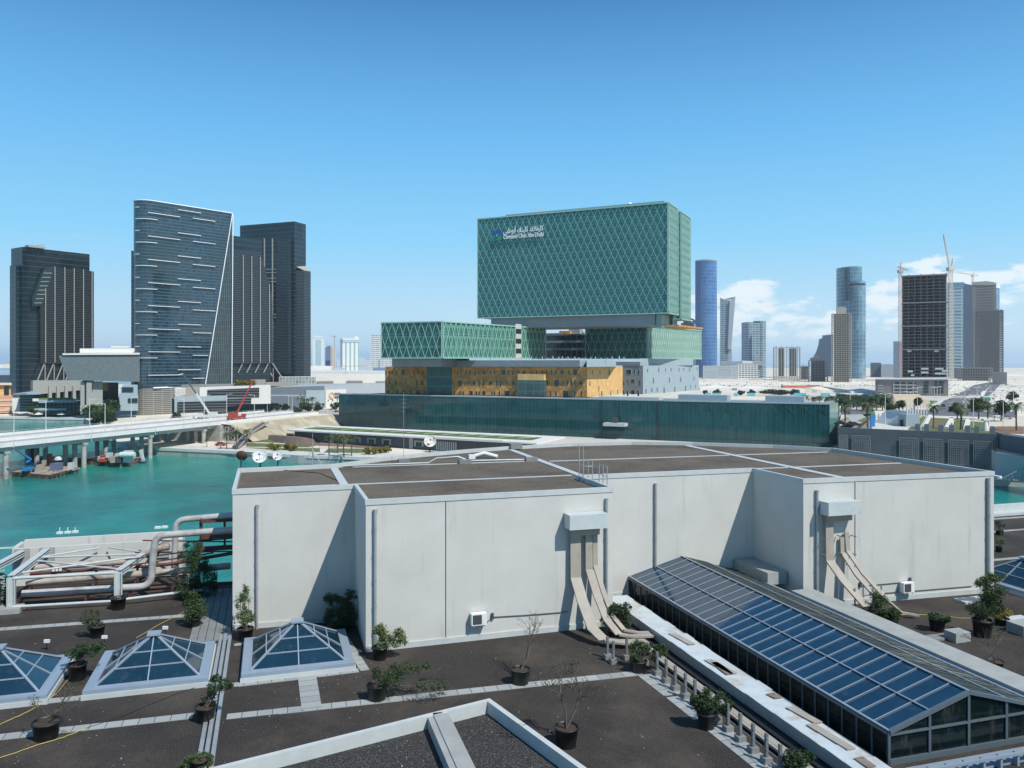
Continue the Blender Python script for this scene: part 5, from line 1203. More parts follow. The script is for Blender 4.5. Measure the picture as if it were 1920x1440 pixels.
# ------------------------------------------------------------------ mobile cranes
def crane(base,tip,colm,boomm,lb,jib=None,body=6):
    t=thing('mobile_crane',lb,'crane',base); z=base.z
    d=Vector((tip.x-base.x,tip.y-base.y,0)).normalized()
    MB().cbox(base,d,body*1.6,2.6,z+.7,z+1.9).build('carrier',colm,t)
    for k in (-.7,-.35,.2,.5,.8): 
        for s in (-1.2,1.2): c=base+d*body*k+Vector((-d.y,d.x,0))*s; MB().lathe(c+Vector((0,0,.55)),[(.01,-.2),(.55,-.2),(.55,.2),(.01,.2)],10,0,(-d.y,d.x,0)).build('wheel',rub,t)
    MB().cbox(base-d*1.5,d,4,2.4,z+1.9,z+3.4).cbox(base+d*body*.7,d,1.6,2.4,z+1.9,z+3).build('cab',colm,t)
    a=base+Vector((0,0,2.6)); md=a.lerp(tip,.5)
    MB().bar(a,md,.62,.75).build('boom',colm if boomm is colm else boomm[0],t); MB().bar(md,tip,.42,.55).build('boom_extension',boomm[1] if isinstance(boomm,tuple) else boomm,t)
    if jib: MB().bar(tip,tip+Vector(jib),.7,.5).build('boom_head',colm,t)
    return t
def tipat(px,py,base): return W(px,py,base.y)
b=bridge_pt(393,24); tp=tipat(343,701,b); crane(b+Vector((0,0,.05)),tp,offw,(offw,dgrey),'mobile crane with a long white and black boom leaning left on the bridge',(-2.2,0,-.5))
b=bridge_pt(443,8); tp=tipat(475,712,b); crane(b+Vector((0,0,.05)),tp,redm,redm,'red mobile crane with its boom raised to the right on the bridge end',None,5)
# ------------------------------------------------------------------ tower helpers
def slabt(pa,ya,pb,yb,Ya,thick):
    """a straight tower face: left and right photo columns, rows of its level top, distance of the left corner"""
    zt=H+(HZ-ya)*Ya/F; Yb=(zt-H)*F/(HZ-yb); A=PY(pa,Ya);B=PY(pb,Yb); d=(B-A).normalized(); n=Vector((-d.y,d.x,0))
    if n.y<0:n=-n
    return A,B,B+n*thick,A+n*thick,zt,d,n
def zat(py,Y): return H-(py-HZ)/F*Y
def facepoly(A,B,pts,thick,mat,name,par,side=None):
    """polygon given by photo points on the vertical plane AB, thickened towards the camera"""
    n=Vector(((B-A).y,-(B-A).x,0)).normalized(); 
    if n.y>0:n=-n
    P=[]
    for px,py in pts:
        s=lerpx(A,B,px); P.append(Vector((s.x,s.y,zat(py,s.y))))
    u0=P[0]; d=(B-A).normalized(); uv=[((p-u0).dot(d),p.z) for p in P]
    m=MB(); Q=[p+n*thick for p in P]; m.face(Q,uv); k=len(P)
    for i in range(k):
        j=(i+1)%k; m.face([P[i],P[j],Q[j],Q[i]],[(0,P[i].z),(thick,P[j].z),(thick,Q[j].z),(0,Q[i].z)])
    return m.build(name,mat,par)
def fin(A,B,px,y0,y1,w_,out,mat,par,name='fin',px1=None):
    n=Vector(((B-A).y,-(B-A).x,0)).normalized(); 
    if n.y>0:n=-n
    s=lerpx(A,B,px)+n*out; e=lerpx(A,B,px1 or px)+n*out
    return MB().bar((s.x,s.y,zat(y0,s.y)),(e.x,e.y,zat(y1,e.y)),w_,w_,up=tuple(n)).build(name,mat,par)
dk=facade('dark_tower_glass',(.009,.016,.022),(.040,.055,.062),fh=4.1,fv=1.5,lh=.12,lv=0,rough=.1,rline=.4,var=.3,spec=.4,deep=(.016,.030,.038))
dkb=facade('dark_tower_glass_blue',(.008,.020,.032),(.030,.050,.062),fh=4.1,fv=1.5,lh=.16,lv=0,rough=.1,rline=.4,var=.3,spec=.45,deep=(.016,.038,.052))
lou=facade('louvred_tower_face',(.008,.012,.016),(.060,.066,.066),fh=1.35,fv=1.5,lh=.32,lv=0,rough=.2,rline=.45,var=.3,spec=.4)
loub=facade('louvred_tower_face_blue',(.008,.016,.026),(.065,.085,.095),fh=1.35,fv=1.5,lh=.34,lv=0,rough=.2,rline=.45,var=.3,spec=.45)
cream=pm('cream_fin',(.33,.325,.29),.5,.05,1); whf=pm('bright_fin',(.85,.87,.88),.4,.04,1)
EX=lambda A,B,k:(A-(B-A).normalized()*k)
# ---- left dark tower
A,B,Cc,D,zt,d,n=slabt(41.7,462.7,168,476.7,600,18)
t1=thing('dark_tower','dark louvred office tower with cream fins, furthest left in the photo','tower',Vector((A.x,A.y,4)))
MB().prism([A,B,Cc,D],4,zt).build('main_slab',dk,t1)
A2,B2=A+d*-.2+n*1.5,B+d*4.2+n*1.5; MB().prism([A-d*2.2+n*5,B2,B2+n*11,A-d*2.2+n*15],14,zat(508,B.y)).build('shoulder',dkb,t1)
facepoly(A,B,[(72,640),(72,575),(80,503),(98,500),(168,509),(168,683),(72,681)],3.2,lou,'louvred_bay',t1)
facepoly(A,B,[(56,574),(56,560),(78,505),(97,499),(97,503),(72,574)],3.4,darkpane,'sloping_corner',t1)
for k in range(8):
    t_=k/7.5; fin(A,B,77-18*t_,512+60*t_,512+60*t_,.5,3.6,cream,t1,'ladder_bar',px1=93-20*t_)
for px,y0 in ((81,541),(98.5,500),(117,501),(134.5,503),(152,505),(168,508)): fin(A,B,px,y0,680,.55,3.7,cream,t1)
facepoly(A,B,[(58,712),(72,681),(168,683),(168,716)],1.2,dk,'undercut_bay',t1)
for px in (82,99,117,134): fin(A,B,px,681,714,.6,2,cream,t1,'strut'); 
for px in (80,97,115,133): fin(A,B,px,682,714,.7,2.4,cream,t1,'strut',px1=px-13)
facepoly(A,B,[(57,713),(150,713),(150,731),(57,740)],4,conc,'podium_beam',t1)
for k in range(5): fin(A,B,88+k*15,724,752,2.2,4.5,[cream][0],t1,'podium_pier')
m=MB(); p=A+Vector((2,2,zt)); m.cbox(p+d*6,d,12,6,zt,zt+1.5); m.bar(p+d*4+Vector((0,0,1.5)),p+d*13+Vector((0,0,3.5)),.5); m.build('roof_plant',conc,t1); m=MB(); m.bar(B-d*30+n*5+Vector((0,0,0)),B-d*2+n*5+Vector((0,0,1)),1.0,1.0); m.build('roof_rail',conc,t1)
# ---- curved glass tower
A,B,Cc,D,zt,d,n=slabt(286.7,377,435,400.3,520,16)
t2=thing('curved_tower','tall blue glass tower with a rounded left end, white shelves and a diagonal edge','tower',Vector((A.x,A.y,4)))
cc=A+n*8; arc=[cc+Vector((n.x*math.cos(a)*-8-d.x*math.sin(a)*8,n.y*math.cos(a)*-8-d.y*math.sin(a)*8,0)) for a in [math.pi*k/18 for k in range(19)]]
gl2=facade('curved_tower_glass',(.016,.042,.066),(.052,.085,.108),fh=2.1,fv=1.6,lh=.24,lv=.08,rough=.06,rline=.35,var=.45,spec=.9,wob=.03,wscale=.15,deep=(.010,.028,.034),line2=(.04,.08,.10))
gl2b=facade('facet_glass',(.012,.028,.038),(.065,.105,.115),fh=4.2,fv=1.6,lh=.06,lv=.18,rough=.10,rline=.35,var=.4,spec=.7,line2=(.13,.19,.19))
ZB=22.0; S2=lerpx(A,B,384)
u=0; m=MB(); path=arc[::-1]+[B]       # back-left round to front right
def vq(m,p,q,z0,z1,u):
    l=(Vector((q.x,q.y,0))-Vector((p.x,p.y,0))).length; m.face([(p.x,p.y,z0),(q.x,q.y,z0),(q.x,q.y,z1),(p.x,p.y,z1)],[(u,z0),(u+l,z0),(u+l,z1),(u,z1)],0,True); return u+l
for i in range(len(arc)-1): u=vq(m,path[i],path[i+1],ZB,zt,u)
lA=(S2-A).length; lB=(B-A).length
m.face([(A.x,A.y,ZB),(S2.x,S2.y,ZB),(B.x,B.y,zt),(A.x,A.y,zt)],[(u,ZB),(u+lA,ZB),(u+lB,zt),(u,zt)]); m.build('curved_facade',gl2,t2)
Br=lerpx(A,B,440)+n*5
MB().face([(S2.x,S2.y,ZB),(Br.x,Br.y,ZB+1),(B.x,B.y,zt)],[(0,ZB),(22,ZB),(19,zt)]).build('sloping_facet',gl2b,t2)
MB().prism([Br,B+n*16+d*1,A+n*16,S2+n*1],ZB+.5,zt-1.5).build('rear_block',dk,t2)
MB().face([(p.x,p.y,zt) for p in arc]+[(Cc.x,Cc.y,zt),(B.x,B.y,zt)]).build('roof',conc,t2)
MB().face([(p.x,p.y,ZB) for p in arc]+[(Cc.x,Cc.y,ZB),(Br.x,Br.y,ZB),(S2.x,S2.y,ZB)]).build('soffit',conc,t2)
V3=lambda p,z:Vector((p.x,p.y,z)); nf=n*-.5
MB().bar(V3(S2+nf,ZB),V3(B+nf,zt),.45,.45,up=tuple(-n)).build('diagonal_edge',whf,t2); MB().bar(V3(Br+nf+d*.4,ZB),V3(B+nf+d*.4,zt-.5),.5,.5,up=tuple(-n)).build('corner_edge',whf,t2); MB().bar(V3(A+nf,ZB-.3),V3(Br+nf,ZB+.3),.7,.8).build('bottom_edge',whf,t2)
m=MB(); 
for i in range(len(arc)-1): m.bar(V3(arc[i]-n*.0,zt+.3),V3(arc[i+1],zt+.3),.5,.5)
m.bar(V3(A,zt+.3),V3(B,zt+.3),.5,.5); m.build('roof_rim',whf,t2)
def fpt(px):
    if px>=286.7: s=lerpx(A,B,px); return V3(s-n*.9,0)
    r=(px-960)/F; best=None
    for i in range(len(arc)-1):
        p,q=arc[i],arc[i+1]
        den=(q.x-p.x)-r*(q.y-p.y)
        if abs(den)<1e-6: continue
        t_=(r*p.y-p.x)/den
        if -.01<=t_<=1.01:
            s=p.lerp(q,t_)
            if best is None or s.y<best.y: best=s
    s=best or arc[-1]; o=(s-cc).normalized(); return V3(s+o*.9,0)
for gI,oy in enumerate((0,44,88,131.5,174.5,218,261,305)):
    for pa,pb,yy in ((332,375,393),(277.5,336,398.5),(257,293,410),(360,402,409),(256.5,262,388.5+0)):
        y=yy+oy*(1.0 if pa<300 else .985)
        dpx=435-(y-400)/(720-400)*51-4
        pb_=min(pb,dpx)
        if pb_-pa<6 and pa>300: continue
        if y>712: continue
        a_=fpt(pa); z=zat(y,a_.y); pts=[]; k=pa
        while k<pb_: pts.append(V3(fpt(k),z)); k+=4
        pts.append(V3(fpt(pb_),z)); mm=MB()
        for i in range(len(pts)-1): mm.bar(pts[i],pts[i+1],1.0,.30)
        mm.build('light_shelf',whf,t2)
lat=facade('stone_lattice',(.10,.10,.095),(.30,.29,.25),fh=1.25,fv=6,lh=.45,lv=.06,rough=.6,rline=.7,var=.15,spec=.3)
b0=fpt(257);b1=lerpx(A,B,327)-n*.2
m=MB();u=0; pth=[p for p in arc[::-1] if True]; 
for i in range(len(pth)-1): u=vq(m,pth[i]+(cc-pth[i])*.06,pth[i+1]+(cc-pth[i+1])*.06,3,ZB,u)
aa=arc[0]+n*.5; u=vq(m,aa,b1+n*.7,3,ZB,u); u=vq(m,b1+n*.7,b1+n*14,3,ZB,u); m.build('stone_base',lat,t2)
# slab hidden behind its left side
p=PY(246,700); MB().prism([p,p+Vector((30,10,0)),p+Vector((24,34,0)),p+Vector((-4,24,0))],4,zat(470,700)).build('rear_tower',dkb,None,label='sliver of a dark tower behind the rounded end of the curved tower',category='tower')
# ---- dark tower right behind it
A,B,Cc,D,zt,d,n=slabt(430,441,491,449,600,16)
t3=thing('finned_tower','dark blue tower with four cream fins directly right of the curved tower','tower',Vector((A.x,A.y,4)))
MB().prism([A,B,Cc,D],12,zt).build('main_slab',dkb,t3)
facepoly(A,B,[(432,470),(484,476),(492,500),(507,562),(508,681),(432,681)],3,loub,'louvred_bay',t3)
for px,y0 in ((451,478),(467,480),(483,482),(500,532)): fin(A,B,px,y0,680,.6,3.6,cream,t3)
facepoly(A,B,[(432,681),(508,681),(504,722),(432,722)],.8,dk,'undercut_bay',t3)
for px in (452,468,484,500): fin(A,B,px,681,699,.6,2.4,cream,t3,'strut',px1=px-9)
# ---- tallest dark tower
A,B,Cc,D,zt,d,n=slabt(450,423,552,415,742,17)
t4=thing('tall_dark_tower','tallest dark glass tower with a flat top at the right of the left-hand group','tower',Vector((A.x,A.y,4)))
MB().prism([A,B,Cc,D],8,zt).build('main_slab',dkb,t4)
sh=[B+n*2.5,B+d*6+n*6,B+d*6+n*16,B+n*16]
MB().prism(sh,19,zat(507,sh[1].y)).build('shoulder',loub,t4)
MB().face([V3(sh[0],zat(500,sh[0].y)),V3(sh[1],zat(507,sh[1].y)),V3(sh[2],zat(507,sh[1].y)),V3(B+n*16,zat(495,B.y))]).build('shoulder_top',conc,t4)
facepoly(A,B,[(492,447),(546,449),(546,702),(538,702),(524,690),(510,722),(496,722),(492,690)],4,loub,'louvred_bay',t4)
facepoly(A,B,[(497,449),(523,449),(523,690),(497,690)],4.6,[dkb][0],'central_glass',t4)
for px in (502.5,517.5): fin(A,B,px,447,681,.8,5.0,cream,t4)
for px,p1 in ((502.5,518),(517.5,534)): fin(A,B,px,681,706,.8,5.0,cream,t4,'strut',px1=p1)
fin(A,B,503,681,720,.8,5.0,cream,t4,'strut'); fin(A,B,519,690,720,.5,5.0,cream,t4,'strut')
for y in (505,511,522,528,590,595): fin(A,B,494,y,y,.5,5.1,cream,t4,'band',px1=524)
# ================================================================== low buildings of the left group
MID={}
def onray(mid,Y,px):
    c=(mid-960)/F; p=Vector((1,-c,0)).normalized(); C0=PY(mid,Y); r=(px-960)/F; s=(r*C0.y-C0.x)/(p.x-r*p.y); return C0+p*s
def rot2(pa,pb,Y): m_=(pa+pb)/2; return onray(m_,Y,pa),onray(m_,Y,pb)
def bx(name,label,cat,pa,pb,Y,ytop,ybot,depth,mat,parts=(),Yb=None,z0=None,top=None):
    """building: photo columns, distance (left, right), rows of top and bottom at the left corner"""
    if Yb is None or Yb==Y: A,B=rot2(pa,pb,Y)
    else: A=PY(pa,Y);B=PY(pb,Yb)
    d=(B-A).normalized(); n=Vector((-d.y,d.x,0)); n=n if n.y>0 else -n
    zt=zat(ytop,Y); zb=zat(ybot,Y) if z0 is None else z0
    t=thing(name,label,cat,Vector((A.x,A.y,zb))); 
    MID[t.name]=(pa+pb)/2
    MB().prism([A,B,B+n*depth,A+n*depth],zb,zt,0,top=0 if top is None else 1).build('walls',[mat] if top is None else [mat,top],t)
    return t,A,B,d,n,zb,zt
perf=facade('hall_metal',(.115,.145,.155),(.15,.18,.19),fh=1.2,fv=1.2,lh=.12,lv=.12,rough=.5,rline=.5,var=.12,spec=.4)
A,B=PY(112,505),PY(262,505)
hl_=thing('raised_hall','grey hall with a sloping left end, raised on thick stone piers','hall',Vector((A.x,A.y,4)))
def slabface(pts,Y,thick,mat,name,par):
    xs_=[q[0] for q in pts]; mid=MID.setdefault(par.name,(min(xs_)+max(xs_))/2); P=[]
    for px,py in pts: s=onray(mid,Y,px); P.append(Vector((s.x,s.y,H-(py-HZ)/F*s.y)))
    dv=Vector(((mid-960)/F,1,0)).normalized()*thick; m=MB(); Q=[p+dv for p in P]; u=[(p.x,p.z) for p in P]; m.face(P,u); m.face(Q[::-1],u[::-1]); k=len(P)
    for i in range(k): j=(i+1)%k; m.face([P[i],P[j],Q[j],Q[i]],[(0,P[i].z),(2,P[j].z),(2+thick,Q[j].z),(thick,Q[i].z)])
    return m.build(name,mat,par)
slabface([(110,667),(128,712.5),(262,716),(262,665)],505,40,perf,'hall_body',hl_)
slabface([(117,662.5),(117,665.5),(262,664.8),(262,661.5)],504,41,offw,'roof_edge',hl_)
slabface([(149.5,653.5),(149.5,661.6),(257,661.4),(257,653)],510,26,offw,'roof_box',hl_); slabface([(208,649),(208,652),(242,652),(242,649.5)],515,14,offw,'roof_vent',hl_)
for a,b_,dy in ((151,158.5,0),(162,172,-1),(173,192.5,2)): slabface([(a,716),(a,776),(b_,776),(b_,716)],507+dy,14,conc,'stone_pier',hl_)
slabface([(192,717),(192,760),(222,760),(222,717)],535,4,darkpane,'hall_shade_slab',hl_)  # dark slab stands in for the shade under the hall
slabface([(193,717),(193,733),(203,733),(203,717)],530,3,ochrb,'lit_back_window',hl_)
sw=thing('stepped_white_building','small pale stepped building with a dark window band under the curved tower','building',W(240,770,500))
slabface([(226,728),(226,740),(258,742),(258,722),(232,722)],502,12,bluesl,'upper_storey',sw); slabface([(223,740),(226,770),(259,770),(259,741)],500,14,bluesl,'lower_storey',sw); slabface([(240,747),(240,755),(258,755),(258,747)],499.5,.5,darkpane,'window_band',sw)
slabface([(229,726),(229,735),(250,735),(250,726)],501.5,.5,darkpane,'window_band',sw)
# stone and orange houses at the far left
sal=pm('salmon_wall',(.55,.30,.20),.8,.1,.5); cw_=pm('cream_wall',(.66,.56,.42),.8,.06,.5)
t,A,B,d,n,zb,zt=bx('terraced_hotel','salmon and cream low building with balconies at the left edge','building',-60,24,540,744,775,20,sal)
for k in range(3): MB().box(A+Vector((0,-.6,zb+1.5+k*3.4)),B-A,(0,.6,0),(0,0,.7)).build('balcony_band',cw_,t)
slabface([(-60,719),(-60,744),(20,743),(20,719)],556,10,ochrb,'upper_block',t); slabface([(-60,718.5),(-60,722),(22,722),(22,718.5)],554,14,cw_,'roof_edge',t); slabface([(8,724),(8,740),(17,740),(17,724)],555,.5,darkpane,'window',t)
t,A,B,d,n,zb,zt=bx('blank_white_wall','blank white wall block between the salmon building and the glass kiosk','building',23,37,535,747,772,10,offw)
t,A,B,d,n,zb,zt=bx('dark_shed','dark blue flat building behind the salmon one at the left edge','building',-40,24,800,704,722,30,pm('navy_wall',(.03,.045,.07),.6,.1,.3))
ks=thing('glass_kiosk','glass kiosk under a pale winged roof on the far bank','kiosk',W(50,772,528))
slabface([(37,738),(37,772),(62,772),(62,738)],528,12,facade('kiosk_glass',(.05,.09,.10),(.22,.27,.28),fh=1.8,fv=9,lh=.2,lv=.03,var=.3),'glass_walls',ks)
m=MB(); a,b_,c_,e=W(24,738,520),W(50,737,516),W(76,736.5,520),W(61,733.5,545); m.face([a,b_,e]);m.face([b_,c_,e]); f=[q+Vector((0,0,-1)) for q in (a,b_,c_)]; m.face([f[0],f[1],b_,a]);m.face([f[1],f[2],c_,b_]); m.face([f[0],f[1],f[2],e-Vector((0,0,1))]); m.build('winged_roof',bluesl,ks)
rs_=thing('waterfront_restaurant','low glass restaurant with a green roof on the curved quay','restaurant',W(105,778,522))
slabface([(62,752),(62,778),(150,778),(150,752)],524,16,facade('restaurant_glass',(.03,.07,.075),(.10,.16,.16),fh=3,fv=2,lh=.1,lv=.12,var=.4),'glass_walls',rs_)
slabface([(72,749.5),(72,755.5),(143,755),(143,749.5)],521,18,bluesl,'roof_fascia',rs_); slabface([(74,747.5),(74,749.4),(140,749.4),(136,747)],523,14,grassg,'roof_lawn',rs_); slabface([(61,748),(61,752.5),(72,752.5),(72,748)],520,8,offw,'white_frame',rs_)
slabface([(62,766),(62,769.5),(124,769.5),(124,766)],516,6,bluesl,'awning',rs_)
for i,(px,lb) in enumerate(((72,'left white parasol canopy outside the waterfront restaurant'),(115,'right white parasol canopy outside the waterfront restaurant'))):
    q=W(px,778,512); t=thing('parasol',lb,'parasol',Vector((q.x,q.y,3)),'parasols outside the restaurant'); MB().tube([(q.x,q.y,3),(q.x,q.y,6)],.1,6).build('pole',offw,t); MB().lathe((q.x,q.y,4.9),[(2.8,0),(1.5,.7),(.05,1.3)],8).build('canopy',offw,t)
# white box building with black louvres, and the pale blue box before it
vb=thing('louvred_white_building','white box building cut by black horizontal louvres under the curved tower','building',W(440,780,470))
slabface([(374,727.5),(374,760),(470,757.5),(507.5,757),(507.5,723)],470,22,offw,'white_box',vb)
blk=facade('black_louvres',(.012,.013,.016),(.16,.17,.18),fh=1.55,fv=50,lh=.22,lv=0,rough=.4,rline=.5,var=.1)
slabface([(389,731),(389,745),(486,744),(486,727)],469.4,.5,blk,'upper_louvres',vb); slabface([(425,748),(425,762),(471,759),(471,747)],469.3,.5,blk,'lower_louvres',vb); slabface([(348,727),(348,748),(374,748),(374,727)],471,16,tray_m,'stone_wing',vb)
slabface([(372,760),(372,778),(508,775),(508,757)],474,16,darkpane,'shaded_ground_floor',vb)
pb=thing('pale_blue_building','pale blue-grey box building with black louvres behind the white crane','building',W(375,775,462))
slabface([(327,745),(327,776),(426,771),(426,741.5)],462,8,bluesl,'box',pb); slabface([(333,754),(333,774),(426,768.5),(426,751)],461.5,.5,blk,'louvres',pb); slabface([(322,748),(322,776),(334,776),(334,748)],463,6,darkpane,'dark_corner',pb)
slabface([(340,722),(340,727),(440,725),(440,720)],486,14,concd,'roof_terrace',vb)
# grey mall with sign
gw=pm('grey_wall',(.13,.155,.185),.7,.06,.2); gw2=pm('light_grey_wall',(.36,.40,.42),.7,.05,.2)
K0,K1,K2=PY(506,560),PY(608,600),PY(740,690)
gmz=thing('grey_mall','long flat grey building with a white corner panel carrying an orange ring emblem','building',V3(K1,4))
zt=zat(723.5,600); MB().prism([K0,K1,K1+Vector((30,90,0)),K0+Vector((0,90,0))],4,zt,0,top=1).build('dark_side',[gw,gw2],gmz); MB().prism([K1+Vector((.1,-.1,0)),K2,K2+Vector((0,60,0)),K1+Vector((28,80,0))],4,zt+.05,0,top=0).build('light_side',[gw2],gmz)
facepoly(K0,K1,[(572,731.5),(572,756),(608,756),(608,731.5)],1.2,bluesl,'grey_panel',gmz); facepoly(K1,K2,[(608,731),(608,772),(646,772),(646,730)],1.4,offw,'white_panel',gmz)
org=pm('orange_ring',(.62,.36,.24),.6,.08,1); inkm=pm('dark_ink',(.05,.05,.06),.6,.1,1)
nn=Vector(((K2-K1).y,-(K2-K1).x,0)).normalized()
s=lerpx(K1,K2,618.3)+nn*1.6; dd_=(K2-K1).normalized(); c=V3(s,zat(742,s.y)); pts=[c+dd_*(3.0*math.cos(a))+Vector((0,0,2.4*math.sin(a))) for a in [2*math.pi*k/16 for k in range(17)]]
MB().tube(pts,.42,5).build('ring_emblem',org,gmz); MB().tube([c+dd_*(1.6*math.cos(a))+Vector((0,0,1.2*math.sin(a))) for a in [2*math.pi*k/12 for k in range(13)]],.3,5).build('ring_inner',[pm('peach',(.75,.60,.5),.6,.05,1)],gmz)
for y,w_ in ((738.2,7),(740.8,7.2),(744.5,8),(747,6.5)):
    m=MB(); s=lerpx(K1,K2,624)+nn*1.7; x=0
    while x<w_: l=rnd.uniform(.5,1.5); p=s+dd_*x; m.box(V3(p,zat(y,p.y)),dd_*l,nn*.12,(0,0,rnd.uniform(.45,.9))); x+=l+rnd.uniform(.2,.5)
    m.build('sign_lettering',inkm,gmz)
for px,y,h_ in ((611.5,752,1.1),(620,752.5,1.3),(628.5,751.5,1.4),(618,760,1.8),(628,755,.6)):
    p=lerpx(K1,K2,px)+nn*1.7; MB().box(V3(p,zat(y,p.y)),dd_*.8,nn*.12,(0,0,h_)).build('sign_mark',inkm,gmz)
gh=facade('greenhouse_glass',(.22,.26,.24),(.42,.46,.43),fh=3,fv=2.5,lh=.12,lv=.2,var=.25,rough=.25)
t,A,B,d,n,zb,zt=bx('glass_roof_pavilion','pale glazed pavilion standing on the grey mall roof','pavilion',523,592,640,707,723,26,gh,top=offw)
t,A,B,d,n,zb,zt=bx('white_roof_hall','long white roofed hall behind the glazed pavilion','building',560,760,820,702.5,721,60,offw); 
slabface([(594,715),(594,721.5),(625,721.5),(625,714.5)],819,1,concd,'louvre_strip',t); slabface([(650,714),(650,720),(680,720),(680,714)],819,1,concd,'louvre_strip',t); slabface([(705,715),(705,719),(722,719),(722,715)],819,1,concd,'louvre_strip',t)
slabface([(578,695.5),(578,703),(760,703),(760,696)],900,60,offw,'upper_roof',t); slabface([(582,686),(582,695.5),(622,695.5),(622,686.5)],960,60,offw,'white_block',t)
slabface([(625,690.5),(625,694),(650,694),(650,690.5)],955,3,facade('blue_strip',(.25,.38,.50),(.6,.65,.68),fh=30,fv=2.2,lh=0,lv=.35),'glazed_strip',t); slabface([(700,690),(700,700),(740,700),(740,690)],1100,20,pm('blue_roof',(.12,.22,.36),.5,.05,.2),'blue_block',t)
slabface([(508,740),(508,742.5),(560,742.5),(560,740)],559,.5,bluesl,'wall_band',gmz)
# small terrace boxes over the white building
t,A,B,d,n,zb,zt=bx('roof_terrace_block','tan terrace wall on the roof right of the red crane tip','wall',470,498,520,712,724,10,tray_m)
t,A,B,d,n,zb,zt=bx('roof_terrace_block','low tan terrace wall in front of the dark tower feet','wall',498,548,520,717,724,10,tray_m)
# ---------------------------------------------------------------- planter terraces in front of the parking on the left
for a,b_,y0,y1,lb,mt in ((500,532,788,797,'pale terrace wall just right of the bridge end',offw),(532,568,785,794,'low terrace wall faced with orange planting',brownm),(567,604,781.5,791,'pale terrace wall in the middle of the stepped gardens',offw),(603,634,779.5,788,'terrace wall with yellow planting by the glass base',grassm)):
    q0,q1=gp(a,y1),gp(b_,y1-1.5); h_=(y1-y0)*q0.y/F*.62
    MB().box(q0,q1-q0,(0,3,0),(0,0,h_)).build('terrace_wall',mt,None,label=lb,category='wall')
t=thing('white_promenade_rail','long white railing edging the walkway left of the striped roof','railing',gp(520,806)); m=MB()
for k in range(34): q=gp(482+k*4.4,809-k*.62); m.bar(q,q+Vector((0,0,1.3)),.09)
m.bar(gp(482,809)+Vector((0,0,1.3)),gp(482+33*4.4,809-33*.62)+Vector((0,0,1.3)),.1); m.build('rail_bars',offw,t)
# ================================================================== city far behind the left gap
wh=pm('white_tower_wall',(.70,.70,.68),.7,.04,.05); tg=facade('pale_teal_glass',(.30,.45,.48),(.55,.62,.62),fh=4,fv=4,lh=.3,lv=.1,rough=.3,var=.2)
def farb(label,pa,pb,Y,yt,mat,depth=40,yb=None,name='distant_tower',cat='tower',extra=()):
    z0=3 if yb is None else zat(yb,Y); t=thing(name,label,cat,V3(PY((pa+pb)/2,Y),z0)); A,B=rot2(pa,pb,Y); MID[t.name]=(pa+pb)/2; dv=Vector((-(B-A).y,(B-A).x,0)).normalized()*depth
    MB().prism([A,B,B+dv,A+dv],z0,zat(yt,Y)).build('body',mat,t)
    for e in extra: slabface(e[0],Y-.8,.7,e[1],e[2],t)
    return t
farb('white tower with a curved top and a teal glass strip, right of the dark group',586,608,2500,634,wh,40,extra=[([(592,637),(592,686),(602,686),(602,637)],tg,'glass_strip'),([(586,634),(608,634),(606,631.5),(600,629.5),(590,629)],wh,'curved_crown')])
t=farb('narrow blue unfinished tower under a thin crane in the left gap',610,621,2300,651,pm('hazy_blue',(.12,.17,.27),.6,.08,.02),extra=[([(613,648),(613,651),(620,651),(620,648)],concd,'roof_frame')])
t=farb('narrow pale unfinished tower beside the blue one',620,630,2250,652,cw_,30)
cr_=pm('crane_rust',(.42,.30,.26),.6,.1,1); cry=pm('crane_cream',(.60,.50,.40),.6,.1,1)
def tcrane(label,px,Y,ybase,ytop,jibs,mat,wd=2.2,mastpat=True,z0=None):
    b=W(px,ybase,Y); tp=W(px,ytop,Y); t=thing('tower_crane',label,'crane',b); m=MB()
    h=tp.z-b.z; r=wd/2
    for sx in (-r,r):
        for sy in (-r,r): m.bar(b+Vector((sx,sy,0)),tp+Vector((sx,sy,0)),wd*.16)
    k=0;st=wd*1.6
    while k*st<h-st:
        z=k*st; s=1 if k%2 else -1
        m.bar(b+Vector((-r*s,-r,z)),b+Vector((r*s,-r,z+st)),wd*.1); m.bar(b+Vector((-r,-r,z)),b+Vector((r,-r,z)),wd*.1); k+=1
    m.build('mast',mat,t)
    MB().cbox(tp,(1,0),wd*2,wd*2,tp.z-wd*.3,tp.z+wd*.9).build('cab',mat,t)
    for (x0,y0,x1,y1,w_) in jibs:
        p,q=W(x0,y0,Y),W(x1,y1,Y); m=MB(); 
        for off in (Vector((0,-w_/2,0)),Vector((0,w_/2,0)),Vector((0,0,w_*.8))): m.bar(p+off,q+off*.6,w_*.2)
        L_=(q-p).length; nseg=max(3,int(L_/(w_*1.6)))
        for i in range(nseg): a=p.lerp(q,i/nseg);c=p.lerp(q,(i+1)/nseg); m.bar(a+Vector((0,-w_/2,0)),c+Vector((0,0,w_*.7)),w_*.13); m.bar(a+Vector((0,0,w_*.7)),c+Vector((0,-w_/2,0)),w_*.13)
        m.build('jib',mat,t)
    return t
tcrane('faint thin tower crane over the narrow unfinished towers in the left gap',627,2240,690,632,[(619,630.5,631,631,2),(627,632,627,626,1.5)],cr_,2)
wst=facade('white_striped_facade',(.25,.42,.42),(.70,.70,.66),fh=200,fv=10,lh=0,lv=.62,rough=.6,var=.05,line2=(.72,.71,.67))
t=farb('white office block with vertical stripes and a teal band under its roof',642,673,1900,634.5,wst,50,extra=[([(642,637),(642,642),(673,642),(673,637)],tg,'teal_band'),([(642,634.5),(642,637),(673,637),(673,634.5)],wh,'parapet')]); 
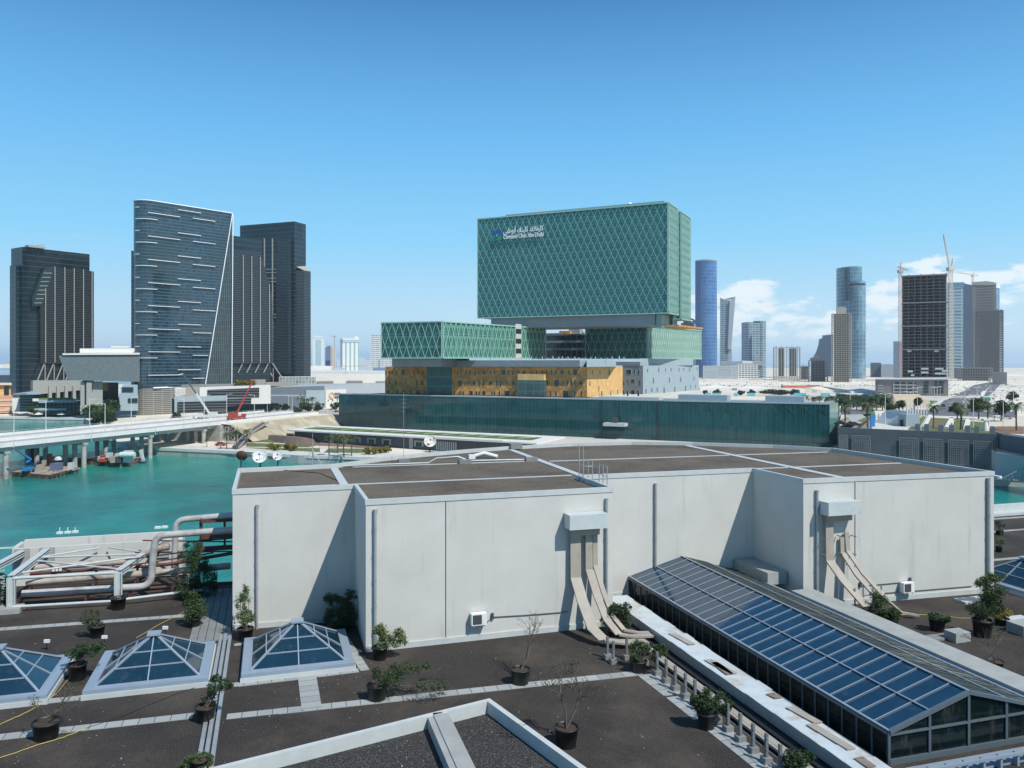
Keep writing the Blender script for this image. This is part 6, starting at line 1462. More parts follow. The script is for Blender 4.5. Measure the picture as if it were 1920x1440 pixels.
slabface([(637.5,635),(637.5,686),(642,686),(642,635)],1902,48,pm('hazy_teal',(.16,.30,.40),.5,.05,.02),'side',t); slabface([(665,631),(665,634.5),(672,634.5),(672,631)],1930,10,wh,'roof_drum',t)
hst=facade('striped_grey_facade',(.20,.26,.34),(.55,.56,.54),fh=4.2,fv=9,lh=.5,lv=.1,rough=.5,var=.15)
farb('tall grey banded tower partly hidden by the clinic lattice wing',695,716,1700,628,hst,40); farb('lower banded block behind the orange stone left corner',712,735,1700,672,hst,40)
for i,(a,b_,Y,yt,lb) in enumerate(((632,639,3000,672,'small hazy block between the unfinished and the striped towers'),(673,684,3200,671,'small pale hazy block right of the striped white office'),(684,696,3300,675,'low pale hazy block before the banded grey tower'),(603,612,3000,680,'low white block at the foot of the curved-top white tower'),(648,700,2600,684,'long low pale sheds at the foot of the striped white office'))):
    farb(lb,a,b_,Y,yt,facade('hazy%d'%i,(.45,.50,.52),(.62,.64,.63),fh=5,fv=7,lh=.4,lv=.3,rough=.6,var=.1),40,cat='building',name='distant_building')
q=W(648,703,830); t=thing('lattice_mast','thin brown lattice mast rising before the striped white office','mast',Vector((q.x,q.y,18))); m=MB(); m.bar((q.x-.8,q.y,10),(q.x-.4,q.y,zat(685,830)),.25); m.bar((q.x+.8,q.y,10),(q.x+.4,q.y,zat(685,830)),.25); m.bar((q.x-8,q.y,zat(687,830)),(q.x+22,q.y,zat(686,830)),.5); m.build('frame',cr_,t)
# far left harbour strip
for a,b_,yt,lb,mt in ((-80,6,683.5,'hazy pale harbour shed at the left horizon',offw),(6,24,682.5,'small hazy orange and white harbour building on the left horizon',cw_)):
    farb(lb,a,b_,3500,yt,mt,40,yb=690,name='harbour_shed',cat='building')
struct(MB().prism([(-9000,3450),(-2150,3450),(-2100,3600),(-9000,3700)],-1,1.5).build('breakwater',gmat,None))
# ================================================================== right side towers
def oval(px,Y,wpx,dp,nseg=28,rot=0):
    c=PY(px,Y); a=wpx*Y/F/2; b_=dp/2; c=c+Vector((0,b_,0)); out=[]
    for k in range(nseg):
        th=2*math.pi*k/nseg; x,y=a*math.cos(th),b_*math.sin(th); out.append(Vector((c.x+x,c.y+y,0)))
    return out
bglass=facade('blue_tower_glass',(.045,.135,.31),(.10,.22,.42),fh=8,fv=6,lh=.12,lv=.1,rough=.12,rline=.3,var=.2,spec=.6,deep=(.07,.18,.36))
sglass=facade('steel_blue_glass',(.085,.175,.235),(.15,.27,.33),fh=8,fv=5,lh=.1,lv=.14,rough=.14,rline=.3,var=.22,spec=.6,deep=(.05,.12,.18))
t=thing('blue_round_tower','tall rounded bright blue glass tower right of the clinic','tower',V3(PY(1327,1800),3))
MB().prism(oval(1330,1795,40,60),3,zat(488.5,1800)).build('rounded_body',bglass,t); MB().prism([PY(1303.5,1815),PY(1318,1800),PY(1325,1850),PY(1310,1860)],3,zat(489,1810)).build('blue_slab',[pm('deep_blue_glass',(.035,.10,.25),.2,.08,.01)],t)
MB().prism(oval(1330,1793,40.5,60),zat(489,1800),zat(488.2,1800)+2).build('roof_rim',bluesl,t)
t=thing('leaning_tower','grey-blue tower that widens upward beside the tall round blue tower','tower',V3(PY(1362,1850),3))
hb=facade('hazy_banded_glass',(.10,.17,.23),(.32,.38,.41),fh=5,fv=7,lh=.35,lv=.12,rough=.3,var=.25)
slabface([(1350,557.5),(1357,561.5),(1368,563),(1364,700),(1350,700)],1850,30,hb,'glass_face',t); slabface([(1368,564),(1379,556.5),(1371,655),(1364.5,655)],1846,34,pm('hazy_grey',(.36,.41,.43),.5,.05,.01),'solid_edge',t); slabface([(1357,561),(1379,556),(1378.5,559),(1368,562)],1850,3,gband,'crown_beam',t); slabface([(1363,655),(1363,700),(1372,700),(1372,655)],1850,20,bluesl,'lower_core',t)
t=thing('dome_roof_building','small dark domed building peeping between the clinic and the blue tower','building',V3(PY(1292,1900),3)); MB().prism(oval(1293,1900,26,40),3,zat(605,1900)).build('body',dkb,t); MB().lathe(V3(PY(1293,1920),zat(606,1900)),[(16,0),(15,6),(10,11),(.1,14)],14).build('dome',dkb,t)
t=thing('wave_block','blue banded mid-rise with a scalloped roofline','tower',V3(PY(1418,1700),3)); MB().prism(oval(1407,1700,21,40),3,zat(604,1700)).build('left_drum',hb,t); MB().prism(oval(1430,1698,22,44),3,zat(601.5,1700)).build('right_drum',hb,t); MB().prism([PY(1404,1695),PY(1425,1695),PY(1425,1740),PY(1404,1740)],3,zat(606,1700)).build('middle',hb,t)
MB().prism([PY(1410,1690),PY(1422,1690),PY(1422,1700),PY(1410,1700)],3,zat(628,1700)).build('front_bay',hb,t)
pt=facade('podium_panel',(.33,.37,.39),(.50,.53,.53),fh=5,fv=28,lh=.15,lv=.03,rough=.5,var=.1)
t,A,B,d,n,zb,zt=bx('tower_podium','pale banded podium at the foot of the blue round tower','building',1318,1384,1650,686,706,40,pt,z0=3)
t,A,B,d,n,zb,zt=bx('white_flats','low white apartment block with balconies right of the pale podium','building',1384,1422,1640,682,706,30,facade('white_balconies',(.10,.12,.14),(.72,.71,.68),fh=4.3,fv=6,lh=.5,lv=.25,rough=.7,var=.4),z0=3)
slabface([(1352,677),(1352,685),(1430,685),(1430,678)],1690,20,pt,'rear_terrace',t); slabface([(1392,676),(1392,681),(1412,681),(1410,677)],1660,12,wh,'roof_room',t)
FE=[None]
def frame(name,label,pa,pb,Y,ytop,floors,nx,depth,mat,core=None,z0=3,rib=1.0,slabs=True,sl=.5,over=0,each=False,cat='unfinished building'):
    A,B=rot2(pa,pb,Y); zt=zat(ytop,Y); t=thing(name,label,cat,V3((A+B)/2,z0)); MID[t.name]=(pa+pb)/2; fh=(zt-z0)/floors; w_=(B-A).length; ex=(B-A).normalized(); ey=Vector((-ex.y,ex.x,0)); E_=lambda x,y,z:A+ex*x+ey*y+Vector((0,0,z)); FE[0]=(E_,ex,ey)
    if slabs:
        m=MB()
        for k in range(1,floors+1):
            z=z0+k*fh; q=MB() if each else m; q.box(E_(-over,-over,z-sl),ex*(w_+2*over),ey*(depth+2*over),(0,0,sl))
            if each: q.build('floor_slab',mat,t)
        if not each: m.build('floor_slabs',mat,t)
    m=MB()
    for i in range(nx+1):
        x=w_*i/nx-rib/2
        for y in (.02,depth-rib): m.box(E_(x,y,z0),ex*rib,ey*rib,(0,0,zt-z0+(fh*.6 if i%2 else 0)))
    for j in range(1,3):
        for x in (.02,w_-rib): m.box(E_(x,depth*j/3,z0),ex*rib,ey*rib,(0,0,zt-z0))
    m.build('columns',mat,t)
    if core: MB().box(E_(w_*.12,depth*.22,z0),ex*(w_*.76),ey*(depth*.56),(0,0,zt-z0-fh*.3)).build('core',core,t)
    return t,A,B,zt,fh
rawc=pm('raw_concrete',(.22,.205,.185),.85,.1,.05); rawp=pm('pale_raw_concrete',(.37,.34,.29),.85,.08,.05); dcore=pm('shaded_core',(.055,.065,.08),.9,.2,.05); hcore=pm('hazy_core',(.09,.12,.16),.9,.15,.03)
t,A,B,zt,fh=frame('unfinished_block','unfinished low block of tall white columns around two dark cores',1450,1500,1550,651,15,10,34,rawp,None,sl=.35,rib=1.3)
for a,b_ in ((1459,1469.5),(1480,1493)): slabface([(a,653),(a,706),(b_,706),(b_,653)],1552,20,hcore,'core_tower',t)
t,A,B,zt,fh=frame('unfinished_block','low stepped unfinished concrete block left of the ribbed unfinished tower',1516,1552,1450,676,8,6,40,rawc,hcore,rib=1.2,sl=.8); slabface([(1518,676),(1520,670),(1526,671),(1530,667),(1536,669),(1540,676)],1455,20,rawp,'roof_cap',t)
frame('unfinished_block','low grey unfinished block between the white columns and the stepped frame',1500,1517,1600,686,6,3,30,rawc,hcore,rib=1.2,sl=.8)
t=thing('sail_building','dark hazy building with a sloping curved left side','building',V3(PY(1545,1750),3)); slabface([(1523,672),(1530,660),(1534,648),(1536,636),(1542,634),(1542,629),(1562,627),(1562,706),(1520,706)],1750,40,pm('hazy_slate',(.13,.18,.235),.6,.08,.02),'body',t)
t,A,B,zt,fh=frame('ribbed_frame_tower','slender unfinished tower with close floors and a pale stepped top',1559,1596.5,1400,588,34,8,34,rawp,hcore,rib=.7,sl=.7); slabface([(1567.5,576),(1567.5,588),(1587,588),(1587,577),(1580,575)],1405,24,rawp,'crown',t)
t=thing('sun_shaped_tower','tall pair of curved steel-blue glass towers right of the slender unfinished one','tower',V3(PY(1607,1700),3))
MB().prism(oval(1605,1702,43,70),3,zat(499,1700)).build('rear_curve',sglass,t); slabface([(1583.3,503),(1583.3,563),(1586,563),(1586,503)],1700,40,dkb,'dark_edge',t)
MB().prism(oval(1615,1690,33,60),3,zat(526.5,1690)).build('front_curve',facade('pale_steel_glass',(.15,.27,.34),(.24,.36,.42),fh=9,fv=7,lh=.08,lv=.10,rough=.12,var=.25,spec=.6,deep=(.07,.15,.21)),t); MB().prism(oval(1615,1688,33.5,61),zat(534,1690),zat(531,1690)).build('dark_band',dkb,t)
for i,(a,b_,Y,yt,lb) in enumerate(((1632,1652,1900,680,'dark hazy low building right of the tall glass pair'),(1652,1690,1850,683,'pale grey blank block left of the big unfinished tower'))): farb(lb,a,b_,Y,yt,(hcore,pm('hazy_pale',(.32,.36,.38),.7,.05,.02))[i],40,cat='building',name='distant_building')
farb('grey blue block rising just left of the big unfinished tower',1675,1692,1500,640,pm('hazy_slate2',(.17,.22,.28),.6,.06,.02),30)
# big unfinished tower
rawd=pm('dusty_dark_concrete',(.105,.10,.095),.9,.15,.1)
t,A,B,zt,fh=frame('unfinished_tower','big dark unfinished concrete tower with open floors and cranes either side',1692,1774,850,517,32,7,30,rawd,None,z0=zat(712,850),rib=1.0,sl=.55,each=True,over=.6)
z0_=zat(712,850)
wd_=(B-A).length; E_,ex,ey=FE[0]
for i in range(6):
    MB().box(E_(wd_*(i+.12)/6,6+(i%2)*2,z0_),ex*(wd_/6*.76),ey*16,(0,0,(zt-z0_)*.965)).build('inner_wall',dcore,t)
MB().box(E_(wd_*.13,14,z0_),ex*(wd_*.84),ey*1.2,(0,0,(zt-z0_)*.955)).build('rear_wall',dcore,t)
for k in (9.2,16.4,23.6): MB().box(E_(-1.2,-1.8,z0_+k*fh),ex*(wd_+2.4),ey*33,(0,0,1.0)).build('wide_slab',concd,t)
MB().box(E_(-1.3,-1.9,zt-.1),ex*(wd_+2.6),ey*34,(0,0,1.2)).build('top_slab',concd,t)
for i,(px,y,w_) in enumerate(((1702,698,5),(1727,693,7),(1727,700,7),(1753,693,8),(1753,702,10),(1766,697,5),(1701,660,4),(1752,660,4),(1708,705,3))): s_=onray(1733,848.9,px); q=Vector((s_.x,s_.y,zat(y,s_.y))); MB().box(q,ex*w_,ey*.4,(0,0,1.9)).build('white_panel',coping,t)
pod=facade('car_park_grid',(.03,.04,.05),(.34,.33,.30),fh=3.6,fv=5.4,lh=.38,lv=.18,rough=.8,var=.4)
t,A,B,d,n,zb,zt=bx('concrete_podium','raw concrete car park podium under the big unfinished tower','building',1641,1778,820,711,742,50,rawc,z0=3)
slabface([(1674,715.5),(1674,741),(1718,741),(1718,715.5)],819.6,.6,pod,'grid_openings',t)
for a,b_ in ((1732,1741),(1752,1757),(1760,1769)):
    for y in (715,721,727,733): slabface([(a,y),(a,y+4),(b_,y+4),(b_,y)],819.6,.5,darkpane,'opening',t)
for y in (722,727,732): slabface([(1646,y),(1646,y+1.6),(1656,y+1.6),(1656,y)],819.6,.5,coping,'spandrel',t)
slabface([(1641,709.8),(1641,711.6),(1778,711.6),(1778,709)],818.6,52,offw,'top_edge',t)
tcrane('tall pinkish tower crane standing at the left side of the big unfinished tower',1688,846,740,510,[(1683,501,1702,507,1.8),(1688,508,1689,492,1.2)],cr_,2.3)
tcrane('tower crane with a steeply raised cream jib behind the big unfinished tower',1782,900,706,506,[(1780,500,1769,441,2.6),(1784,500,1786,486,2.0),(1776,506,1789,505,3)],cry,3.2)
tcrane('small tower crane on the roof of the gate shaped towers',1824,1950,530,518,[(1797,511.5,1834,517,2.6),(1824,517,1825,510,2)],cry,3)
# gate towers
t=thing('gate_towers','paired pale glass towers joined at the top behind the big unfinished tower','tower',V3(PY(1830,2000),3))
gt=facade('brick_pattern_glass',(.16,.27,.33),(.44,.55,.58),fh=8,fv=16,lh=.42,lv=.12,rough=.25,var=.45,spec=.5)
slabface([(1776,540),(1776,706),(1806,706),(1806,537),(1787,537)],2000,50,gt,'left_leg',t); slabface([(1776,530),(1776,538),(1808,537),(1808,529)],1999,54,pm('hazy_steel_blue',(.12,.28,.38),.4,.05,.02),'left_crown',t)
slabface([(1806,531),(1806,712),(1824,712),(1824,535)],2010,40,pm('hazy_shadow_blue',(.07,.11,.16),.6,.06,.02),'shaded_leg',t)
MB().prism(oval(1868,2002,30,60),3,zat(540,2000)).build('round_leg',facade('right_leg_glass',(.10,.20,.32),(.20,.32,.42),fh=8,fv=12,lh=.1,lv=.2,rough=.2,var=.3),t); MB().prism(oval(1868,2000,33,64),zat(540,2000),zat(533,2000)).build('round_crown',wh,t); 
t,A,B,zt,fh=frame('tan_frame_tower','tan unfinished tower with a close window grid in front of the gate towers',1824,1867,1850,534,34,12,40,rawc,hcore,rib=2.0,sl=2.2)
slabface([(1822,529),(1822,534),(1868,534),(1868,530),(1850,527)],1849,30,rawp,'roof_cap',t)
t,A,B,zt,fh=frame('grey_frame_tower','grey unfinished tower standing in front of the tan one near the right edge',1829,1881,1780,582,30,14,40,rawd,hcore,rib=1.6,sl=2.4)
frame('unfinished_block','low unfinished blocks at the foot of the gate towers',1796,1862,1500,690,5,14,40,rawc,hcore,rib=1.2,sl=1.0)
farb('blank grey cube building among the sand near the right edge',1862,1888,1250,698,concd,30,z0 if False else None,name='grey_cube_building',cat='building')
farb('dark hazy base block left of the gate towers',1789,1830,1700,690,hcore,30,cat='building',name='distant_building')
# ---------------------------------------------------------------- sand yards, tents and small site things between
sandw=pm('pale_sand',(.74,.67,.55),.95,.06,.05,c2=(.56,.50,.41)); 
for pp,mt in (([(1310,722),(1640,722),(1640,716),(1310,716)],sandw),([(1310,712),(1690,710),(1690,708.5),(1310,709)],sandw),([(1780,735),(1830,722),(1870,712),(1785,712)],sandw),([(1860,760),(2000,756),(1960,738),(1868,738)],sandw)): sheet(pp,mt,'sand',.08)
for i,(a,b_,y0,y1,lb) in enumerate(((1312,1380,720,731,'large white canopy roof behind the glass base, left'),(1382,1450,722,732,'second large white canopy roof behind the glass base'),(1500,1590,722,736,'broad pale mound-shaped tent before the sand yard'),(1596,1650,727,737,'white flat shed roof left of the concrete podium'))):
    q=gp((a+b_)/2,y1); hw=(b_-a)/2*q.y/F; m=MB(); z=q.z
    for s in (0,1):
        pass
    h_=(y1-y0)*q.y/F*.8; 
    m.prism([(q.x-hw,q.y),(q.x+hw,q.y),(q.x+hw,q.y+24),(q.x-hw,q.y+24)],z,z+h_*.45,bottom=False)
    ap=Vector((q.x,q.y+12,z+h_)); cs=[Vector((q.x-hw,q.y,z+h_*.45)),Vector((q.x+hw,q.y,z+h_*.45)),Vector((q.x+hw,q.y+24,z+h_*.45)),Vector((q.x-hw,q.y+24,z+h_*.45))]
    for j in range(4): m.face([cs[j],cs[(j+1)%4],ap])
    m.build('white_canopy',sandw if i==2 else offw,None,label=lb,category='tent',group='white canopies on the sand yard')
q=gp(1490,727); MB().cbox(q,(1,-.05),34,9,q.z,q.z+3.0).build('red_roof_shed',pm('red_roof',(.55,.13,.07),.7,.1,.2),None,label='long low red roofed shed on the sand yard',category='shed')
q=gp(1525,726); MB().cbox(q,(1,0),16,8,q.z,q.z+3.0).build('brown_shed',pm('brown_roof',(.28,.16,.12),.7,.1,.2),None,label='brown shed adjoining the long red roofed one',category='shed')
tq=pm('turquoise_hoarding',(.10,.40,.48),.6,.1,.3)
for i,(a,b_,lb) in enumerate(((1322,1333,'first from the left'),(1336,1352,'left of the pale letter stroke'),(1376,1384,'between two hedges'),(1402,1416,'middle one'),(1489,1512,'longest one behind the roof plant room'),(1539,1556,'right of the longest one'),(1568,1576,'furthest right'))):
    q0,q1=gp(a,743),gp(b_,743); MB().box(q0,q1-q0,(0,.6,0),(0,0,3.4)).build('hoarding',tq,None,label='turquoise site hoarding panel, '+lb,category='hoarding',group='turquoise hoardings along the road')
q=gp(1700,764); MB().cbox(q,(1,-.2),20,12,q.z,q.z+5.2).cbox(q+Vector((-1,0,0)),(1,-.2),14,8,q.z+5.2,q.z+7.4).build('villa',cw_,None,label='flat roofed peach villa beside the road below the concrete podium',category='house')
# ---------------------------------------------------------------- dark retaining wall with trellises
W0,W1=Vector((115.9,wy(.4095)-.1,0)),PY(1868,wy((1868-960)/F)-.1)
W0=PY(1573,wy((1573-960)/F)-.1)
rw=thing('retaining_wall','dark slate retaining wall with wire trellises below the raised gardens','wall',V3(W0,2.9))
slate=pm('slate_cladding',(.085,.10,.115),.7,.08,.2); wd2=(W1-W0).normalized(); wn2=Vector((wd2.y,-wd2.x,0))
MB().box(V3(W0,2.9),W1-W0,wn2*1.6,(0,0,12.2)).build('wall_face',slate,rw)
gmt=pm('trellis_wire',(.26,.29,.28),.6,.1,1)
for a,b_ in ((1576,1591),(1600,1634),(1688,1723),(1733,1769),(1779,1816),(1826,1862)):
    s,e=lerpx(W0,W1,a)+wn2*2.1,lerpx(W0,W1,b_)+wn2*2.1; m=MB(); l=(e-s)
    for k in range(11): p=s+l*k/10; m.bar(V3(p,4),V3(p,12.6),.07 if k not in(0,10) else .14,.07,up=tuple(wn2))
    for k in range(12): z=4+8.6*k/11; m.bar(V3(s,z),V3(e,z),.06 if k!=11 else .16)
    m.build('trellis',gmt,rw)
    if a>1590: 
        s2=lerpx(W0,W1,a-6)+wn2*1.62; MB().box(V3(s2,3.5),wd2*1.15,wn2*.05,(0,0,8)).build('dark_slot',darkpane,rw)
vents=[1720,1737,1764,1784,1814,1831,1861]
for i,px in enumerate(vents):
    q=lerpx(W0,W1,px)+wn2*-1.2; z=15.0; MB().cbox(q,wd2,1.55,1.3,z,z+2.2).cbox(q,wd2,1.2,1.0,z+2.2,z+2.35).build('vent_cowl',[concd],None,label='grey vent box on the retaining wall, %s from the left'%ORD[i],category='vent',group='vent boxes along the retaining wall')
for a,b_,lb,zt_ in ((1872,1990,'dark block continuing the retaining wall at the right edge',15.6),):
    s=PY(1884,250);e=PY(1990,225); t=thing('dark_wall_block',lb,'wall',V3(s,2.9)); MB().prism([s,e,e+Vector((4,12,0)),s+Vector((4,12,0))],10.3,15.4).build('block',slate,t)
    s=PY(1870,248);e=PY(1990,222); MB().prism([s,e,e+Vector((3,8,0)),s+Vector((3,8,0))],2.9,10.2).build('pale_wall',[pm('pale_matt_wall',(.34,.38,.39),.9,.05,.3,spec=.1)],t)
m=MB(); 
for k in range(8): q=PY(1880+k*6,236); m.bar(V3(q,2.9),V3(q,4+.5*k),.1)
m.bar(V3(PY(1880,236),4.0),V3(PY(1928,236),7.8),.12); m.build('stair_rail',gmt,None,label='grey stair handrail in front of the pale wall at the right edge',category='railing')
# ---------------------------------------------------------------- roads and gardens on the terrace
sheet([(1700,778),(1905,783),(1905,772),(1700,768)],asph,'road',.06,'structure',8)
sheet([(1753,769),(1800,771),(1838,738),(1770,751)],asph,'road',.10,'structure',8); sheet([(1770,751),(1838,738),(1872,714),(1826,722)],asph,'road',.10,'structure',8)
sheet([(1806,771),(1846,772),(1853,744),(1820,752)],asph,'road',.10,'structure',8); sheet([(1822,751),(1853,744),(1882,715),(1868,716)],asph,'road',.10,'structure',8)
sheet([(1798,771),(1806,771),(1850,733),(1842,733)],offw,'median',.16,'structure',8)
sheet([(1576,778),(1640,776),(1640,768),(1576,768)],asph,'road',.06,'structure',6)
sheet([(1574,799),(1604,800),(1626,783),(1574,783)],pale_road,'parking',.06,'structure',6)
for pp,mt in (([(1702,806),(1722,807),(1737,781),(1728,781)],grassm),([(1726,807),(1780,810),(1786,786),(1742,783)],grassm),([(1785,810),(1812,811),(1816,788),(1790,786)],grassm),([(1817,811),(1862,813),(1845,792),(1820,790)],grassm),([(1606,790),(1620,792),(1640,778),(1634,778)],grassm),([(1642,784),(1680,786),(1690,776),(1660,774)],grassg),([(1726,762),(1738,764),(1760,752),(1735,750)],grassg)): sheet(pp,mt,'grass',.09)
sheet([(1742,800),(1790,804),(1785,794),(1745,792)],brownm,'planting_bed',.13); sheet([(1865,812),(1920,814),(1920,800),(1868,800)],brownm,'planting_bed',.12)
for px,a,b_,i in ((1729,806,780,0),(1770,808,783,1),(1806,808,788,2)):
    q0,q1=gp(px,a-3),gp(px+(12 if i<2 else 5),b_); m=MB(); m.box(q0+Vector((0,0,.1)),(1.5,0,0),q1-q0,(0,0,.5)); m.build('white_path_wall',offw,None,label=('white sloping bench wall on the lawn, left one of three','white sloping bench wall on the lawn, middle one of three','white sloping bench wall on the lawn, right one of three')[i],category='garden wall',group='white bench walls on the raised lawn')
# white ramp portal and pillars
q=gp(1690,797); t=thing('ramp_portal','white wedge-shaped underpass entrance on the raised garden','entrance',q)
m=MB(); P=[gp(1662,796),gp(1700,799),gp(1700,799)+Vector((0,0,5.6)),gp(1683,796)+Vector((0,0,4.8))]; m.face(P); Q=[p+Vector((0,10,0)) for p in P]; m.face(Q[::-1])
for i in range(4): j=(i+1)%4; m.face([P[i],P[j],Q[j],Q[i]])
m.build('wedge_wall',offw,t); MB().cbox(gp(1704,799),(1,0),5,6,q.z,q.z+4.5).build('grey_wall',bluesl,t); MB().cbox(gp(1697,799)+Vector((0,-.7,0)),(1,0),4.5,.4,q.z,q.z+2.4).build('dark_opening',darkpane,t)
for i in range(12):
    q=gp(1643+i*6.5,792-i*2.2); MB().cbox(q,(1,0),.8,.8,q.z,q.z+3.0).build('white_pillar',offw,None,label='short white pillar of the diagonal row before the wedge entrance, %s from the left'%ORD[i],category='pillar',group='white pillars in the diagonal row')
for i in range(9):
    q=gp(1701+i*5.2,800-i*3.2); MB().cbox(q,(1,0),.35,.35,q.z,q.z+6).build('flag_pole',offw,None,label='slim white pole right of the wedge entrance, %s from the left in its row'%ORD[i],category='pole',group='slim white poles by the lawn')
q=gp(1636,800); t=thing('blue_sign','blue and green information pillar beside a palm on the raised garden','sign',q); MB().cbox(q,(1,0),1.6,.5,q.z,q.z+4.4).build('panel',bluem,t); MB().cbox(q+Vector((0,-.03,0)),(1,0),1.6,.5,q.z+4.4,q.z+5.2).build('green_top',[pm('sign_green',(.05,.25,.12),.5,.05,1)],t)
q=gp(1848,772); t=thing('white_gatehouse','tall narrow white kiosk at the road junction near the right edge','kiosk',q); MB().cbox(q,(1,0),3.6,3,q.z,q.z+7.5).build('walls',offw,t); MB().cbox(q+Vector((0,-1.6,0)),(1,0),2.8,.2,q.z+5.8,q.z+7.2).build('green_sign',[MATS['sign_green']],t); MB().cbox(q+Vector((-.9,-1.6,0)),(1,0),.6,.2,q.z+1,q.z+2.6).cbox(q+Vector((.9,-1.6,0)),(1,0),.6,.2,q.z+1,q.z+2.4).build('windows',darkpane,t)
q=gp(1848,808); t=thing('white_monument','white tapered monument on the raised lawn','monument',q); MB().cyl(q,1.1,q.z,q.z+3.6,8,r1=.6).build('pedestal',offw,t); MB().cbox(q,(1,0),2.2,1.6,q.z+3.6,q.z+4.2).build('cap',offw,t)
for i,(px,py,w_,h_,lb) in enumerate(((1900,771,34,2.6,'long white low structure right of the junction'),(1905,744,30,3,'white site cabin row near the right edge'),(1895,705,60,5,'hazy white sheds on the far sand at right'),(1905,768,24,3,'short white structure just above the long one at right'))):
    q=gp(px,py); w2=w_*q.y/F; MB().cbox(q,(1,0),w2,5,q.z+ (0 if i else 0),q.z+h_).build('white_shed',offw,None,label=lb,category='shed')
# ---------------------------------------------------------------- cars
glassc=pm('car_glass',(.02,.025,.03),.12,.1,1); wheelm=rub; headm=pm('headlight',(.8,.8,.78),.2,.02,1)
def car(body):
    r=thing('parked_car','x','car',(0,0,0),'cars on the roads')
    m=MB(); side=[(-2.2,.35),(-2.25,.75),(-2.1,.95),(-1.2,1.0),(1.3,1.0),(2.15,.8),(2.25,.5),(2.2,.35)]
    L_=[Vector((x,-.9,z)) for x,z in side];Rr=[Vector((x,.9,z)) for x,z in side]; m.face(L_); m.face(Rr[::-1])
    for i in range(len(side)): j=(i+1)%len(side); m.face([L_[j],L_[i],Rr[i],Rr[j]])
    m.build('body',body,r)
    m=MB(); b4=[(-1.7,1.0),(-1.3,1.45),(.4,1.5),(1.2,1.0)]
    L_=[Vector((x,-.84+(.12 if z>1.2 else 0),z)) for x,z in b4];Rr=[Vector((x,.84-(.12 if z>1.2 else 0),z)) for x,z in b4]; m.face(L_);m.face(Rr[::-1])
    for i in range(4): j=(i+1)%4; m.face([L_[j],L_[i],Rr[i],Rr[j]])
    m.build('cabin',glassc,r); MB().box((-1.25,-.7,1.5),(1.6,0,0),(0,1.4,0),(0,0,.03)).build('roof',body,r)
    for x in (-1.4,1.4):
        for y in (-.88,.88): MB().lathe((x,y,.34),[(.01,-.1),(.34,-.1),(.34,.1),(.01,.1)],12,0,(0,1,0)).build('wheel',wheelm,r)
    for y in (-.65,.65): MB().box((2.2,y-.15,.55),(.06,0,0),(0,.3,0),(0,0,.15)).build('headlight',headm,r)
    return r
paints={'white':pm('car_white',(.70,.70,.69),.3,.02,1),'black':pm('car_black',(.02,.02,.022),.25,.1,1),'silver':pm('car_silver',(.38,.40,.42),.3,.05,1,metal=.4),'red':pm('car_red',(.40,.03,.03),.3,.05,1)}
cars={k:car(v) for k,v in paints.items()}; cf={k:[0] for k in cars}
CL=[('silver',1770,767,60,'upper of the two by the left kerb'),('black',1769,763,60,'just above the silver one at the left kerb'),('white',1781,757.5,60,'furthest up the left carriageway'),('white',1782,763,60,'second down the left carriageway'),('white',1782,769.5,60,'third down the left carriageway'),('black',1782,773,60,'at the stop line of the left carriageway'),('white',1792,764,60,'beside the median, upper'),('silver',1794,768.5,60,'beside the median, lower'),('black',1828,755,62,'alone on the right carriageway'),('black',1829,773,10,'crossing the junction'),('white',1870,783,170,'left of a pair on the cross road at right'),('silver',1886,786,170,'right of a pair on the cross road'),
('black',1577,797.5,5,'half hidden behind the corner of the glass base'),('black',1601,799,5,'under the palms right of the glass base'),('white',606,771,10,'leftmost below the grey mall panel'),('white',614,772.5,10,'second below the grey mall panel'),('silver',621,771,10,'third below the grey mall panel'),('white',628,772.5,10,'fourth below the white emblem panel'),('red',632,774,10,'next to the edge of the glass base'),('white',586,770,10,'left of the row below the grey mall'),('silver',566,774,10,'alone on the road by the palm row'),('red',414,836,0,'red one on the quay left of the stair'),
('silver',1790,723,60,'on the sand yard beside the far road, left'),('white',1797,722,60,'on the sand yard beside the far road, middle'),('white',1785,742,20,'left of the road near the concrete podium'),('silver',1793,741,20,'next to the white one near the concrete podium'),('black',1855,716,0,'far one at the end of the road'),('white',1878,768,0,'below the long white structure, left'),('white',1893,769,0,'below the long white structure, middle'),('silver',1908,769,0,'below the long white structure, right')]
for k,px,py,rz,lb in CL:
    q=gp(px,py)+Vector((0,0,.1)); place(cars[k],cf[k],q,R(rz),'%s car %s'%(k,lb))
# ---------------------------------------------------------------- street lamps beyond the bridge
LL=[(484,785,5),(501,787,5),(541,775,5),(548,777,5),(562,775,5),(573,774,5),(589,776,5),(602,774,5),(1594,770,0),(1720,772,0),(1752,771,0),(1757,768,0),(1763,750,0),(1768,742,0),(1809,782,0),(1832,772,0),(1858,745,0),(1864,789,0),(1881,800,0),(1876,790,0),(1900,773,0),(1911,745,0),(1917,746,0),(1707,790,0),(1825,802,0),(1660,798,0),(1885,750,0)]
NM=['between the red crane and the grey mall, first','between the red crane and the grey mall, second','in front of the palm row, left','in front of the palm row, second','in front of the palm row, third','in front of the palm row, fourth','before the grey panel','left of the white emblem panel','beside the dense palm grove','left of the road junction','at the left road corner','at the left road corner, slightly behind','beyond the left kerb','beside the concrete podium edge','in front of the junction','at the median end','right of the far carriageway','on the cross road right of the palms','at the raised lawn right end','behind the right palm','before the long white structure','far right pair, left','far right pair, right','by the slim white poles','on the lawn right of the middle palm','between the palms and the wedge entrance','on the sand right of the road']
for i,(px,py,_) in enumerate(LL):
    q=gp(px,py); place(l2,u2,q,R(rnd.choice((0,20,-15))),'white double street lamp '+NM[i])
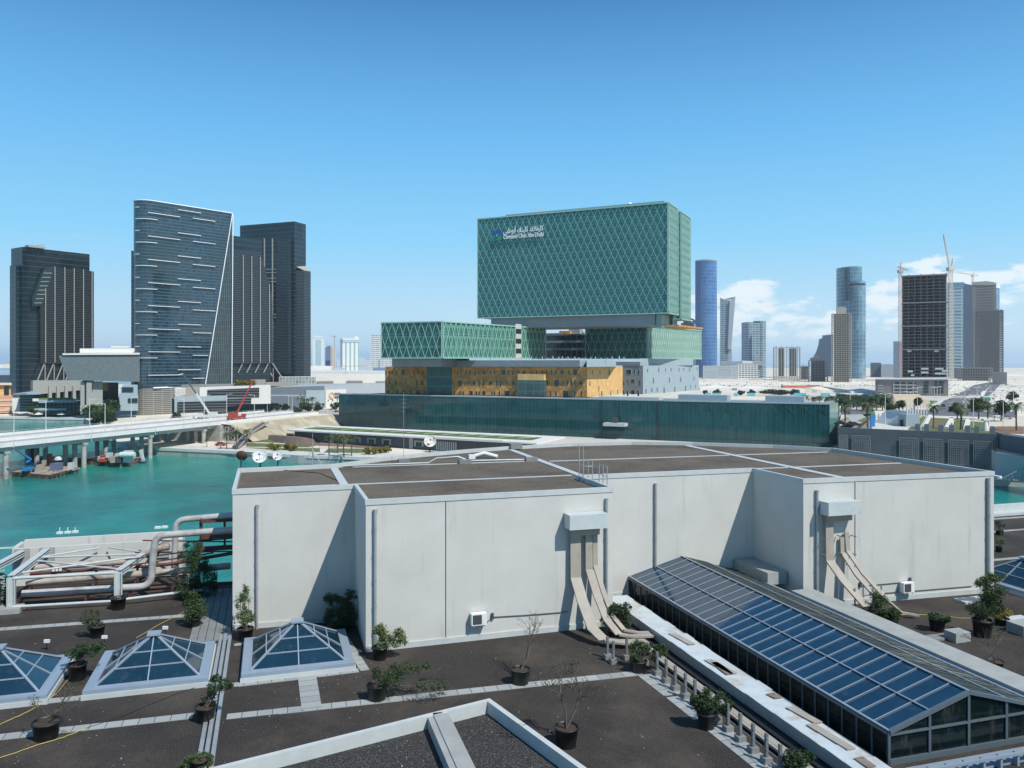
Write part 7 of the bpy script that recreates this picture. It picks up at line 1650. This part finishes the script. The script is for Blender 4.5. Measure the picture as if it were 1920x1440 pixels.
# ---------------------------------------------------------------- palms, trees, hedges
def palm(h=7,nf=24,fl=3.4,seed=1,leaf=leaf_p):
    rn=random.Random(seed); r=thing('palm_tree','x','palm tree',(0,0,0),'palm trees'); 
    MB().tube([(0,0,0),(.1,.05,h*.5),(.05,0,h)],[.30,.22,.26],7).build('trunk',bark,r); m=MB()
    for k in range(nf):
        a=2*math.pi*k/nf*2.4+rn.uniform(-.2,.2); e0=rn.uniform(-.1,1.25); d=Vector((math.cos(a),math.sin(a),0)); P=Vector((.05,0,h)); el_=e0; pts=[P.copy()]; L_=fl*rn.uniform(.8,1.1)
        for s in range(6): P=P+(d*math.cos(el_)+Vector((0,0,math.sin(el_))))*L_/6; el_-=.36; pts.append(P.copy())
        sd=Vector((-d.y,d.x,0))
        for s in range(6):
            p,q=pts[s],pts[s+1]
            for sg in (-1,1):
                for u_ in (0,.5):
                    b_=p.lerp(q,u_); ll=L_*.24*(1-abs(s-2.3)/5.5); m.face([b_,b_.lerp(q,.45),b_+sd*sg*ll+(q-p)*.55-Vector((0,0,ll*.45))])
    m.build('crown',leaf,r); return r
pG_=palm(4.2,40,4.3,21,leaf_d); pA_=palm(7,34,3.6,1); pB_=palm(7.5,30,3.4,5,leaf_m); pC_=palm(5.5,26,3.0,9); pf=[[0],[0],[0]]
PM=[(425,842,.8,'left of the stair foot'),(443,843,.9,'right of the stair foot'),(388,838,.45,'small one against the bridge abutment'),(463,836,.85,'on the lawn behind the satellite dishes'),(617,855,.9,'leftmost of the promenade clump'),(633,850,.95,'second of the promenade clump'),(645,857,1.0,'front one of the promenade clump'),(659,855,.9,'rightmost of the promenade clump'),
(1584,800,1.0,'left one beside the glass base corner'),(1627,802,1.1,'beside the blue information pillar'),(1750,804,1.0,'on the lawn between two white walls'),(1802,806,1.15,'tallest dark one in the middle of the lawn'),(1852,806,1.1,'behind the white monument'),(1906,808,1.15,'at the right edge of the lawn'),(595,768,.8,'lone one before the grey mall panel')]
for i,(px,py,s,lb) in enumerate(PM):
    k=i%3; q=gp(px,py); s=s*(1.0); place((pA_,pB_,pC_)[k],pf[k],q,rnd.uniform(0,6),'date palm '+lb,s*(1.25 if k==2 else 1))
for i in range(11):
    px=513+i*7.2; q=gp(px,768+rnd.uniform(-1,1)); dup(pB_,q,rnd.uniform(0,6),rnd.uniform(.95,1.2),'%s palm from the left in the row before the dark grey mall wall'%ORD[i],'palms before the grey mall')
pG_.location=gp(1620,768); pG_['label']='dark palm between the front and middle rows of the dense grove'
gr=0
for row,(y,x0,x1,n_) in enumerate(((770,1578,1664,10),(764,1572,1668,11),(757,1500,1660,14))):
    for i in range(n_):
        px=x0+(x1-x0)*i/(n_-1)+rnd.uniform(-2,2); q=gp(px,y+rnd.uniform(-1.5,1.5)); dup(pG_,q,rnd.uniform(0,6),rnd.uniform(.95,1.25),'dark palm in the %s row of the dense grove, %s from the left'%(('front','middle','back')[row],ORD[i]),'palms of the dense grove, %s row'%('front','middle','back')[row])
def tree(h,rx,rz_,n,leaf,seed,name='broadleaf_tree'):
    r=thing(name,'x','tree',(0,0,0),'garden trees'); m=MB(); rn=random.Random(seed); tips=[]
    m.tube([(0,0,0),(0,0,h-rz_*1.1)],[.22,.14],6)
    for k in range(5): a=k*1.3; m.tube([(0,0,h-rz_*1.2),(math.cos(a)*rx*.5,math.sin(a)*rx*.5,h-rz_*.2)],[.1,.04],5)
    m.build('trunk',bark,r); leaves(MB(),(0,0,h),(rx,rx,rz_),n,.32,lump=8,seed=seed).build('crown',leaf,r); return r
tA_=tree(4.2,2.6,1.8,900,leaf_m,3); tB_=tree(3.4,2.2,1.7,800,leaf_d,4); tC_=tree(1.4,1.5,1.1,500,leaf_y,6,'garden_shrub'); tC_['category']='shrub'; tf=[[0],[0],[0]]
TT=[(0,492,773,1.3,'left of the palm row before the white louvred building'),(1,508,775,1.2,'dark one beside the white louvred building corner'),(0,518,776,1.3,'under the palm row, left'),(1,535,776,1.3,'under the palm row, middle'),(1,577,777,1.2,'before the grey panel of the mall'),(0,573,778,1.5,'olive one before the grey panel'),(1,596,777,1.2,'round dark one before the emblem wall'),(0,630,776,1.4,'beside the left edge of the glass base'),(0,557,783,1.1,'on the roadside below the palm row'),(1,330,792,1.1,'behind the bridge left of the white crane'),(0,405,775,1.4,'in front of the pale blue building'),(0,390,776,1.2,'left one in front of the pale blue building'),
(1,1877,790,1.6,'dark round one behind the right palms'),(0,1835,786,1.6,'olive round one right of the middle palm'),(1,1898,757,1.6,'by the white structure at the right edge'),(1,1722,768,1.2,'beside the peach villa'),(0,1670,780,1.0,'on the lawn left of the peach villa'),(1,1690,776,1.2,'below the peach villa'),(1,1795,786,1.3,'dark one left of the middle palm'),
(0,175,800,2.2,'big olive one at the foot of the stone piers'),(0,195,803,2.0,'right of the olive one at the stone piers'),(1,185,806,1.8,'dark one below the stone piers'),(1,205,806,1.6,'dark one right of the stone piers'),(1,205,788,2.4,'in the shade under the raised hall'),(1,213,780,2.4,'in the deep shade right of the stone piers'),(0,60,783,1.4,'beside the glass kiosk'),(0,92,775,1.2,'in front of the restaurant'),(0,445,722,1.0,'x')]
for k,px,py,s,lb in TT:
    if lb=='x': continue
    q=gp(px,py); place((tA_,tB_,tC_)[k],tf[k],q,rnd.uniform(0,6),('olive green tree ','dark green tree ')[k if k<2 else 0]+lb,s)
for i,(px,lb) in enumerate(((446,'leftmost bush of the roof garden under the dark finned tower'),(455,'second bush of the roof garden under the dark finned tower'),(465,'third bush of the roof garden under the dark finned tower'),(474,'rightmost bush of the roof garden beside the red crane tip'))):
    q=W(px,724,486); place(tC_,tf[2],Vector((q.x,q.y,24)),i,lb,1.35,'roof garden bushes')
SB=[(688,852,'first of the yellow ones before the striped roof pavilion'),(700,852,'second of the yellow ones before the pavilion'),(712,850,'third of the yellow ones before the pavilion'),(724,849,'fourth of the yellow ones before the pavilion'),(508,843,'on the lawn behind the largest dish'),(518,845,'right of the one behind the largest dish'),(540,843,'on the lawn right of the small dish'),(550,846,'on the lawn left of the tripod mast')]
for px,py,lb in SB: dup(tC_,gp(px,py),rnd.uniform(0,6),1.0,'small yellowish shrub '+lb,'garden shrubs')
for i,(px,py) in enumerate([(1660,858),(1684,863),(1706,868),(1745,872),(1760,873),(1778,876),(1795,876),(1812,872),(1820,877),(1856,878),(1842,882)]):
    q=G(px,py,2.95); dup(tB_ if i%2 else tC_,q,i,.9 if i%2 else 1.2,'green bush at the foot of the slate retaining wall, %s from the left'%ORD[i],'bushes under the retaining wall')
for i,(px,py) in enumerate([(1885,893),(1905,893),(1925,893)]): q=G(px,py,2.95); dup(tB_,q,i,.7,'clipped bush on the right-hand quay, %s from the left'%ORD[i],'bushes on the right quay')
for i,(a,b_) in enumerate(((1319,1326),(1337,1352),(1384,1396),(1402,1416),(1420,1480),(1480,1498))):
    q0,q1=gp(a,741),gp(b_,741); m=MB(); c=(q0+q1)/2; leaves(m,(c.x,c.y,c.z+3.2),((q1.x-q0.x)/2,2.5,2.6),int(90*(b_-a)**.7),.8,lump=14,seed=i); m.build('hedge',leaf_d,None,label='dark green hedge strip behind the glass base roof, %s from the left'%ORD[i],category='hedge',group='hedges along the sand yard')
# ---------------------------------------------------------------- rubble and gear scattered on the sand yard, one mass nobody could count
m=MB(); rn=random.Random(11)
for k in range(620):
    px=rn.uniform(1315,1690) if k<380 else rn.uniform(1778,1915); py=rn.uniform(708.5,726) if k<380 else rn.uniform(709,762)
    q=gp(px,py); s=rn.uniform(.4,1.5); m.cbox(q,(rn.random()-.5,rn.random()-.5),s*1.6,s,q.z,q.z+s*rn.uniform(.4,1.1),rn.randrange(3))
o=m.build('site_rubble',[rawc,offw,concd],None); o['kind']='stuff'
# bathers' boundary: people on the far quay are specks, built as standing figures
skin=pm('skin',(.30,.17,.11),.6,.1,2); cl1=pm('dark_clothes',(.05,.06,.10),.8,.2,2); cl2=pm('pale_clothes',(.55,.55,.52),.8,.1,2)
def person(p,shirt,lb,rz):
    t=thing('person',lb,'person',p); c,s=math.cos(rz),math.sin(rz); Q=lambda x,y,z:p+Vector((x*c-y*s,x*s+y*c,z)); m=MB()
    me=bpy.data.meshes.new('body'); V=[(0,0,.95),(0,0,1.2),(0,0,1.42),(0,0,1.52),(0,.01,1.66),(-.1,0,.9),(-.11,.05,.48),(-.12,-.05,.06),(.1,0,.9),(.11,.08,.5),(.12,.1,.06),(-.2,0,1.40),(-.25,0,1.12),(-.23,-.1,.86),(.2,0,1.40),(.25,.02,1.12),(.24,.1,.88),(-.12,-.17,.03),(.12,-.04,.03)]
    E=[(0,1),(1,2),(2,3),(3,4),(0,5),(5,6),(6,7),(0,8),(8,9),(9,10),(2,11),(11,12),(12,13),(2,14),(14,15),(15,16),(7,17),(10,18)]
    rad=[.15,.14,.15,.06,.11,.09,.07,.045,.09,.07,.045,.06,.045,.03,.06,.045,.03,.035,.035]
    me.from_pydata([Vector((x*c-y*s,x*s+y*c,z)) for x,y,z in V],E,[]); o=bpy.data.objects.new('body',me); col.objects.link(o); o.parent=t
    md=o.modifiers.new('skin','SKIN'); 
    if not me.skin_vertices: 
        bpy.context.view_layer.objects.active=o
    for i,sv in enumerate(me.skin_vertices[0].data): sv.radius=(rad[i],rad[i])
    me.skin_vertices[0].data[0].use_root=True; o.modifiers.new('sub','SUBSURF').levels=1; me.materials.append(shirt)
    MB().lathe(Q(0,.01,1.54),[(.01,0),(.085,.03),(.10,.12),(.09,.2),(.01,.25)],10).build('head',skin,t)
try:
    person(gp(414,842),cl1,'person in dark clothes walking on the quay beside the red vehicle',.4)
    person(gp(694,853),cl1,'person in dark blue standing by the yellow shrubs of the pavilion',1.2)
    person(gp(457,846),cl2,'person in pale clothes on the promenade above the water',2.2)
except Exception as ex: print('person',ex)
bpy.data.objects.remove(pG_.children[0]) if False else None
# remaining prototypes without a place are dropped
for fl,o in ((u1,l1),(u2,l2)):
    if not fl[0]: bpy.data.objects.remove(o)
# ---------------------------------------------------------------- the air
hm=bpy.data.materials.new('haze_air'); hm.use_nodes=True; t=hm.node_tree; t.nodes.clear(); oo=t.nodes.new('ShaderNodeOutputMaterial'); pv_=t.nodes.new('ShaderNodeVolumePrincipled'); t.links.new(pv_.outputs[0],oo.inputs['Volume'])
pv_.inputs['Color'].default_value=(.80,.90,1,1); pv_.inputs['Density'].default_value=.000055; pv_.inputs['Anisotropy'].default_value=.2
HAZE=True
if HAZE:
    hb_=MB().box((-27000,-300,-3),(54000,0,0),(0,31000,0),(0,0,323)).build('haze',hm,None); hb_['kind']='stuff'
